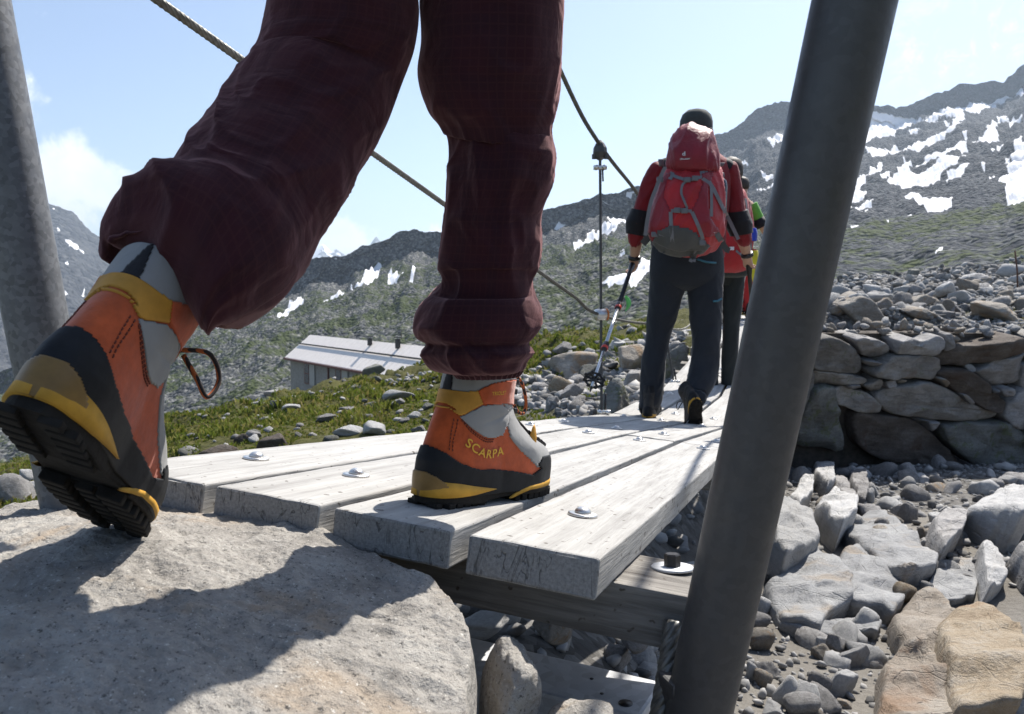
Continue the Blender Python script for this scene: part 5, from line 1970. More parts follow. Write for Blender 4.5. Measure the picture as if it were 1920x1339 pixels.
def print_on(body, bvh, x0, y0, x1, y1, hpx, mat, parent, z, y_fb):
    """lettering laid on a surface between two picture points"""
    cu = bpy.data.curves.new('print', 'FONT'); cu.body = body; cu.size = 1; cu.offset = .012
    ob = bpy.data.objects.new('print', cu); COL.objects.link(ob)
    dg = bpy.context.evaluated_depsgraph_get()
    me = bpy.data.meshes.new_from_object(ob.evaluated_get(dg)); bpy.data.objects.remove(ob)
    V = np.array([v.co[:] for v in me.vertices]); F = [tuple(p.vertices) for p in me.polygons]
    w = V[:, 0].max()
    a, b = np.array(z(x0, y0)), np.array(z(x1, y1))
    d = (b - a) / w; n = np.array([d[1], -d[0]]); n = n / np.linalg.norm(n) * hpx
    P = [cast(bvh, *(a + d * v[0] + n * v[1]), y_fb, .0065) for v in V]
    Q = [cast(bvh, *(a + d * v[0] + n * v[1]), y_fb, .002) for v in V]
    m = len(P)
    return mk('print', P + Q, F + [tuple(i + m for i in f[::-1]) for f in F], M[mat], parent, smooth=False)


# ------------------------------------------------ first hiker
Y1 = 4.40
J1 = dict(fwd=unit([.34, .94, 0]), pelvis=at(*ZH(435, 640), Y1), neck=at(*ZH(468, 215), Y1 + .03), head=at(*ZH(470, 140), Y1 + .07),
          hipL=at(*ZH(365, 660), Y1), hipR=at(*ZH(505, 660), Y1), knL=at(*ZH(322, 950), Y1 + .04), knR=at(*ZH(512, 950), Y1 - .01),
          anL=at(*ZH(286, 1222), Y1 - .01), anR=at(*ZH(478, 1165), Y1 - .15), toeL=at(*ZH(284, 1262), Y1 + .12), toeR=at(*ZH(478, 1240), Y1 - .08),
          shL=at(*ZH(322, 285), Y1 + .02), shR=at(*ZH(600, 285), Y1 + .02), elL=at(*ZH(245, 495), Y1 + .03), elR=at(*ZH(634, 495), Y1 + .03),
          wrL=at(*ZH(229, 630), Y1 + .13), wrR=at(*ZH(670, 618), Y1 + .13), hdL=at(*ZH(224, 690), Y1 + .17), hdR=at(*ZH(676, 672), Y1 + .17))
J1.update(thL=np.array([.6, .5, .3]), thR=np.array([-.6, .5, .3]), cuL=np.array([.2, .9, -.1]), cuR=np.array([-.2, .9, -.1]))
h1 = person('person in black trousers with red pack, red and black jacket and grey cap walking away', J1)
c = Cloth()
c.add(loft_pairs(zpairs([(292, 640, 440, 640), (289, 720, 434, 745), (284, 800, 414, 795), (277, 900, 392, 880), (272, 960, 368, 950), (255, 1050, 352, 1040), (250, 1120, 346, 1120), (246, 1190, 338, 1190), (244, 1228, 326, 1228), (252, 1236, 318, 1236)], [Y1, Y1 + .03, Y1 + .02, Y1 - .01]), 110, 44, .009, 9, 2))
c.add(loft_pairs(zpairs([(428, 640, 577, 640), (433, 745, 577, 740), (438, 800, 576, 790), (446, 890, 573, 890), (456, 960, 568, 950), (448, 1040, 562, 1050), (436, 1110, 546, 1130), (426, 1172, 518, 1185), (432, 1182, 510, 1194)], [Y1, Y1 - .02, Y1 - .06, Y1 - .2]), 110, 44, .009, 9, 5))
c.add(loft_pairs(zpairs([(300, 570, 574, 570, .62), (292, 640, 578, 640, .66), (289, 700, 579, 700, .62), (300, 745, 572, 745, .5), (340, 765, 520, 765, .4)], Y1), 40, 56, .005, 8, 4, .6))
c.mk('trousers', M['pants'], h1)
c = Cloth()
c.add(loft_pairs(zpairs([(432, 130, 512, 130, .9), (405, 190, 535, 190, .8), (380, 225, 560, 225, .62), (335, 262, 602, 262, .52), (318, 310, 612, 310, .52), (310, 400, 604, 400, .58), (304, 500, 592, 500, .6), (297, 600, 583, 600, .66), (296, 632, 581, 632, .68)], Y1 + .02), 60, 56, .006, 9, 6, .6))
LSL = [(352, 262, 318, 335), (300, 262, 350, 335), (262, 325, 326, 362), (243, 380, 306, 395), (225, 440, 290, 452), (203, 492, 279, 496), (203, 535, 268, 545), (205, 566, 256, 578), (212, 580, 248, 582)]
RSL = [(600, 335, 575, 262), (568, 335, 626, 262), (584, 362, 647, 335), (587, 415, 659, 405), (589, 455, 664, 445), (596, 505, 680, 490), (612, 545, 686, 530), (628, 574, 689, 562), (638, 582, 682, 572)]
c.add(loft_pairs(zpairs(LSL, [Y1 + .02, Y1 + .02, Y1 + .06]), 70, 36, .007, 14, 7))
c.add(loft_pairs(zpairs(RSL, [Y1 + .02, Y1 + .02, Y1 + .06]), 70, 36, .007, 14, 8))
c.mk('jacket', M['red_jacket'], h1)


def wider(rows, f):
    return [((a + c) / 2 - (c - a) / 2 * f, (b + d) / 2 - (d - b) / 2 * f, (a + c) / 2 + (c - a) / 2 * f, (b + d) / 2 + (d - b) / 2 * f) for a, b, c, d in rows]


cloth('elbow_panel', zpairs(wider([(225, 440, 290, 452), (214, 465, 284, 474), (203, 492, 279, 496), (203, 540, 266, 552)], 1.22), [Y1 + .03, Y1 + .05]), 'black_cloth', h1, 40, 36, .004, 14, 9, 1.05)
cloth('elbow_panel', zpairs(wider([(589, 455, 664, 445), (592, 480, 672, 467), (596, 505, 680, 490), (614, 550, 686, 536)], 1.22), [Y1 + .03, Y1 + .05]), 'black_cloth', h1, 40, 36, .004, 14, 10, 1.05)
cloth('shoulder_panel', zpairs([(358, 240, 345, 320), (330, 250, 340, 318), (302, 268, 328, 322), (285, 290, 318, 320)], Y1 + .02), 'black_cloth', h1, 24, 30, .005, 9, 3, 1.06)
cloth('shoulder_panel', zpairs([(575, 320, 565, 240), (590, 318, 600, 246), (602, 320, 628, 270), (612, 318, 644, 300)], Y1 + .02), 'black_cloth', h1, 24, 30, .005, 9, 3, 1.06)
hc = J1['head']
V, F = lathe_vf([(.088, -.02), (.092, .015), (.091, .05), (.080, .085), (.055, .108), (.02, .118), (.002, .119)], hc + np.array([.0, 0, .005]), (.04, 0, 1), 32)
V = V + .0022 * np.sin(np.arctan2(V[:, 1] - hc[1], V[:, 0] - hc[0]) * 22)[:, None] * unit(V - hc)
mk('cap', V, F, M['cap'], h1)
V, F = lathe_vf([(.090, -.028), (.0955, -.022), (.0955, .006), (.091, .012)], hc + np.array([.0, 0, .003]), (.04, 0, 1), 32)
mk('cap_band', V, F, M['black_cloth'], h1)
for s, a, b in (('L', 'wrL', 'hdL'), ('R', 'wrR', 'hdR')):
    d = unit(J1[b] - J1[a])
    V, F = lathe_vf([(.030, -.011), (.036, -.008), (.036, .010), (.030, .013)], J1[a] + d * .005, d, 18)
    mk('wrist_strap', V, F, M['black_plastic'], h1)
for (p, q, w) in (((475, 640), (550, 655), 8), ((538, 805), (572, 795), 5)):
    a, b = at(*ZH(*p), Y1 - .13), at(*ZH(*q), Y1 - .12)
    V, F = tube_vf(np.array([a, (a + b) / 2 + np.array([0, 0, -.006]), b]), .006, 8)
    mk('pocket_zip', V, F, M['blue_print'], h1)


def hiker_boots(person_o, poses, scale=1.0):
    for mir, o, X, Z in poses:
        put_boot(person_o, mir, o, X, Z, None, DARK_SWAP, scale)


fx = unit([.30, .95, -.02])
hiker_boots(h1, [(True, at(1213, 788, Y1 - .09), fx, np.array([0.02, .02, 1.0])), (False, at(1306, 751, Y1 - .30), unit([.10, .42, -.52]), np.array([-.12, .78, .52]))], .98)

# rucksack of the first hiker
pk = empty('backpack', at(*ZH(440, 600), 4.15))
tag(pk, 'large red hiking backpack with grey straps and grey base worn by the first hiker', 'backpack')
YB = [4.14, 4.08, 4.04, 4.05, 4.10, 4.14]
bodyp = loft_pairs(zpairs([(372, 278, 548, 278, .5), (346, 296, 572, 296, .55), (333, 325, 577, 325, .6), (312, 385, 583, 385, .66), (292, 455, 585, 455, .68), (279, 518, 583, 518, .66), (290, 550, 576, 550, .62), (312, 585, 556, 585, .58), (345, 604, 525, 604, .45)], YB), 110, 130, .017, 6, 31, .62)
cc = Cloth(); cc.add(bodyp); pbody = cc.mk('pack_body', M['red_pack'], pk)
bv_body = BVHTree.FromPolygons([Vector(p) for p in bodyp[0]], [tuple(int(i) for i in f) for f in bodyp[1]])
lidp = loft_pairs(zpairs([(405, 160, 515, 160, .6), (376, 166, 540, 168, .72), (362, 182, 550, 185, .80), (357, 212, 558, 215, .80), (352, 250, 563, 255, .76), (356, 285, 562, 290, .70), (376, 303, 545, 306, .55)], [4.17, 4.10, 4.05, 4.06]), 70, 110, .020, 7, 44, .7)
cc = Cloth(); cc.add(lidp); plid = cc.mk('pack_lid', M['red_pack_dark'], pk)
bv_lid = BVHTree.FromPolygons([Vector(p) for p in lidp[0]], [tuple(int(i) for i in f) for f in lidp[1]])
patch_on('base_panel', bodyp[0], bodyp[1], [(285, 1140), (330, 1040), (430, 1000), (560, 1010), (640, 1050), (690, 1110), (760, 1165), (700, 1230), (480, 1260), (360, 1230)], 'grey_pack', pk, ZP, .005)
patch_on('side_panel', bodyp[0], bodyp[1], [(200, 1080), (240, 900), (300, 680), (400, 560), (440, 560), (395, 650), (380, 760), (410, 830), (430, 860), (425, 1000), (330, 1040), (285, 1120)], 'red_pack_dark', pk, ZP, .004)
patch_on('side_panel', bodyp[0], bodyp[1], [(690, 560), (700, 660), (660, 780), (620, 860), (650, 960), (690, 1060), (760, 1100), (840, 1040), (760, 930), (740, 700), (800, 540)], 'red_pack_dark', pk, ZP, .004)
for pts, w in (([(458, 578), (520, 600), (575, 614), (640, 602), (700, 585)], 6), ([(428, 610), (440, 575), (452, 548)], 8), ([(680, 555), (740, 545), (775, 510)], 7), ([(700, 600), (760, 640), (800, 690)], 6),
               ([(575, 622), (536, 652), (524, 720), (545, 780), (575, 852)], 4.5), ([(438, 872), (520, 868), (612, 876)], 6), ([(434, 880), (440, 1000), (450, 1155)], 7), ([(612, 880), (650, 960), (690, 1060), (706, 1115)], 7),
               ([(390, 505), (345, 600), (310, 690), (270, 800), (240, 950), (222, 1080)], 7), ([(775, 655), (778, 780), (778, 920)], 5.5), ([(705, 1115), (660, 1170), (630, 1230), (600, 1300)], 7), ([(690, 1150), (650, 1220), (632, 1300)], 5)):
    ribbon('strap', bv_body, pts, w, 3.98, 'strap', pk)
ribbon('strap', bv_body, [(755, 625), (800, 700), (850, 800), (930, 960), (1003, 1112)], 7, 4.12, 'strap', pk)
ribbon('strap', bv_body, [(330, 1075), (380, 1100), (405, 1150), (375, 1225)], 4, 4.05, 'strap', pk)
ribbon('hip_belt', bv_body, [(200, 1150), (240, 1105), (275, 1070)], 13, 4.16, 'grey_pack', pk)
ribbon('hip_belt', bv_body, [(820, 1060), (850, 1110), (900, 1190), (930, 1205)], 11, 4.18, 'grey_pack', pk)
for p in ((575, 612), (640, 600), (490, 868), (550, 872), (700, 1140), (345, 610), (300, 1070)):
    cpt = cast(bv_body, *ZP(*p), 4.0, .012)
    V, F = bevel_box_vf(cpt, (.016, 0, 0), (0, .005, 0), (0, 0, .013), .003)
    mk('buckle', V, F, M['buckle'], pk)
for a, b in (((352, 440), (362, 500)), ((866, 470), (850, 500))):
    p, q = at(*ZP(*a), 4.22), at(*ZP(*b), 4.22)
    V, F = bevel_box_vf((p + q) / 2, (.014, 0, 0), (0, .008, 0), (q - p) / 2, .004)
    mk('buckle', V, F, M['buckle'], pk)
print_on('deuter', bv_lid, 512, 446, 600, 441, 5.2, 'white_print', plid, ZP, 4.05)
print_on('d', bv_lid, 531, 410, 558, 409, 11.0, 'white_print', plid, ZP, 4.05)
print_on('deuter', bv_body, 788, 1062, 826, 1056, 4.2, 'white_print', pbody, ZP, 4.1)
mb = MB()
pp = cast(bv_body, *ZP(815, 985), 4.08, 0)
sidep = loft_pairs(zpairs([(770, 1000, 870, 1005), (762, 930, 884, 935), (800, 830, 893, 835), (815, 745, 893, 745), (835, 738, 880, 738)], 4.16, ZP), 30, 30, .006, 9, 3, .8)
cc = Cloth(); cc.add(sidep); cc.mk('side_pocket', M['red_pack'], pk)
bt = empty('water_bottle', at(*ZP(850, 800), 4.17))
tag(bt, 'dark drinking bottle in the right side pocket of the first hiker\'s red pack', 'bottle')
V, F = lathe_vf([(.033, -.12), (.036, -.11), (.036, .06), (.030, .085), (.016, .10)], at(*ZP(849, 760), 4.17), (.02, 0, 1), 18)
mk('bottle_body', V, F, M['bottle'], bt)
V, F = lathe_vf([(.017, .095), (.018, .10), (.018, .122), (.013, .128)], at(*ZP(849, 760), 4.17), (.02, 0, 1), 14)
mk('bottle_cap', V, F, M['black_plastic'], bt)


# trekking poles
def trek_pole(label, top, tip, frac, parts_mat='alu', basket=True, ribbon_green=False):
    a, b = np.asarray(top), np.asarray(tip)
    d = unit(b - a); L = np.linalg.norm(b - a)
    root = empty('trekking_pole', a)
    tag(root, label, 'trekking pole', 'trekking poles')
    V, F = tube_vf(np.array([a - d * .05, a - d * .03, a, a + d * .06, a + d * .09, a + d * frac[0] * L]), [.012, .019, .016, .017, .012, .0115], 14)
    mk('grip', V, F, M['black_plastic'], root)
    e = [frac[0] * L, frac[1] * L, L]
    for k, (r, m_) in enumerate(((.0092, 'alu'), (.0075, 'alu'))):
        V, F = tube_vf(np.array([a + d * (e[k] - .01), a + d * e[k + 1]]), r, 12)
        mk('shaft', V, F, M[m_], root)
    for k in range(2):
        V, F = lathe_vf([(.011, -.03), (.0165, -.025), (.0165, .022), (.011, .03)], a + d * e[k], d, 12)
        mk('clamp', V, F, M['black_plastic'], root)
        V, F = lathe_vf([(.017, .004), (.018, .006), (.018, .020), (.0165, .023)], a + d * e[k], d, 12)
        mk('clamp_ring', V, F, M['red_plastic'], root)
    if basket:
        bp = a + d * (L - .05)
        m = MB()
        u = unit(np.cross(d, (0, 1, .2))); w = np.cross(d, u)
        # snowflake basket: hub, rim with notches, spokes
        ang = np.linspace(0, 2 * np.pi, 64, endpoint=False)
        V = []
        for rr, hh in ((.040, .004), (.052, .003), (.052, -.003), (.040, -.004)):
            rad = rr * (1 + .07 * np.sign(np.cos(8 * ang)) * (rr > .045))
            V.append(bp + d * hh + rad[:, None] * (np.cos(ang)[:, None] * u + np.sin(ang)[:, None] * w))
        V = np.concatenate(V)
        F = [tuple(f) for f in grid_faces(4, 64, True)] + [(192 + k, 192 + (k + 1) % 64, (k + 1) % 64, k) for k in range(64)]
        m.add(V, F)
        for k in range(8):
            q = k * np.pi / 4 + .2
            dd = np.cos(q) * u + np.sin(q) * w
            V, F = tube_vf(np.array([bp + dd * .01, bp + dd * .043]), .0058, 6); m.add(V, F)
        V, F = lathe_vf([(.009, -.02), (.017, -.012), (.017, .012), (.010, .02)], bp, d, 12); m.add(V, F)
        v, f = m.data()
        o = mk('basket', v, f, M['black_plastic'], root, smooth=False)
        fix_normals(o.data)
        V, F = tube_vf(np.array([a + d * (L - .06), a + d * (L + .035)]), [.007, .004], 10)
        mk('tip', V, F, M['black_steel'], root)
    if ribbon_green:
        q = a + d * frac[0] * L * .72
        V, F = [], []
        for k, t in enumerate(np.linspace(0, 1, 8)):
            c_ = q + np.array([.012 + .02 * math.sin(t * 3), -.012, -.02 - .085 * t])
            wd = .005 + .008 * math.sin(t * math.pi)
            V += [c_ - np.array([wd, .002, 0]), c_ + np.array([wd, -.002, .01]), c_ + np.array([wd, .001, .01]), c_ - np.array([wd, -.001, 0])]
        F = [tuple(f) for f in grid_faces(8, 4, True)] + [(0, 1, 2, 3), (28, 31, 30, 29)]
        mk('tag_ribbon', V, F, M['lime'], root)
    return root


M['lime'] = simple('lime_ribbon', (0.16, 0.62, 0.16), 0.6)
trek_pole('trekking pole with green ribbon and round black basket in the first hiker\'s left hand', at(*ZH(224, 652), Y1 + .155), at(*ZH(62, 1140), 3.68), (.40, .72), ribbon_green=True)
trek_pole('silver trekking pole held upright in the first hiker\'s right hand beside the post', at(*ZH(676, 645), Y1 + .155), at(1424, 752, Y1 + .30), (.33, .66))

# ------------------------------------------------ second hiker, half hidden behind the first
Y2 = 6.0
PX2 = lambda x, y: (x, y)
fw2 = unit([.34, .94, 0])
J2 = dict(fwd=fw2, pelvis=at(1352, 505, Y2), neck=at(1366, 352, Y2), head=at(1369, 322, Y2 + .03), hipL=at(1334, 510, Y2), hipR=at(1370, 510, Y2), knL=at(1330, 620, Y2 + .05), knR=at(1370, 618, Y2),
          anL=at(1334, 736, Y2 - .05), anR=at(1366, 718, Y2 - .02), toeL=at(1336, 750, Y2 + .05), toeR=at(1366, 730, Y2 + .1), shL=at(1332, 378, Y2), shR=at(1388, 380, Y2), elL=at(1318, 445, Y2), elR=at(1392, 445, Y2), wrL=at(1322, 500, Y2 + .1), wrR=at(1390, 498, Y2 + .2))
h2 = person('person with dark hair, red backpack and grey trousers half hidden behind the first hiker', J2)
c = Cloth()
c.add(loft_pairs(zpairs([(1310, 500, 1352, 500), (1311, 560, 1350, 560), (1314, 620, 1348, 620), (1316, 700, 1347, 700), (1320, 738, 1346, 740)], [Y2, Y2 - .05], PX2), 60, 36, .008, 9, 11))
c.add(loft_pairs(zpairs([(1348, 500, 1398, 500), (1352, 560, 1393, 560), (1355, 620, 1387, 620), (1352, 690, 1383, 690), (1352, 722, 1380, 722)], [Y2, Y2 - .02], PX2), 60, 36, .008, 9, 12))
c.add(loft_pairs(zpairs([(1312, 480, 1398, 480), (1310, 510, 1399, 510), (1325, 535, 1385, 535)], Y2, PX2), 20, 36, .005, 9, 13, .6))
c.mk('trousers', M['pants2'], h2)
c = Cloth()
c.add(loft_pairs(zpairs([(1356, 352, 1378, 352), (1345, 364, 1390, 364), (1328, 378, 1394, 378), (1322, 420, 1396, 420), (1316, 490, 1396, 490)], Y2, PX2), 30, 36, .006, 9, 14, .6))
for P_ in ((J2['shL'], J2['elL'], J2['wrL']), (J2['shR'], J2['elR'], J2['wrR'])):
    q = catmull(np.array(P_), 30)
    V, F = tube_vf(q, np.linspace(.075, .048, 30), 20); c.add((V + .004 * fbm(V * 20, 3, 4)[:, None], F, V[:, :2]))
c.mk('jacket', M['red_jacket'], h2)
V, F = lathe_vf([(.082, -.055), (.094, -.02), (.095, .03), (.080, .075), (.045, .10), (.004, .112)], J2['head'] + np.array([0, -.01, .0]), (0, 0, 1), 24)
V = V + .004 * fbm(V * 60, 3, 5)[:, None]
mk('hair', V, F, M['hair'], h2)
hiker_boots(h2, [(True, at(1334, 744, Y2 - .1), fw2, np.array([0, .05, 1])), (False, at(1366, 731, Y2 - .05), fw2, np.array([0, .05, 1]))], .98)
pk2 = empty('backpack', at(1365, 505, Y2 - .3))
tag(pk2, 'red backpack with dark green base worn by the second hiker', 'backpack')
b2 = loft_pairs(zpairs([(1345, 358, 1388, 358, .6), (1334, 366, 1399, 368, .7), (1324, 400, 1405, 402, .7), (1317, 450, 1409, 452, .7), (1317, 490, 1407, 494, .68), (1330, 505, 1400, 506, .5)], [Y2 - .22, Y2 - .30, Y2 - .26], PX2), 50, 60, .012, 6, 8, .7)
c = Cloth(); c.add(b2); c.mk('pack_body', M['red_pack'], pk2)
bv2 = BVHTree.FromPolygons([Vector(p) for p in b2[0]], [tuple(int(i) for i in f) for f in b2[1]])
c = Cloth(); c.add(loft_pairs(zpairs([(1324, 494, 1408, 494, .6), (1322, 503, 1408, 505, .66), (1330, 516, 1400, 517, .6), (1345, 520, 1385, 521, .4)], Y2 - .24, PX2), 24, 40, .006, 6, 8, .6)); c.mk('base_panel', M['pants2'], pk2)
for pts in ([(1398, 372), (1406, 420), (1408, 470)], [(1380, 470), (1392, 478), (1404, 472)]):
    ribbon('strap', bv2, pts, 4, Y2 - .4, 'strap', pk2, PX2)
mk('print', *[(V, F) for V, F in [bevel_box_vf(cast(bv2, 1372, 466, Y2 - .4, .004), (.017, 0, 0), (0, .002, 0), (0, 0, .012), .001)]][0], M['white_print'], pk2, smooth=False)

# ------------------------------------------------ third hiker, far along the bridge
Y3 = 9.6
J3 = dict(fwd=fw2, pelvis=at(1392, 465, Y3), neck=at(1392, 372, Y3), head=at(1390, 348, Y3 + .03), hipL=at(1381, 468, Y3), hipR=at(1404, 468, Y3), knL=at(1384, 530, Y3 + .1), knR=at(1404, 530, Y3), anL=at(1386, 583, Y3), anR=at(1402, 588, Y3), toeL=at(1387, 592, Y3 + .1), toeR=at(1402, 596, Y3 + .1),
          shL=at(1370, 384, Y3), shR=at(1408, 384, Y3), elL=at(1362, 425, Y3), elR=at(1428, 424, Y3), wrL=at(1366, 458, Y3 + .1), wrR=at(1440, 446, Y3 + .15))
h3 = person('person in green shirt and red trousers farthest along the bridge, mostly hidden', J3)
c = Cloth()
for s in ('L', 'R'):
    q = catmull(np.array([J3['hip' + s], J3['kn' + s], J3['an' + s] + np.array([0, 0, .03])]), 30)
    V, F = tube_vf(q, np.linspace(.095, .065, 30), 18); c.add((V + .005 * fbm(V * 18, 3, 4)[:, None], F, V[:, :2]))
c.mk('trousers', M['red_trouser'], h3)
c = Cloth()
c.add(loft_pairs(zpairs([(1385, 372, 1399, 372), (1370, 384, 1410, 384), (1370, 420, 1412, 420), (1374, 468, 1412, 468), (1374, 478, 1411, 478)], Y3, PX2), 30, 30, .006, 9, 14, .6))
for s in ('L', 'R'):
    q = catmull(np.array([J3['sh' + s], (J3['sh' + s] + J3['el' + s]) / 2, J3['el' + s]]), 20)
    V, F = tube_vf(q, np.linspace(.078, .070, 20), 18); c.add((V, F, V[:, :2]))
c.mk('shirt', M['green'], h3)
for s in ('L', 'R'):
    a_, b_ = J3['sh' + s], J3['el' + s]
    V, F = tube_vf(np.array([a_ + (b_ - a_) * .66, a_ + (b_ - a_) * 1.04]), .076, 18)
    mk('sleeve_end', V, F, M['black_cloth'], h3)
V, F = lathe_vf([(.08, -.05), (.093, -.02), (.095, .03), (.080, .075), (.045, .10), (.004, .112)], J3['head'], (0, 0, 1), 20)
mk('hair', V, F, M['hair'], h3)
hiker_boots(h3, [(True, at(1386, 590, Y3 - .1), fw2, np.array([0, .02, 1])), (False, at(1402, 594, Y3 - .1), fw2, np.array([0, .02, 1]))], .95)
pk3 = empty('backpack', at(1396, 470, Y3 - .25))
tag(pk3, 'small red backpack with yellow jacket hung on it worn by the far hiker', 'backpack')
c = Cloth(); c.add(loft_pairs(zpairs([(1380, 380, 1402, 380, .6), (1376, 395, 1410, 396, .7), (1376, 435, 1414, 435, .7), (1380, 470, 1411, 470, .6)], Y3 - .24, PX2), 30, 36, .01, 6, 8, .7)); c.mk('pack_body', M['red_pack'], pk3)
c = Cloth(); c.add(loft_pairs(zpairs([(1404, 428, 1418, 428), (1403, 436, 1420, 437), (1404, 452, 1419, 452)], Y3 - .3, PX2), 16, 20, .006, 9, 3)); c.mk('rolled_mat', M['blue'], pk3)
c = Cloth(); c.add(loft_pairs(zpairs([(1408, 470, 1421, 470), (1407, 490, 1424, 490), (1408, 515, 1423, 515), (1411, 528, 1419, 528)], Y3 - .35, PX2), 24, 24, .012, 12, 3)); c.mk('hung_jacket', M['yellow'], pk3)

# ---------------------------------------------------------------- rocks
def rock_vf(seed, sub=3, facets=11, rough=0.05, soft=0.06, squash=(1, .8, .6)):
    """angular boulder: a ball cut by random planes, softened, roughened; half extents about 1"""
    bm = bmesh.new()
    bmesh.ops.create_icosphere(bm, subdivisions=sub, radius=1.0)
    V = np.array([v.co[:] for v in bm.verts]); F = np.array([[v.index for v in f.verts] for f in bm.faces])
    bm.free()
    r = np.random.RandomState(seed)
    N = r.normal(size=(facets, 3)); N /= np.linalg.norm(N, axis=1, keepdims=True)
    d = r.uniform(.55, .95, facets)
    q = np.clip(V @ N.T, 1e-3, None)
    rad = d[None] / q
    rad = np.minimum(rad, 1.6)
    k = 1 / soft
    m = rad.min(1)
    rad = m - np.log(np.exp(-(rad - m[:, None]) * k).sum(1)) / k
    P = V * rad[:, None]
    P = P + V * (rough * (fbm(P * 2.2 + seed, 4, seed, .55) * 1.2 + .5 * fbm(P * 6 + seed, 3, seed + 2, .6, True)))[:, None]
    P = P / np.abs(P).max(0) * np.array(squash)
    return P, F


PROTO = {}


def proto(kind, k):
    key = (kind, k)
    if key not in PROTO:
        if kind == 'big':
            V, F = rock_vf(100 + k, 4, 10, .05, .045, (1, 1, 1))
        elif kind == 'mid':
            V, F = rock_vf(200 + k, 3, 11, .05, .05, (1, 1, 1))
        elif kind == 'round':
            V, F = rock_vf(300 + k, 3, 22, .06, .18, (1, 1, 1))
        else:
            V, F = rock_vf(400 + k, 2, 9, .05, .06, (1, 1, 1))
        PROTO[key] = (V, F, {})
    return PROTO[key]


def rock(name, p, size, rot, kind='mid', k=0, mat='rock', label=None, group=None, parent=None, cat='rock', unique=False):
    """p = centre, size = half extents"""
    V, F, ms = proto(kind, k)
    if mat not in ms:
        me = mesh_of(name, V, F, M[mat], smooth=kind != 'x')
        me.attributes.new('sharp_face', 'BOOLEAN', 'FACE') if False else None
        ms[mat] = me
    o = bpy.data.objects.new(name, ms[mat]); COL.objects.link(o)
    o.location = tuple(p); o.scale = tuple(size); o.rotation_euler = rot
    if parent is not None: o.parent = parent
    if label: tag(o, label, cat, group)
    return o


def ground_at(px, py, y0=1.5, y1=120):
    """where the sight line of a photo pixel meets the ground"""
    ys = y0 * (y1 / y0) ** np.linspace(0, 1, 500)
    P = np.array([at(px, py, y) for y in ys])
    g = ground_z(P[:, 0], P[:, 1])
    below = np.nonzero(P[:, 2] < g)[0]
    if len(below) == 0:
        return P[-1]
    i = max(below[0], 1)
    a, b = P[i - 1], P[i]
    da, db = a[2] - g[i - 1], b[2] - g[i]
    return a + (b - a) * da / (da - db + 1e-9)


def prock(name, px, py, w, h, rot=(0, 0, 0), kind='mid', k=0, mat='rock', label=None, group=None, depth=.9, sink=.25, cat='rock', y=None):
    """rock whose foot stands on the ground at pixel (px, py), w x h pixels"""
    g = ground_at(px, py) if y is None else at(px, py, y)
    s = g[1] / FOC
    sx, sz = w * s / 2, h * s / 2 / (1 - sink / 2)
    V = proto(kind, k)[0] * np.array([sx, sx * depth, sz])
    zr = (V @ np.array(__import__('mathutils').Euler(rot).to_matrix()).T)[:, 2]
    lo = np.quantile(zr, np.clip(sink * 1.15, .1, .6))
    grow = h * s / max(zr.max() - lo, 1e-4)
    grow = float(np.clip(grow, .75, 1.25))
    c = g + np.array([0, sx * depth * .6 * grow, -lo * grow])
    return rock(name, c, (sx * grow, sx * depth * grow, sz * grow), rot, kind, k, mat, label, group, cat=cat)


TOEP = hl + fdir * .300 * BS - zdir * .004


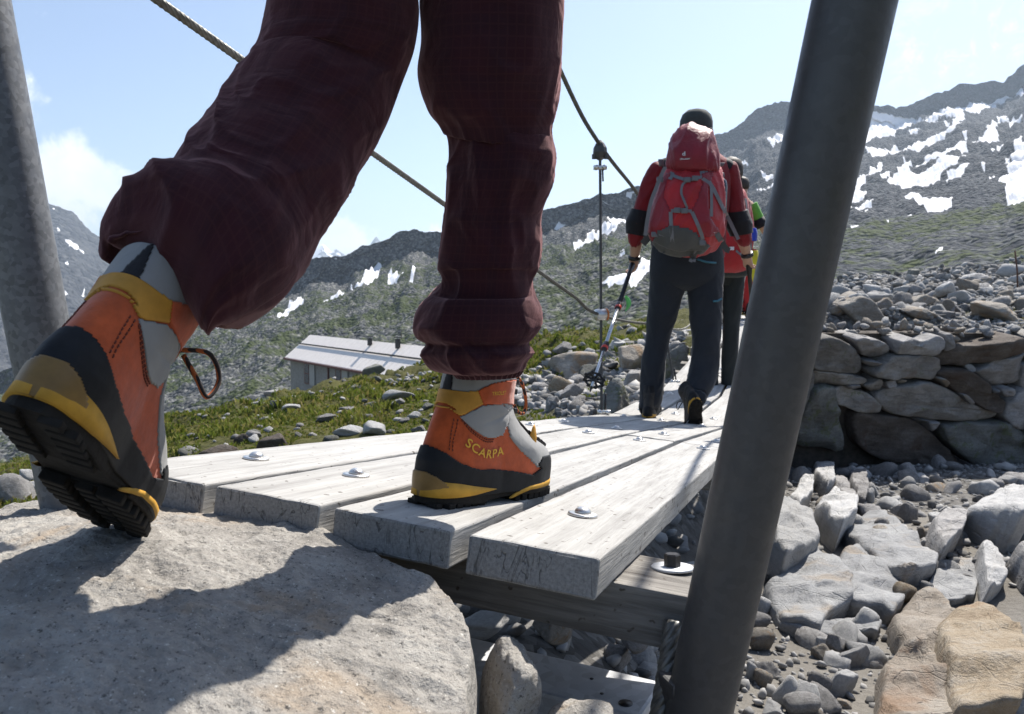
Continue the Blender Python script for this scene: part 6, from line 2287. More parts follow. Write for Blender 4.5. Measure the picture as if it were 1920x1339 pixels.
# the big flat boulder under the walker and the camera
def near_boulder():
    """ledge of granite: heightfield top with a broken rim, closed underneath"""
    rim_px = [(-260, 1010, .95), (-60, 975, 1.12), (40, 952, 1.20), (110, 938, 1.24), (200, 940, 1.24), (300, 925, 1.22), (372, 955, 1.20), (440, 965, 1.175), (520, 962, 1.14), (570, 985, 1.11), (620, 1000, 1.075), (690, 1040, 1.03), (760, 1072, .99), (815, 1100, .96), (850, 1130, .905), (870, 1165, .87), (882, 1215, .805), (872, 1290, .735), (876, 1345, .69), (860, 1480, .60), (840, 1700, .49)]
    rim = np.array([at(*p) for p in rim_px])
    extra = np.array([[-.02, .36, -.42], [-.1, .12, -.42], [-.5, .0, -.40], [-.95, .15, -.40], [-1.1, .5, -.36]])
    loop = np.concatenate([rim, extra])
    loop = catmull(np.concatenate([loop, loop[:1]]), 360)[:-1]
    n = len(loop)
    ctr = np.array([-.48, .66, 0])
    rings = []
    ts = np.concatenate([np.linspace(0.0, .9, 110), np.linspace(.9, 1, 22)[1:]])
    top = RBF(np.concatenate([loop[::6], np.array([at(150, 1100, .80) * [1, 1, 0] + [0, 0, -.292], at(300, 1060, .88) * [1, 1, 0] + [0, 0, -.300], TOEP * [1, 1, 0] + [0, 0, TOEP[2] + .004], at(480, 1150, .82) * [1, 1, 0] + [0, 0, -.330], at(700, 1200, .79) * [1, 1, 0] + [0, 0, -.352], at(300, 1300, .62) * [1, 1, 0] + [0, 0, -.315], at(600, 1320, .65) * [1, 1, 0] + [0, 0, -.345], at(50, 1250, .64) * [1, 1, 0] + [0, 0, -.305]])]))
    for t in ts:
        P = ctr + (loop - ctr) * t
        z = top(P[:, 0], P[:, 1])
        Q = np.stack([P[:, 0], P[:, 1], 0 * z], 1)
        zz = z + .012 * fbm(Q * 5, 5, 3, .55) * np.clip((1 - t) * 6, .3, 1) + .009 * fbm(Q * 13, 4, 8, .6, True) + .0045 * fbm(Q * 34, 4, 5, .65) + .0028 * fbm(Q * 110, 3, 6, .75)
        rings.append(np.stack([P[:, 0], P[:, 1], zz], 1))
    for k, (g, dz) in enumerate(((1.003, -.006), (1.008, -.018), (1.012, -.04), (1.01, -.08), (1.0, -.14), (.985, -.22), (.97, -.32), (.9, -.5), (.7, -.6))):
        P = ctr + (loop - ctr) * g
        z = top(loop[:, 0], loop[:, 1]) + dz
        Q = np.stack([P[:, 0], P[:, 1], z], 1)
        w = min(1, abs(dz) * 8)
        Q[:, :2] += (loop - ctr)[:, :2] * (.05 * w * fbm(Q * 7, 4, 15, .6))[:, None]
        rings.append(Q)
    V = np.concatenate(rings)
    F = grid_faces(len(rings), n, True)
    o = mk('boulder', V, F, M['granite'], origin=np.array([-.48, .66, -.4]))
    fix_normals(o.data)
    tag(o, 'huge flat granite boulder filling the lower left corner, half in the walker\'s shadow', 'boulder')
    return top


M['granite'] = rock_mat('granite', (0.18, 0.165, 0.145), (0.34, 0.318, 0.285), (0.50, 0.475, 0.43), 3.0, (0.36, 0.275, 0.19), 0.0, 1.0, 0.016, 0.85, 0.0, 0.0, 0.33)
TOP = near_boulder()


def own_rock(name, label, c, size, rot, seed, mat, facets=12, soft=.05, sub=5, rough=.05, cat='boulder', rscale=1.0):
    V, F = rock_vf(seed, sub, facets, rough, soft, (1, 1, 1))
    R_ = np.array(__import__('mathutils').Euler(rot).to_matrix())
    V = (V * np.asarray(size)) @ R_.T
    V = V + (.012 * min(size) * fbm(V / min(size) * 9, 4, seed, .6))[:, None] * unit(V)
    o = mk(name, V + np.asarray(c), F, M[mat], origin=c)
    tag(o, label, cat)
    return o


# rocks tucked beside the big boulder, in front of the steel beam
own_rock('rock', 'pale rough rounded rock wedged between big boulder and steel beam', at(945, 1345, .88), (.042, .06, .085), (0, .1, .1), 33, 'granite', 18, .12, 5, .07, 'rock')
own_rock('rock', 'small speckled rock at the bottom edge below the steel beam', at(1085, 1375, .86), (.045, .05, .035), (0, 0, .3), 36, 'granite', 16, .1, 4, .06, 'rock')

# rubble seen through the gap under the planks
for k, (px, py, w, h, mt) in enumerate(((905, 1165, 130, 62, 'rock_pale'), (990, 1215, 120, 46, 'rock_pale'), (1120, 1235, 150, 75, 'rock_pale'), (1040, 1180, 90, 50, 'rock_warm'), (1185, 1195, 60, 60, 'rock'), (1200, 1250, 60, 46, 'rock'), (1160, 1290, 70, 50, 'rock'), (1030, 1260, 80, 50, 'rock'))):
    g = at(px, py, 2.0 + .25 * (k % 3))
    s = g[1] / FOC
    rock('rock', g, (w * s / 2, w * s * .5, h * s / 2), (.2 * (k % 3 - 1), .15 * ((k + 1) % 3 - 1), k * .9), 'big', k % 4, mt,
         ('pale', 'sunlit pale', 'split pale', 'brown tinged', 'small grey', 'low grey', 'flat grey', 'squared grey')[k] + ' rock seen through the gap below the crossbeam', 'rubble under the near end of the bridge')


# ---------------------------------------------------------------- dry stone wall of the far bank
WZ = lambda p: [(1400 + a / 1.635, 520 + b / 1.635) for a, b in p]
wall_stones = [
    ([(205, 195), (250, 180), (310, 200), (355, 250), (370, 285), (345, 298), (215, 285), (190, 270)], 'rock_wall'),
    ([(322, 190), (345, 182), (400, 190), (442, 215), (438, 235), (400, 252), (365, 240)], 'rock'),
    ([(447, 190), (500, 182), (540, 200), (590, 180), (612, 195), (600, 228), (575, 242), (455, 235)], 'rock'),
    ([(597, 250), (640, 215), (720, 205), (830, 180), (846, 188), (830, 225), (740, 262), (640, 275), (598, 275)], 'rock_dark'),
    ([(375, 285), (435, 235), (500, 240), (585, 243), (590, 280), (575, 312), (450, 308), (380, 302)], 'rock_wall'),
    ([(205, 285), (300, 295), (372, 312), (360, 328), (210, 335)], 'rock_wall'),
    ([(575, 290), (610, 280), (680, 285), (740, 330), (795, 385), (770, 415), (720, 400), (640, 350)], 'rock_dark'),
    ([(705, 290), (760, 255), (850, 232), (850, 325), (780, 338), (740, 320)], 'rock'),
    ([(385, 355), (450, 335), (560, 320), (640, 355), (720, 405), (790, 418), (760, 442), (620, 440), (450, 420), (405, 395)], 'rock_wall'),
    ([(268, 345), (300, 338), (370, 355), (405, 390), (400, 412), (340, 410), (285, 392)], 'rock_wall'),
    ([(160, 520), (170, 430), (200, 340), (262, 335), (275, 385), (285, 440), (300, 500), (310, 540), (240, 530)], 'rock_lichen'),
    ([(330, 440), (345, 412), (420, 425), (520, 440), (590, 500), (650, 560), (672, 600), (560, 590), (400, 555), (345, 520)], 'rock_dark'),
    ([(592, 450), (680, 445), (800, 448), (850, 470), (850, 590), (780, 600), (700, 580), (640, 530), (600, 490)], 'rock_lichen'),
    ([(790, 425), (800, 390), (850, 335), (850, 468), (810, 455)], 'rock'),
    ([(355, 330), (395, 305), (412, 320), (410, 345), (375, 350)], 'rock_wall'), ([(418, 318), (460, 312), (468, 335), (430, 340)], 'rock'), ([(470, 312), (492, 316), (488, 332), (472, 332)], 'rock_warm'),
    ([(676, 272), (700, 268), (706, 288), (688, 294)], 'rock_pale'), ([(772, 340), (805, 335), (812, 360), (785, 368)], 'rock'), ([(748, 342), (770, 340), (768, 358), (752, 356)], 'rock'),
    ([(545, 440), (585, 440), (588, 470), (560, 474)], 'rock'), ([(524, 434), (545, 432), (546, 454), (530, 454)], 'rock'), ([(612, 178), (636, 172), (640, 215), (616, 232)], 'rock'),
    ([(310, 330), (345, 328), (348, 342), (312, 342)], 'rock'), ([(575, 305), (590, 303), (628, 335), (622, 345)], 'rock_warm'), ([(640, 352), (660, 355), (712, 398), (695, 402)], 'rock'), ([(365, 258), (395, 254), (398, 272), (374, 276)], 'rock'),
    ([(660, 560), (700, 580), (718, 605), (680, 602)], 'rock'), ([(180, 230), (206, 200), (190, 268), (205, 290), (205, 335), (160, 420), (120, 430), (140, 300)], 'rock_wall'),
    # the wall runs on beyond the right edge of the frame
    ([(852, 180), (920, 175), (1010, 200), (1000, 260), (900, 262), (853, 230)], 'rock_wall'), ([(852, 268), (950, 268), (1000, 300), (990, 390), (880, 400), (852, 330)], 'rock'), ([(852, 405), (960, 402), (1010, 440), (1000, 600), (880, 596), (852, 590)], 'rock_lichen'),
    ([(1012, 190), (1100, 190), (1120, 300), (1010, 300)], 'rock'), ([(1005, 310), (1120, 310), (1130, 430), (1015, 430)], 'rock_wall'), ([(1015, 445), (1140, 440), (1150, 600), (1008, 600)], 'rock')]


def wall_point(px, py, off=0.0):
    """on the battered wall face (leans back as it rises)"""
    r = ray(px, py)
    d = (W1 - W0) / np.linalg.norm(W1 - W0)
    nn = np.array([d[1], -d[0], -.16])          # towards the stream and up
    nn = nn / np.linalg.norm(nn)
    if nn[1] > 0: nn = -nn
    p0 = np.array([W0[0], W0[1], -2.05])
    t = (nn @ p0 + off) / (nn @ r)
    return r * t, nn


def wall_stone(poly, seed, parent, mat):
    P = np.array(WZ(poly), float)
    c = P.mean(0)
    n = len(P)
    # round the corners and resample
    loop = np.concatenate([P, P[:1]])
    q = resample(loop, max(4.0, np.hypot(*(P.max(0) - P.min(0))) / 22))[:-1]
    for _ in range(1):
        q = .5 * q + .25 * (np.roll(q, 1, 0) + np.roll(q, -1, 0))
    q = q + 1.6 * np.stack([vnoise(np.stack([q[:, 0] * .07, q[:, 1] * .07, 0 * q[:, 0] + seed], 1), 3), vnoise(np.stack([q[:, 0] * .07, q[:, 1] * .07, 0 * q[:, 0] + seed + 9], 1), 4)], 1)
    c = q.mean(0)
    rr = random.Random(seed)
    bulge = rr.uniform(-.03, .06)
    tx, ty = rr.uniform(-.10, .10), rr.uniform(-.16, .02)
    size = np.hypot(*(P.max(0) - P.min(0))) / 2
    V, m = [], len(q)
    prof = [(.97, -.42), (1.02, -.22), (1.03, -.06), (1.022, -.022), (1.0, -.004), (.95, .006), (.82, .012), (.64, .016), (.44, .018), (.22, .02)]
    for s, off in prof:
        for p in c + (q - c) * s:
            w, nn = wall_point(p[0], p[1], 0)
            e = (p - c) / size
            plane = (tx * e[0] + ty * e[1])
            nz = np.abs(fbm(np.array([w * 2.6 + seed]), 2, seed, .5)[0]) * -.16 + .03 + fbm(np.array([w * 3.0 + seed]), 4, seed, .55)[0] * .05 + fbm(np.array([w * 9.0 + seed]), 3, seed, .6, True)[0] * .018
            k = np.clip((off + .42) / .42, 0, 1)
            V.append(w + nn * (off + bulge + k * (plane + nz)))
    w, nn = wall_point(c[0], c[1], 0)
    V.append(w + nn * (.022 + bulge))
    F = [tuple(f) for f in grid_faces(len(prof), m, True)]
    ci = len(V) - 1
    last = (len(prof) - 1) * m
    F += [(last + j, last + (j + 1) % m, ci) for j in range(m)]
    F.append(tuple(range(m))[::-1])
    o = mk('stone', V, F, M[mat], parent)
    fix_normals(o.data)
    return o


wroot_p, _ = wall_point(1700, 860)
wall = empty('dry_stone_wall', wroot_p)
tag(wall, 'dry stone retaining wall of big rough blocks across the stream on the right', 'stone wall')
for k, (poly, mt) in enumerate(wall_stones):
    wall_stone(poly, 50 + k, wall, mt)
# dark earth core behind the joints
core = []
for px in np.linspace(1470, 2110, 24):
    for py in (625, 760, 905):
        w, nn = wall_point(px, py, -.24)
        core.append(w)
cf = []
for i in range(23):
    for j in range(2):
        a = i * 3 + j
        cf.append((a, a + 3, a + 4, a + 1))
n0 = len(core)
core2 = [p + np.array([.15, .8, 0]) for p in core]
V = core + core2
F = cf + [tuple(x + n0 for x in f[::-1]) for f in cf]
for i in range(23):
    F.append((i * 3, i * 3 + n0, (i + 1) * 3 + n0, (i + 1) * 3))
    F.append((i * 3 + 2, (i + 1) * 3 + 2, (i + 1) * 3 + 2 + n0, i * 3 + 2 + n0))
F += [(0, 1, 1 + n0, n0), (1, 2, 2 + n0, 1 + n0), (69, 69 + n0, 70 + n0, 70), (70, 70 + n0, 71 + n0, 71)]
M['earth'] = simple('dark_earth', (0.075, 0.062, 0.05), 0.95, 0, 0.4, 12, 0.6, .02)
mk('earth_core', V, F, M['earth'], wall, smooth=False)

# ---------------------------------------------------------------- hut on the shoulder of the left bank
def build_hut():
    ze = -4.30
    A = np.array([-17.02, 60.0, 0]); e = unit(np.array([9.96, -14.0, 0])); n = np.array([-e[1], e[0], 0])
    if n[1] < 0: n = -n
    L, half, rise, wall_h = 31.0, 1.75, 1.42, 3.4
    root = empty('mountain_hut', A + e * L / 2 + n * half + np.array([0, 0, ze - wall_h]))
    tag(root, 'long low mountain hut with pale metal roof and shingled wall behind the grassy knoll', 'hut')
    U = lambda a, b, z: A + e * a + n * b + np.array([0, 0, ze + z])
    V = [U(0, 0, -wall_h), U(L, 0, -wall_h), U(L, 2 * half, -wall_h), U(0, 2 * half, -wall_h), U(0, 0, 0), U(L, 0, 0), U(L, 2 * half, 0), U(0, 2 * half, 0), U(0, half, rise - .08), U(L, half, rise - .08)]
    F = [(0, 1, 5, 4), (1, 2, 6, 9, 5), (2, 3, 7, 6), (3, 0, 4, 8, 7), (4, 5, 9, 8), (6, 7, 8, 9), (3, 2, 1, 0)]
    mk('wall', V, F, M['wood_wall'], root, smooth=False)
    sl = np.array([half, rise]); sl = sl / np.linalg.norm(sl)
    for s in (0, 1):
        m = MB()
        for k in range(int(L / .62) + 2):          # standing seam sheets
            a0 = -.35 + k * .62
            a1 = min(a0 + .60, L + .35)
            if a1 <= a0: break
            b = lambda t: (half - (half + .3) * t) if s == 0 else (half + (half + .3) * t)
            zf = lambda t: rise - (rise + .3 * rise / half) * t
            vv = []
            for dz in (0.0, .06):
                for (aa, t) in ((a0, 0), (a1, 0), (a1, 1), (a0, 1)):
                    vv.append(U(aa, b(t), zf(t) + dz))
            m.add(vv, [(0, 1, 2, 3)[::-1], (4, 5, 6, 7), (0, 1, 5, 4), (1, 2, 6, 5), (2, 3, 7, 6), (3, 0, 4, 7)])
        v, f = m.data()
        o = mk('roof', v, f, M['roof'], root, smooth=False); fix_normals(o.data)
        if s == 0: roof = o
    # line of snow guards half way down and the gutter
    V, F = box_vf(U(L / 2, half * .48, rise * .52 + .10), e * (L / 2 + .3), n * .02, (0, 0, .05)); mk('snow_guard', V, F, M['dark_metal'], roof, smooth=False)
    V, F = box_vf(U(L / 2, -.36, -.30), e * (L / 2 + .3), n * .05, (0, 0, .07)); mk('gutter', V, F, M['window_frame'], root, smooth=False)
    V, F = box_vf(U(7.6, -.06, -1.9), e * .05, n * .05, (0, 0, 1.6)); mk('downpipe', V, F, M['window_frame'], root, smooth=False)
    for a in (3.6, 9.4, 14.3, 18.8, 23.2, 27.4):
        w = mk('window', *box_vf(U(a, -.03, -1.15), e * .52, n * .05, (0, 0, .78)), M['window_frame'], root, smooth=False)
        mk('pane', *box_vf(U(a, -.085, -.80), e * .40, n * .012, (0, 0, .32)), M['glass_dark'], w, smooth=False)
        mk('pane', *box_vf(U(a, -.085, -1.52), e * .40, n * .012, (0, 0, .32)), M['glass_dark'], w, smooth=False)
        mk('shutter', *box_vf(U(a + 1.05, -.06, -1.15), e * .48, n * .04, (0, 0, .80)), M['shutter'], root, smooth=False)
    for a, h in ((11.2, .28), (15.2, .40), (20.4, .30)):
        c = mk('chimney', *box_vf(U(a, half * .8, rise + h / 2 - .1), e * .12, n * .12, (0, 0, h / 2 + .1)), M['dark_metal'], roof, smooth=False)
        mk('chimney_cap', *box_vf(U(a, half * .8, rise + h + .1), e * .17, n * .16, (0, 0, .03)), M['dark_metal'], roof, smooth=False)
    V, F = box_vf(U(15.0, half, rise + .55), e * .02, n * .02, (0, 0, .2)); mk('flue', V, F, M['dark_metal'], roof, smooth=False)


build_hut()
# rusty iron rod stuck in the scree
g = ground_at(1909, 545)
top = at(1903, 470, g[1])
V, F = tube_vf(np.array([g - np.array([0, 0, .2]), (g + top) / 2 + np.array([.02, 0, 0]), top]), .022, 8)
rod = mk('iron_rod', V, F, M['rust'], origin=g)
tag(rod, 'thin rusty iron rod standing in the boulder field at the right edge', 'rod')

rr = random.Random(11)
def stone_stuff_mat(name, lo, hi):
    m, nt, b = newmat(name)
    g = nt.add('ShaderNodeNewGeometry').outputs['Random Per Island']
    n = nt.noise(nt.coords('Object'), 25, 4, .6)
    c = nt.ramp(nt.math('ADD', nt.math('MULTIPLY', g, .6), nt.math('MULTIPLY', n, .4)), [(.2, lo), (.8, hi)])
    nt.l.new(c, b.inputs['Base Color'])
    b.inputs['Roughness'].default_value = .9
    b.inputs['Specular IOR Level'].default_value = .2
    return m


M['grit'] = stone_stuff_mat('grit', (.10, .097, .092), (.40, .39, .375))
POOL = []


def flush_pool(keep, stuff_label, zone):
    """the largest stones of a scatter stay things of their own, the rest become one heap of stuff"""
    POOL.sort(key=lambda a: -a[0][3] * a[0][4])
    for a, kw in POOL[:keep]:
        kw['label'] = zone(a[1], a[2], kw['mat'])
        prock(*a, **kw)
    V_, F_, n = [], [], 0
    mats = {}
    for a, kw in POOL[keep:]:
        _, px, py, w, h = a
        g = ground_at(px, py)
        s_ = g[1] / FOC
        V, F, _m = proto('small', kw['k'])
        Rm = np.array(__import__('mathutils').Euler(kw['rot']).to_matrix())
        sx, sz = w * s_ / 2, h * s_ / 2
        W = (V * np.array([sx, sx * .9, sz])) @ Rm.T + g + np.array([0, sx * .5, sz * (1 - kw.get('sink', .25))])
        V_.append(W); F_.append(F + n); n += len(W)
    if V_:
        o = mk('stones', np.concatenate(V_), np.concatenate(F_), M['grit'])
        tag(o, stuff_label, None, None, 'stuff')
    POOL.clear()


def pool(*a, **kw):
    POOL.append((a, kw))


TONE = {'rock': 'grey', 'rock_pale': 'pale', 'rock_warm': 'brownish', 'rock_lichen': 'mossy', 'rock_dark': 'dark'}


def R3(a=.5, zr=3.1):
    return (rr.uniform(-a, a), rr.uniform(-a, a), rr.uniform(-zr, zr))


S4 = lambda x, y: (1400 + x / 1.635, 520 + y / 1.635)
SLAB = 1 / 1.635


def named(box, label, mat, kind='big', k=0, rot=(0, 0, 0), z=S4, dep=.9, sink=.2, name='boulder', dy=0):
    """box = x0, y0, x1, y1 in an enlarged view"""
    x0, y0 = z(box[0], box[1]); x1, y1 = z(box[2], box[3])
    return prock(name, (x0 + x1) / 2, y1 + dy, x1 - x0, y1 - y0, rot, kind, k, mat, label, None, dep, sink, 'boulder' if name == 'boulder' else 'rock')


def sculpt(name, label, box, mat, seed, z=S4, grow=1.12, dep=.8, facets=14, soft=.08, rough=.10, sink=.3, rot=(0, 0, 0), strata=0.0, sub=6):
    x0, y0 = z(box[0], box[1]); x1, y1 = z(box[2], box[3])
    g = ground_at((x0 + x1) / 2, y1)
    s = g[1] / FOC
    h_px = y1 - y0
    sx, sz = grow * (x1 - x0) * s / 2, grow * (y1 - y0) * s / 2 / (1 - sink / 2)
    V, F = rock_vf(seed, sub, facets, rough, soft, (1, 1, 1))
    V = V * np.array([sx, sx * dep, sz])
    Rm = np.array(__import__('mathutils').Euler(rot).to_matrix())
    V = V @ Rm.T
    if strata:
        q = V @ unit(np.array([.5, .2, .8]))
        V = V + unit(V) * (strata * (np.abs(((q / strata / 2.2 + .4 * fbm(V * 4, 3, seed)) % 1) - .5) - .25))[:, None]
    V = V + unit(V) * (.02 * sx * fbm(V / sx * 6, 5, seed, .6) + .02 * sx * fbm(V / sx * 14, 3, seed + 3, .6, True))[:, None]
    lo = np.quantile(V[:, 2], np.clip(sink * 1.15, .1, .6))
    V = V * (h_px * s / (V[:, 2].max() - lo)) ** np.array([.35, .35, 1.0])
    lo = np.quantile(V[:, 2], np.clip(sink * 1.15, .1, .6))
    c = g + np.array([0, sx * dep * .6, -lo])
    o = mk(name, V + c, F, M[mat], origin=c)
    tag(o, label, 'boulder')
    return o


# the stream bed on the right: bedrock, slabs and named boulders
SB = lambda x, y: (1300 + x / 1.916, 860 + y / 1.916)


def bed_slab(name, label, poly, mat, h, seed, tilt=(0, 0), relief=.03, facet=.10):
    """outcrop or slab of the stream bed: an outline at its place on the bed, raised with broken sides and a faceted top"""
    P = np.array([SB(*q) for q in poly], float)
    c = P.mean(0)
    lowest = P[np.argmax(P[:, 1])]
    g = ground_at(c[0], c[1])
    q = resample(np.concatenate([P, P[:1]]), np.hypot(*(P.max(0) - P.min(0))) / 34)[:-1]
    q = .6 * q + .2 * (np.roll(q, 1, 0) + np.roll(q, -1, 0))
    q = q + 2.0 * np.stack([vnoise(np.stack([q[:, 0] * .09, q[:, 1] * .09, 0 * q[:, 0] + seed], 1), 3), vnoise(np.stack([q[:, 0] * .09, q[:, 1] * .09, 0 * q[:, 0] + seed + 9], 1), 4)], 1)
    c = q.mean(0)
    q = c + (q - c) * (1.06 if name == 'bedrock' else 1.0)
    size = np.hypot(*(P.max(0) - P.min(0))) / 2
    n = unit(np.array([0, -.50, .86]))
    V, m = [], len(q)
    prof = [(1.02, -.10), (1.03, -.01), (1.02, h * .45), (1.0, h * .78), (.97, h * .93), (.92, h)] + [(t, h * 1.02) for t in np.linspace(.85, .06, 15)]
    r = np.random.RandomState(seed)
    for s_, off in prof:
        Q = c + (q - c) * s_
        R_ = np.stack([ray(*x) for x in Q])
        # plane of the bed through the foot of the slab
        t = (g[2] + .108 * g[1]) / (R_[:, 2] + .108 * R_[:, 1])
        W = R_ * t[:, None]
        e = (Q - c) / size
        k = np.clip(off / max(h, 1e-3), 0, 1)
        up = off + k * h * (tilt[0] * e[:, 0] - tilt[1] * e[:, 1])
        F1 = -np.abs(fbm(W * 2.6 + seed, 2, seed, .5)) * facet + facet * .25
        F2 = -np.abs(vnoise(W * 5.5 + seed * 2.1, seed + 4)) * facet * .35
        W = W + n * (up + k * (F1 + F2 + relief * fbm(W * 7 + seed, 4, seed + 1, .6)))[:, None]
        V.append(W)
    V = np.concatenate(V)
    V = np.concatenate([V, V[-m:].mean(0, keepdims=True)])
    F = [tuple(f) for f in grid_faces(len(prof), m, True)]
    last = (len(prof) - 1) * m
    F += [(last + j, last + (j + 1) % m, len(V) - 1) for j in range(m)] + [tuple(range(m))[::-1]]
    o = mk(name, V, F, M[mat], origin=g)
    fix_normals(o.data)
    tag(o, label, 'bedrock' if name == 'bedrock' else 'boulder')
    return o


M['bedrock_tan'] = rock_mat('tan_bedrock', (0.13, 0.105, 0.08), (0.26, 0.225, 0.185), (0.36, 0.335, 0.295), 1.8, (0.21, 0.115, 0.055), 0.0, 0.9, 0.03, 0.2, 0.08, 0.6)
for k, a_ in enumerate((
        ('bedrock', 'smooth water worn pale bedrock hump beside the post', [(255, 500), (300, 455), (420, 385), (500, 440), (540, 470), (545, 560), (460, 600), (440, 650), (330, 620), (270, 560)], 'bedrock', .16, (.1, .3)),
        ('bedrock', 'pale bedrock slab joined to the right of the smooth hump', [(525, 380), (580, 360), (690, 430), (745, 520), (700, 585), (640, 560), (547, 555), (545, 472), (503, 435)], 'bedrock', .13, (-.2, .2)),
        ('bedrock', 'pale ledge of bedrock in front of the smooth hump', [(290, 560), (340, 545), (400, 560), (480, 600), (580, 590), (660, 600), (640, 650), (560, 640), (480, 660), (400, 650), (320, 620)], 'bedrock', .07, (0, 0)),
        ('bedrock', 'grey bedrock slab in half shade behind the pale slab', [(540, 310), (600, 240), (660, 230), (730, 290), (850, 400), (840, 430), (740, 455), (692, 425), (590, 350)], 'bedrock', .15, (.2, .1)),
        ('boulder', 'pale block split from the bedrock, next to the post', [(265, 290), (300, 228), (400, 258), (432, 370), (380, 412), (300, 448), (262, 412)], 'rock_pale', .30, (-.2, .1)),
        ('boulder', 'grey block with a split corner on top of the grey slab', [(420, 235), (480, 170), (562, 240), (557, 282), (500, 333), (468, 300)], 'rock_pale', .30, (.1, -.1)),
        ('boulder', 'pale leaning splinter left of the block with the split corner', [(335, 182), (388, 98), (422, 110), (412, 170), (370, 212)], 'rock_pale', .20, (.2, 0)),
        ('boulder', 'pale pointed block highest up beside the post', [(422, 60), (490, 68), (492, 132), (470, 152), (424, 110)], 'rock_pale', .24, (0, 0)),
        ('boulder', 'long grey slab leaning to the left below the wall', [(488, 110), (522, 98), (582, 190), (562, 227), (500, 162)], 'rock', .18, (-.2, 0)),
        ('boulder', 'upright grey stone right of the long leaning slab', [(548, 84), (606, 84), (612, 160), (600, 192), (573, 182), (553, 130)], 'rock', .22, (0, 0)),
        ('boulder', 'grey wedge left of the white overhanging boulder', [(828, 290), (870, 258), (946, 280), (932, 332), (870, 394), (833, 332)], 'rock', .24, (.1, .1)),
        ('boulder', 'large white boulder overhanging a dark hollow at the right', [(938, 278), (1010, 228), (1110, 148), (1178, 180), (1170, 262), (1152, 338), (1080, 338), (980, 296)], 'rock_pale', .34, (.1, -.4)),
        ('bedrock', 'flat pale slab in the sand below the grey wedge', [(848, 452), (890, 388), (990, 374), (1012, 420), (1000, 502), (860, 522)], 'bedrock', .05, (0, 0)),
        ('boulder', 'thin pale slab on edge in the sand', [(1003, 360), (1040, 338), (1092, 400), (1107, 470), (1040, 522), (1015, 440)], 'rock_pale', .14, (-.5, 0)),
        ('boulder', 'grey block at the right edge below the white boulder', [(1113, 402), (1188, 368), (1260, 380), (1260, 472), (1180, 468)], 'rock', .24, (0, 0)),
        ('bedrock', 'tan ridge of weathered bedrock running down to the ochre rock', [(690, 640), (760, 560), (830, 500), (862, 560), (922, 622), (852, 682), (832, 772), (730, 738)], 'bedrock_tan', .16, (.1, -.2)),
        ('bedrock', 'ochre brown weathered rock at the bottom right', [(850, 790), (838, 700), (900, 640), (980, 628), (1080, 718), (1132, 790), (1140, 870), (1100, 990), (900, 1000), (870, 850)], 'ochre', .24, (.2, 0)),
        ('bedrock', 'tan rock apron left of the ochre rock at the bottom edge', [(664, 800), (720, 742), (780, 720), (832, 780), (862, 850), (895, 990), (650, 990)], 'bedrock_tan', .14, (.2, .2)))):
    bed_slab(a_[0], a_[1], a_[2], a_[3], a_[4], 700 + k * 3, a_[5], facet=.10 if a_[4] > .1 else .04)
named((455, 938, 527, 1002), 'round brown boulder resting on the bedrock', 'ochre', kind='round', k=1, name='rock', sink=.1)
named((533, 934, 577, 970), 'small round grey stone beside the round brown boulder', 'rock', kind='round', k=2, name='rock', sink=.1)
named((328, 1022, 418, 1098), 'round grey boulder at the foot of the bedrock hump', 'rock_pale', kind='round', k=3, name='rock', sink=.12)
named((262, 1088, 332, 1168), 'angular grey stone below the bedrock hump', 'rock', k=3, rot=R3(), name='rock')
named((303, 1090, 388, 1195), 'leaning flat grey slab next to the round grey boulder', 'rock_pale', k=0, rot=(.1, .7, .2), dep=.5, name='rock')
named((12, 1072, 90, 1148), 'tan rounded boulder beside the post foot', 'rock_warm', kind='round', k=0, name='rock', sink=.12)
named((5, 1028, 78, 1082), 'grey rounded boulder behind the tan one beside the post', 'rock', kind='round', k=1, name='rock', sink=.12)
named((22, 982, 82, 1042), 'pale rounded stone above the grey one beside the post', 'rock_pale', kind='round', k=2, name='rock', sink=.12)
named((92, 1228, 168, 1315), 'upright pale cobble near the bottom edge right of the post', 'rock_pale', kind='round', k=3, name='rock', rot=(0, .2, 0))
named((128, 1270, 232, 1348), 'large grey cobble at the bottom edge right of the post', 'rock', kind='round', k=0, name='rock')
named((188, 1203, 280, 1294), 'faceted grey stone in the middle of the cobbles', 'rock', k=1, rot=R3(), name='rock')
named((243, 1183, 348, 1292), 'long white grey stone lying obliquely among the cobbles', 'rock_pale', k=2, rot=(.1, .6, .3), dep=.6, name='rock')
named((0, 1178, 34, 1238), 'white cobble against the post low down', 'rock_pale', kind='round', k=1, name='rock')
named((24, 1208, 82, 1258), 'brownish grey cobble beside the white cobble', 'rock_warm', kind='round', k=2, name='rock')
named((780, 1052, 818, 1092), 'small dark stone alone on the sand', 'rock_dark', kind='round', k=3, name='rock')
named((798, 1158, 880, 1202), 'pale stone at the right edge above the lowest stones', 'rock_pale', k=3, rot=R3(.3), name='rock')
named((800, 1248, 900, 1292), 'grey stone at the right edge near the bottom corner', 'rock', k=0, rot=R3(.3), name='rock')
named((752, 1292, 880, 1350), 'white stone in the bottom right corner', 'rock_pale', k=1, rot=R3(.3), name='rock')
GW = 'fallen stones at the foot of the wall'
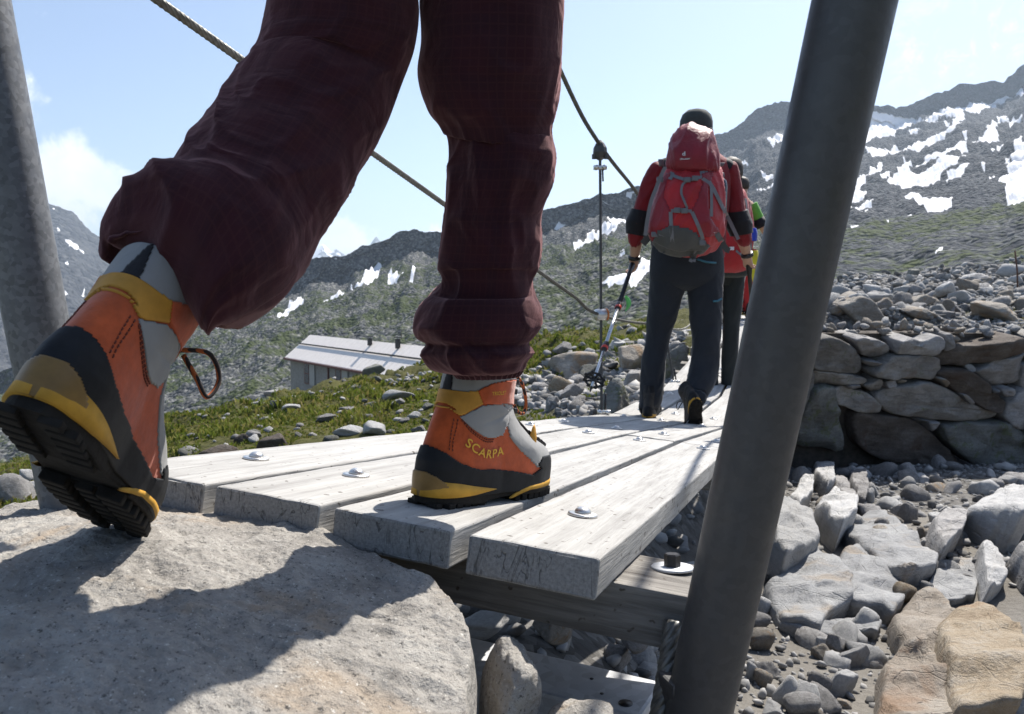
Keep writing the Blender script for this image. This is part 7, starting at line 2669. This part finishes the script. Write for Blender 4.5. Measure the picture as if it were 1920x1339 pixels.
for k, (b, mt) in enumerate((((600, 628, 678, 662), 'rock'), ((785, 594, 842, 636), 'rock_pale'), ((303, 568, 347, 612), 'rock_pale'), ((590, 698, 616, 742), 'rock_pale'), ((478, 688, 523, 752), 'rock'), ((438, 688, 486, 742), 'rock'), ((423, 713, 477, 762), 'rock_warm'), ((640, 684, 672, 728), 'rock_pale'),
                           ((668, 722, 702, 752), 'rock'), ((822, 778, 860, 832), 'rock'), ((355, 640, 392, 690), 'rock_pale'), ((380, 690, 412, 720), 'rock'), ((525, 765, 562, 800), 'rock_warm'), ((700, 660, 740, 690), 'rock'), ((740, 620, 785, 642), 'rock'), ((560, 600, 590, 622), 'rock'), ((450, 770, 480, 790), 'rock'), ((400, 735, 455, 800), 'rock'))):
    x0, y0 = S4(b[0], b[1]); x1, y1 = S4(b[2], b[3])
    prock('rock', (x0 + x1) / 2, y1, x1 - x0, y1 - y0, R3(.4), 'mid', k % 6, mt, TONE[mt] + ' loose stone below the foot of the wall, ' + ('near the post' if x0 < 1650 else 'in the middle' if x0 < 1770 else 'on the right'), GW)

# boulders on the path above the wall
S5 = lambda x, y: (1560 + x / 5.333, 480 + y / 5.333)
sculpt('boulder', 'big warm grey boulder on the bank above the wall beside the post', (-20, 345, 605, 690), 'rock_warm', 511, z=S5, facets=10, soft=.06, rough=.07, sink=.12, rot=(.1, .12, .4), sub=5)
sculpt('boulder', 'warm grey boulder on the path above the wall at the right edge', (1400, 445, 2050, 640), 'rock_warm', 512, z=S5, facets=9, soft=.06, rough=.06, sink=.1, rot=(.1, .05, .2), sub=5)
sculpt('boulder', 'upper pale flat slab on the path above the wall', (670, 495, 1250, 650), 'rock_warm', 513, z=S5, facets=7, soft=.04, rough=.05, sink=.1, rot=(.12, .22, .2), dep=.7, sub=5)
sculpt('boulder', 'lower pale flat slab overhanging the wall top', (670, 615, 1360, 775), 'rock_warm', 514, z=S5, facets=7, soft=.04, rough=.05, sink=.1, rot=(.1, .08, .1), dep=.6, sub=5)
named((10, 285, 215, 425), 'pale block behind the big warm boulder at the post', 'rock_pale', k=1, z=S5, rot=(.1, .1, .4))
named((600, 385, 1090, 535), 'long thin slab leaning among the scree above the wall', 'rock_warm', k=2, z=S5, rot=(.1, -.28, .1), dep=.4)
named((355, 325, 545, 435), 'grey sloping block right behind the big warm boulder', 'rock', k=3, z=S5, rot=(.1, .3, .3))
named((1000, 462, 1195, 535), 'white rounded block behind the upper flat slab', 'rock_pale', k=0, z=S5, rot=(0, .1, .4))
named((1050, 528, 1265, 625), 'grey block right of the upper flat slab', 'rock', k=2, z=S5, rot=(.1, .1, 1.4))
named((1430, 150, 1640, 280), 'grey block sitting high in the scree near the iron rod', 'rock', k=3, z=S5, rot=(.1, .1, 1.0))
named((1700, 60, 2000, 190), 'large flat pale slab high in the scree at the right edge', 'rock_pale', k=1, z=S5, rot=(.1, -.1, .5))
named((1640, 265, 1830, 380), 'dark fronted block left of the iron rod foot', 'rock', k=0, z=S5, rot=(.1, .1, .2))
named((770, 110, 900, 205), 'dark block standing at the upper rim of the scree', 'rock_lichen', k=2, z=S5, rot=(.1, .1, .9))
named((780, 285, 930, 390), 'grey block in the middle of the scree', 'rock', k=1, z=S5, rot=(.1, .1, .5))

# boulders beside the bridge on its left
S6 = lambda x, y: (1000 + x / 5.15, 540 + y / 5.15)
sculpt('boulder', 'long flat topped warm boulder left of the hanging rope clamp', (170, 620, 655, 850), 'rock_warm', 521, z=S6, facets=8, soft=.05, rough=.05, sink=.15, rot=(.1, -.08, .25), dep=.8, sub=5)
sculpt('boulder', 'big brown grey boulder behind the first hiker\'s left leg', (800, 545, 1100, 790), 'rock_warm', 522, z=S6, facets=9, soft=.05, rough=.05, sink=.15, rot=(.1, -.2, .5), dep=.9, sub=5)
sculpt('boulder', 'lichen spotted boulder under the left edge of the planks', (640, 870, 1010, 1270), 'rock_lichen', 523, z=S6, facets=10, soft=.08, rough=.08, sink=.2, rot=(.2, .1, .5), dep=.8, sub=5)
sculpt('boulder', 'squared grey block seen between the first hiker\'s legs', (1265, 545, 1560, 880), 'rock_lichen', 524, z=S6, facets=8, soft=.05, rough=.05, sink=.15, rot=(.05, .05, .2), dep=.8, sub=5)
named((1340, 385, 1560, 525), 'flat grey slab on top of the squared block between the legs', 'rock', k=1, z=S6, rot=(.1, .05, .3), dy=25)
named((868, 760, 1080, 950), 'grey block under the big brown grey boulder', 'rock', k=2, z=S6, rot=(.1, .2, .6))
named((380, 725, 640, 905), 'mossy curved boulder below the long flat topped one', 'rock_lichen', k=3, z=S6, rot=(.1, -.2, .2))
named((435, 778, 640, 868), 'pale flat stone in front of the mossy curved boulder', 'rock_pale', k=0, z=S6, rot=(.1, -.1, .2))
named((155, 845, 395, 1020), 'reddish brown block in the grass right of the boot', 'ochre', k=1, z=S6, rot=(.1, .1, .7))
named((230, 925, 490, 1070), 'curved grey slab leaning below the reddish brown block', 'rock', k=2, z=S6, rot=(.1, -.4, .3), dep=.5)
named((90, 1035, 245, 1170), 'pale stone in the grass close to the plank edge', 'rock_pale', k=3, z=S6, rot=(.1, -.3, .3))
named((210, 485, 395, 615), 'grey block on the rise behind the long flat topped boulder', 'rock', k=0, z=S6, rot=(.1, .1, .4))
named((505, 580, 645, 645), 'pale stone directly behind the thin steel suspender', 'rock_pale', k=1, z=S6, rot=(.1, .1, .4))
named((725, 495, 930, 590), 'flat pale slab behind the pole clamp', 'rock_pale', k=2, z=S6, rot=(.1, .1, .9))
named((690, 605, 785, 705), 'upright grey stone right of the lower pole section', 'rock', k=3, z=S6, rot=(.1, .1, .4))
named((860, 475, 965, 520), 'small white slab left of the first hiker\'s knee', 'rock_pale', k=0, z=S6, rot=(.1, .1, .4))
named((885, 375, 1010, 435), 'grey outcrop on the skyline left of the first hiker', 'rock', k=1, z=S6, rot=(.1, .1, 1.4))
GB = 'stones on the bank left of the bridge'
for k in range(46):
    px, py = rr.uniform(1010, 1200), rr.uniform(645, 790)
    w = rr.uniform(10, 26) * (0.5 + (py - 600) / 170)
    pool('rock', px, py, w, w * rr.uniform(.5, .8), rot=R3(.3), kind='small', k=k % 6, mat=rr.choice(['rock', 'rock_pale', 'rock_warm', 'rock']), group=GB)

flush_pool(14, 'small loose stones on the bank left of the bridge', lambda x, y, m: TONE[m] + ' loose stone on the stony bank left of the planks, ' + ('high up' if y < 700 else 'close to the plank edge'))

# boulders in the grass of the left bank
S7 = lambda x, y: (320 + x / 4.0, 680 + y / 4.0)
for k, (b, lab, mt) in enumerate((
        ((1230, 450, 1445, 548), 'pale rounded boulder in the grass near the planks, left of the boot heel', 'rock_pale'), ((1452, 438, 1648, 545), 'pale sloping boulder right next to the pale rounded one in the grass', 'rock_pale'),
        ((1438, 432, 1540, 508), 'grey boulder wedged between the two pale boulders in the grass', 'rock'), ((1065, 378, 1230, 442), 'dark fronted boulder in the grass above the mossy hummock', 'rock'),
        ((1278, 322, 1425, 368), 'low grey boulder half way up the grassy knoll', 'rock'), ((1605, 203, 1895, 293), 'largest pale boulder on the grassy knoll below the hut roof', 'rock_pale'),
        ((1440, 290, 1550, 335), 'grey stone left of the largest pale boulder on the knoll', 'rock'), ((1638, 273, 1730, 322), 'rounded grey stone just below the largest pale boulder', 'rock'),
        ((1778, 348, 1875, 418), 'white stone in the grass behind the boot', 'rock_pale'), ((1708, 398, 1785, 452), 'grey egg shaped stone left of the white stone', 'rock'), ((1798, 463, 1910, 545), 'blue grey boulder touching the boot heel outline', 'rock'),
        ((1868, 293, 1960, 352), 'dark stone half hidden behind the boot shaft', 'rock_lichen'), ((478, 508, 582, 605), 'tilted split rock with a brown face at the plank edge', 'rock_dark'), ((563, 503, 695, 572), 'rounded grey rock behind the tilted split rock', 'rock'),
        ((568, 543, 645, 602), 'pale rounded cobble between the split rocks', 'rock_pale'), ((635, 500, 855, 680), 'dark upright split slab leaning right at the plank edge', 'rock_dark'), ((215, 588, 485, 725), 'dark low slab in shade under the grass bank edge', 'rock_dark'),
        ((838, 308, 995, 355), 'flat pale rock in the middle of the grass', 'rock_pale'), ((735, 268, 835, 335), 'grey sloping rock left of the flat pale rock', 'rock'), ((635, 403, 765, 440), 'flat whitish rock low in the grass', 'rock_pale'),
        ((1105, 58, 1245, 128), 'grey boulder standing against the hut wall', 'rock'), ((1008, 108, 1095, 182), 'dark boulder below the hut wall', 'rock_lichen'), ((1475, 98, 1575, 142), 'dark stone below the hut window', 'rock_lichen'),
        ((1425, 0, 1590, 85), 'dark mossy boulder hiding the hut wall', 'rock_lichen'), ((928, 118, 1005, 152), 'pale stone left of the dark boulder by the hut', 'rock_pale'), ((588, 283, 665, 322), 'pale stone at the left rim of the knoll', 'rock_pale'),
        ((678, 203, 825, 243), 'layered outcrop on the left skyline of the knoll', 'rock'), ((1188, 213, 1305, 247), 'flat outcrop in the grass below the hut', 'rock'), ((1338, 148, 1435, 202), 'mossy outcrop below the hut windows', 'rock_lichen'), ((368, 393, 425, 432), 'pale stone on the far left rim of the grass', 'rock_pale'))):
    named(b, lab, mt, 'big' if b[2] - b[0] > 90 else 'mid', k % 4, (rr.uniform(-.15, .15), rr.uniform(-.25, .25), rr.uniform(-.6, .6)), S7, sink=.22)
for k in range(4):
    prock('rock', (18, 62, -25, 48)[k], (945, 925, 930, 900)[k], (70, 46, 50, 30)[k], (60, 34, 40, 20)[k], R3(.3), 'mid', k, ('rock', 'rock_pale')[k % 2], ('large grey', 'pale', 'cut off grey', 'small pale')[k] + ' rock in the grass at the left edge', 'rocks at the left edge behind the boulder')

GK = 'small stones strewn over the grassy knoll'
for k in range(80):
    px = rr.uniform(320, 860)
    sky = np.interp(px, [320, 440, 545, 640, 800, 860], [795, 762, 722, 708, 700, 690])
    bot = np.interp(px, [320, 860], [860, 800])
    py = sky + (bot - sky) * rr.random() ** 1.2
    f = (py - sky) / (bot - sky + 1)
    w = rr.uniform(6, 15) * (.55 + .8 * f)
    pool('rock', px, py, w * 1.5, w * .8, rot=R3(.3), kind='small', k=k % 6, mat=rr.choice(['rock', 'rock_pale', 'rock', 'rock_lichen']), group=GK, sink=.4)
flush_pool(26, 'tiny stones half sunk in the turf of the knoll', lambda x, y, m: TONE[m] + ' small stone in the grass ' + ('on the left part of the knoll' if x < 480 else 'in the middle of the knoll' if x < 660 else 'on the right part of the knoll') + (' low down' if y > 780 else ' higher up'))
# cobble row near the hut
for k in range(34):
    px = rr.uniform(722, 806); py = np.interp(px, [722, 806], [722, 706]) + rr.uniform(-6, 6)
    pool('rock', px, py, rr.uniform(6, 14), rr.uniform(5, 9), rot=R3(.6), kind='small', k=k % 6, mat='rock', group='stone heap on the knoll top')
flush_pool(0, 'heap of blue grey stones on the knoll top near the hut', None)

# boulder field on the far right bank
GS = 'boulders of the scree field above the wall'
n = 0
while n < 290:
    px, py = rr.uniform(1535, 1935), 0
    topl = np.interp(px, [1535, 1600, 1700, 1800, 1920], [540, 528, 512, 500, 484])
    py = topl + (590 - topl) * rr.random() ** 1.1
    f = (py - topl) / (590 - topl)
    w = rr.uniform(9, 24) * (.55 + .75 * f) * (1.5 if rr.random() < .12 else 1)
    pool('rock', px, py, w * 1.25, w * rr.uniform(.55, .95), rot=R3(.6), kind='mid' if w > 20 else 'small', k=n % 6, mat=rr.choice(['rock', 'rock_pale', 'rock_pale', 'rock', 'rock_warm']), group=GS, sink=.15)
    n += 1
flush_pool(95, 'broken stones filling the scree field above the wall', lambda x, y, m: TONE[m] + ' boulder of the scree field, ' + ('next to the post' if x < 1620 else 'left of its middle' if x < 1720 else 'right of its middle' if x < 1820 else 'towards the right edge') + (', upper part' if y < 545 else ', lower part'))
GC = 'cobbles on top of the wall'
for k in range(95):
    px, py = rr.uniform(1560, 1930), rr.uniform(612, 640)
    w, _ = wall_point(px, py, -.15)
    s = rr.uniform(.02, .075)
    rock('cobble', w + np.array([0, rr.uniform(0, .5), rr.uniform(0, .05)]) - WLOC[wall.name], (s * 1.3, s, s * .8), R3(1), 'small', k % 6, rr.choice(['rock', 'rock_pale', 'rock_warm']), parent=wall)
GP = 'pebbles and cobbles of the stream bed'
k = 0
while k < 400:
    X, Y = rr.uniform(-20, 860), (rr.uniform(590, 1345) if k < 230 else rr.uniform(570, 960))
    if Y > 930 and X > 560 and rr.random() < .88: continue
    if 60 < X < 560 and 850 < Y < 1090 and rr.random() < .85: continue
    if 400 < X < 780 and Y > 1010 and rr.random() < .9: continue
    px, py = S4(X, Y)
    w = rr.uniform(7, 22) * (2.4 if rr.random() < .22 else 1) * (.85 + (Y - 600) / 1500)
    pool('rock', px, py, w * 1.2, w * rr.uniform(.6, .9), rot=R3(.7), kind=rr.choice(['mid', 'big', 'mid', 'round']) if w > 14 else 'small', k=k % 6, mat=rr.choice(['rock', 'rock_pale', 'rock_pale', 'rock', 'rock_warm']), group=GP, sink=.42)
    k += 1
flush_pool(75, 'small pebbles lying over the stream bed', lambda x, y, m: TONE[m] + ' cobble in the stream bed, ' + ('under the wall' if y < 960 else 'in its middle' if y < 1150 else 'near the bottom edge') + (' close to the post' if x < 1580 else ' in the centre' if x < 1760 else ' on the right'))
# rubble in the gap between planks and post
for k in range(110):
    px, py = (rr.uniform(1190, 1390), rr.uniform(930, 1330)) if k < 60 else (rr.uniform(860, 1240), rr.uniform(1130, 1330))
    w = rr.uniform(14, 50)
    pool('rock', px, py, w * 1.2, w * rr.uniform(.6, .95), rot=R3(.6), kind='mid', k=k % 6, mat=rr.choice(['rock', 'rock_pale', 'rock']), group='stones in the gully under the planks', sink=.3)
flush_pool(24, 'small stones in the gully under the planks', lambda x, y, m: TONE[m] + ' angular stone in the gully, ' + ('above the crossbeam' if y < 1060 else 'below the crossbeam') + (' next to the post' if x > 1300 else ''))


# ---------------------------------------------------------------- gravel, scree grit and grass: uncountable, one object each
def scatter_stuff(name, label, pts, sizes, mat, seed):
    r = np.random.RandomState(seed)
    V0, F0 = rock_vf(900 + seed, 1, 8, .05, .08, (1, 1, 1))
    n = len(pts)
    a = r.uniform(0, 2 * np.pi, n)
    tl = r.uniform(-.5, .5, (n, 2))
    V = V0[None] * sizes[:, None, None] * r.uniform(.6, 1.3, (n, 1, 3))
    ca, sa = np.cos(a)[:, None], np.sin(a)[:, None]
    x, y, z = V[..., 0], V[..., 1], V[..., 2] * .75
    z = z + x * tl[:, :1] + y * tl[:, 1:]
    V = np.stack([x * ca - y * sa, x * sa + y * ca, z], -1) + pts[:, None]
    F = F0[None] + (np.arange(n) * len(V0))[:, None, None]
    o = mk(name, V.reshape(-1, 3), F.reshape(-1, 3), M[mat], smooth=False)
    tag(o, label, None, None, 'stuff')
    return o


rs = np.random.RandomState(3)


def sample(n, fx, fy):
    return fx(n), fy(n)


# far scree (right bank) and grit at the wall foot, gravel on the bank
y = 11 + 34 * rs.random_sample(15000) ** 1.3
x = y * (.30 + .42 * rs.random_sample(15000)); x += 0
z = ground_z(x, y)
scatter_stuff('scree', 'grey grit and small broken stones between the boulders of the scree field', np.stack([x, y, z], 1), rs.uniform(.03, .13, len(x)) * np.clip(y / 18, .5, 1.6), 'grit', 1)
x, y = rs.uniform(1.0, 9.5, 9000), rs.uniform(4.5, 10.9, 9000)
sd = in_poly(x, y, CHAN); dw = (W0[1] + (x - W0[0]) * (W1[1] - W0[1]) / (W1[0] - W0[0])) - y
ok = (sd > 0) & (dw > -.1) & (rs.random_sample(9000) < np.clip(1.25 - dw / 3.2, .10, 1))
x, y = x[ok], y[ok]
scatter_stuff('gravel', 'fine gravel washed over the stream bed below the wall', np.stack([x, y, ground_z(x, y)], 1), rs.uniform(.010, .04, len(x)), 'grit', 2)
x, y = rs.uniform(.3, 4.2, 5000), rs.uniform(2.2, 6.0, 5000)
ok = (in_poly(x, y, CHAN) > 0) & (fbm(np.stack([x, y, 0 * x], 1) * .8, 3, 5) > .02)
x, y = x[ok], y[ok]
scatter_stuff('gravel', 'sparse pebbles on the sand of the near stream bed', np.stack([x, y, ground_z(x, y)], 1), rs.uniform(.004, .022, len(x)), 'grit', 3)
y = 3.5 + 40 * rs.random_sample(12000) ** 1.6
x = y * rs.uniform(-.02, .22, 12000)
ok = fbm(np.stack([x, y, 0 * x], 1) * .45, 3, 71) + .9 * (x / y - .10) - .5 * np.clip((y - 9) / 12, 0, 1) > .02
x, y = x[ok], y[ok]
scatter_stuff('gravel', 'stony rubble on the bank left of the bridge', np.stack([x, y, ground_z(x, y)], 1), rs.uniform(.015, .09, len(x)) * np.clip(y / 10, .5, 1.5), 'grit', 4)


def grass_field():
    n = 230000
    y = 2.3 + 44 * rs.random_sample(n) ** 2.0
    x = y * rs.uniform(-.80, .20, n)
    P = np.stack([x, y, 0 * x], 1)
    den = fbm(P * .9, 4, 51) + .7 * fbm(P * .22, 3, 52)
    den = den + .35 * (y < 10)
    keep = (den > -.22 + .9 * np.clip((x / y - .05) / .16, 0, 1) * (y < 11)) & (in_poly(x, y, CHAN) < -.15) & (np.hypot(x + .48, y - .66) > 1.05)
    keep &= ~((x > deck_left_x(y)) & (y < 11))
    x, y, den = x[keep], y[keep], den[keep]
    n = len(x)
    z = ground_z(x, y)
    tuft = np.clip(fbm(np.stack([x, y, 0 * x], 1) * 2.1, 3, 61) + .45, .15, 1.2)
    h = rs.uniform(.05, .13, n) * tuft * np.clip(y / 9, .8, 1.3)
    w = rs.uniform(.007, .015, n) * np.clip(y / 6, .7, 4.5)
    a = rs.uniform(0, 2 * np.pi, n)
    lean = rs.uniform(-.8, .8, (n, 2)) * h[:, None]
    b0 = np.stack([x - np.cos(a) * w, y - np.sin(a) * w, z - .02], 1)
    b1 = np.stack([x + np.cos(a) * w, y + np.sin(a) * w, z - .02], 1)
    md0 = np.stack([x - np.cos(a) * w * .7 + lean[:, 0] * .35, y - np.sin(a) * w * .7 + lean[:, 1] * .35, z + h * .6], 1)
    md1 = np.stack([x + np.cos(a) * w * .7 + lean[:, 0] * .35, y + np.sin(a) * w * .7 + lean[:, 1] * .35, z + h * .6], 1)
    tp = np.stack([x + lean[:, 0], y + lean[:, 1], z + h], 1)
    V = np.stack([b0, b1, md0, md1, tp], 1).reshape(-1, 3)
    i = np.arange(n)[:, None] * 5
    F = np.concatenate([i + np.array([[0, 1, 3]]), i + np.array([[0, 3, 2]]), i + np.array([[2, 3, 4]])], 0)
    m, nt, b = newmat('grass_blades')
    g = nt.add('ShaderNodeNewGeometry').outputs['Random Per Island']
    v = nt.coords('Object')
    c = nt.ramp(nt.math('ADD', nt.math('MULTIPLY', g, .5), nt.math('MULTIPLY', nt.noise(v, .9, 4, .6), .5)), [(.25, (.07, .090, .014)), (.45, (.14, .180, .024)), (.6, (.19, .20, .038)), (.75, (.26, .215, .075))])
    nt.l.new(c, b.inputs['Base Color'])
    b.inputs['Roughness'].default_value = .7
    b.inputs['Specular IOR Level'].default_value = .2
    b.inputs['Transmission Weight'].default_value = 0
    tr = nt.add('ShaderNodeBsdfTranslucent'); nt.l.new(c, tr.inputs['Color'])
    mx = nt.add('ShaderNodeMixShader'); mx.inputs[0].default_value = .35
    out = [q for q in nt.n if q.type == 'OUTPUT_MATERIAL'][0]
    nt.l.new(b.outputs[0], mx.inputs[1]); nt.l.new(tr.outputs[0], mx.inputs[2]); nt.l.new(mx.outputs[0], out.inputs['Surface'])
    o = mk('grass', V, F, m)
    tag(o, 'short alpine grass in tufts over the left bank', None, None, 'stuff')


def deck_left_x(y):
    return -1.08 + .3525 * y + np.interp(y, [0, 3, 6, 10], [0, .02, .18, .12])


grass_field()

# ---------------------------------------------------------------- air
def build_haze():
    v, f = box_vf((0, 3600, 270), (5200, 0, 0), (0, 4000, 0), (0, 0, 620))
    m = bpy.data.materials.new('haze_air')
    m.use_nodes = True
    nt = NT(m.node_tree)
    for n in list(nt.n):
        if n.type != 'OUTPUT_MATERIAL':
            nt.n.remove(n)
    out = [n for n in nt.n if n.type == 'OUTPUT_MATERIAL'][0]
    pv = nt.add('ShaderNodeVolumePrincipled')
    pv.inputs['Color'].default_value = (0.68, 0.83, 1.0, 1)
    pv.inputs['Density'].default_value = HAZE_DENSITY
    pv.inputs['Anisotropy'].default_value = 0.3
    nt.l.new(pv.outputs[0], out.inputs['Volume'])
    o = mk('haze', v, f, m, smooth=False)
    tag(o, 'thin blue mountain haze in the valley air', None, None, 'stuff')


HAZE_DENSITY = 1.25e-4
build_haze()
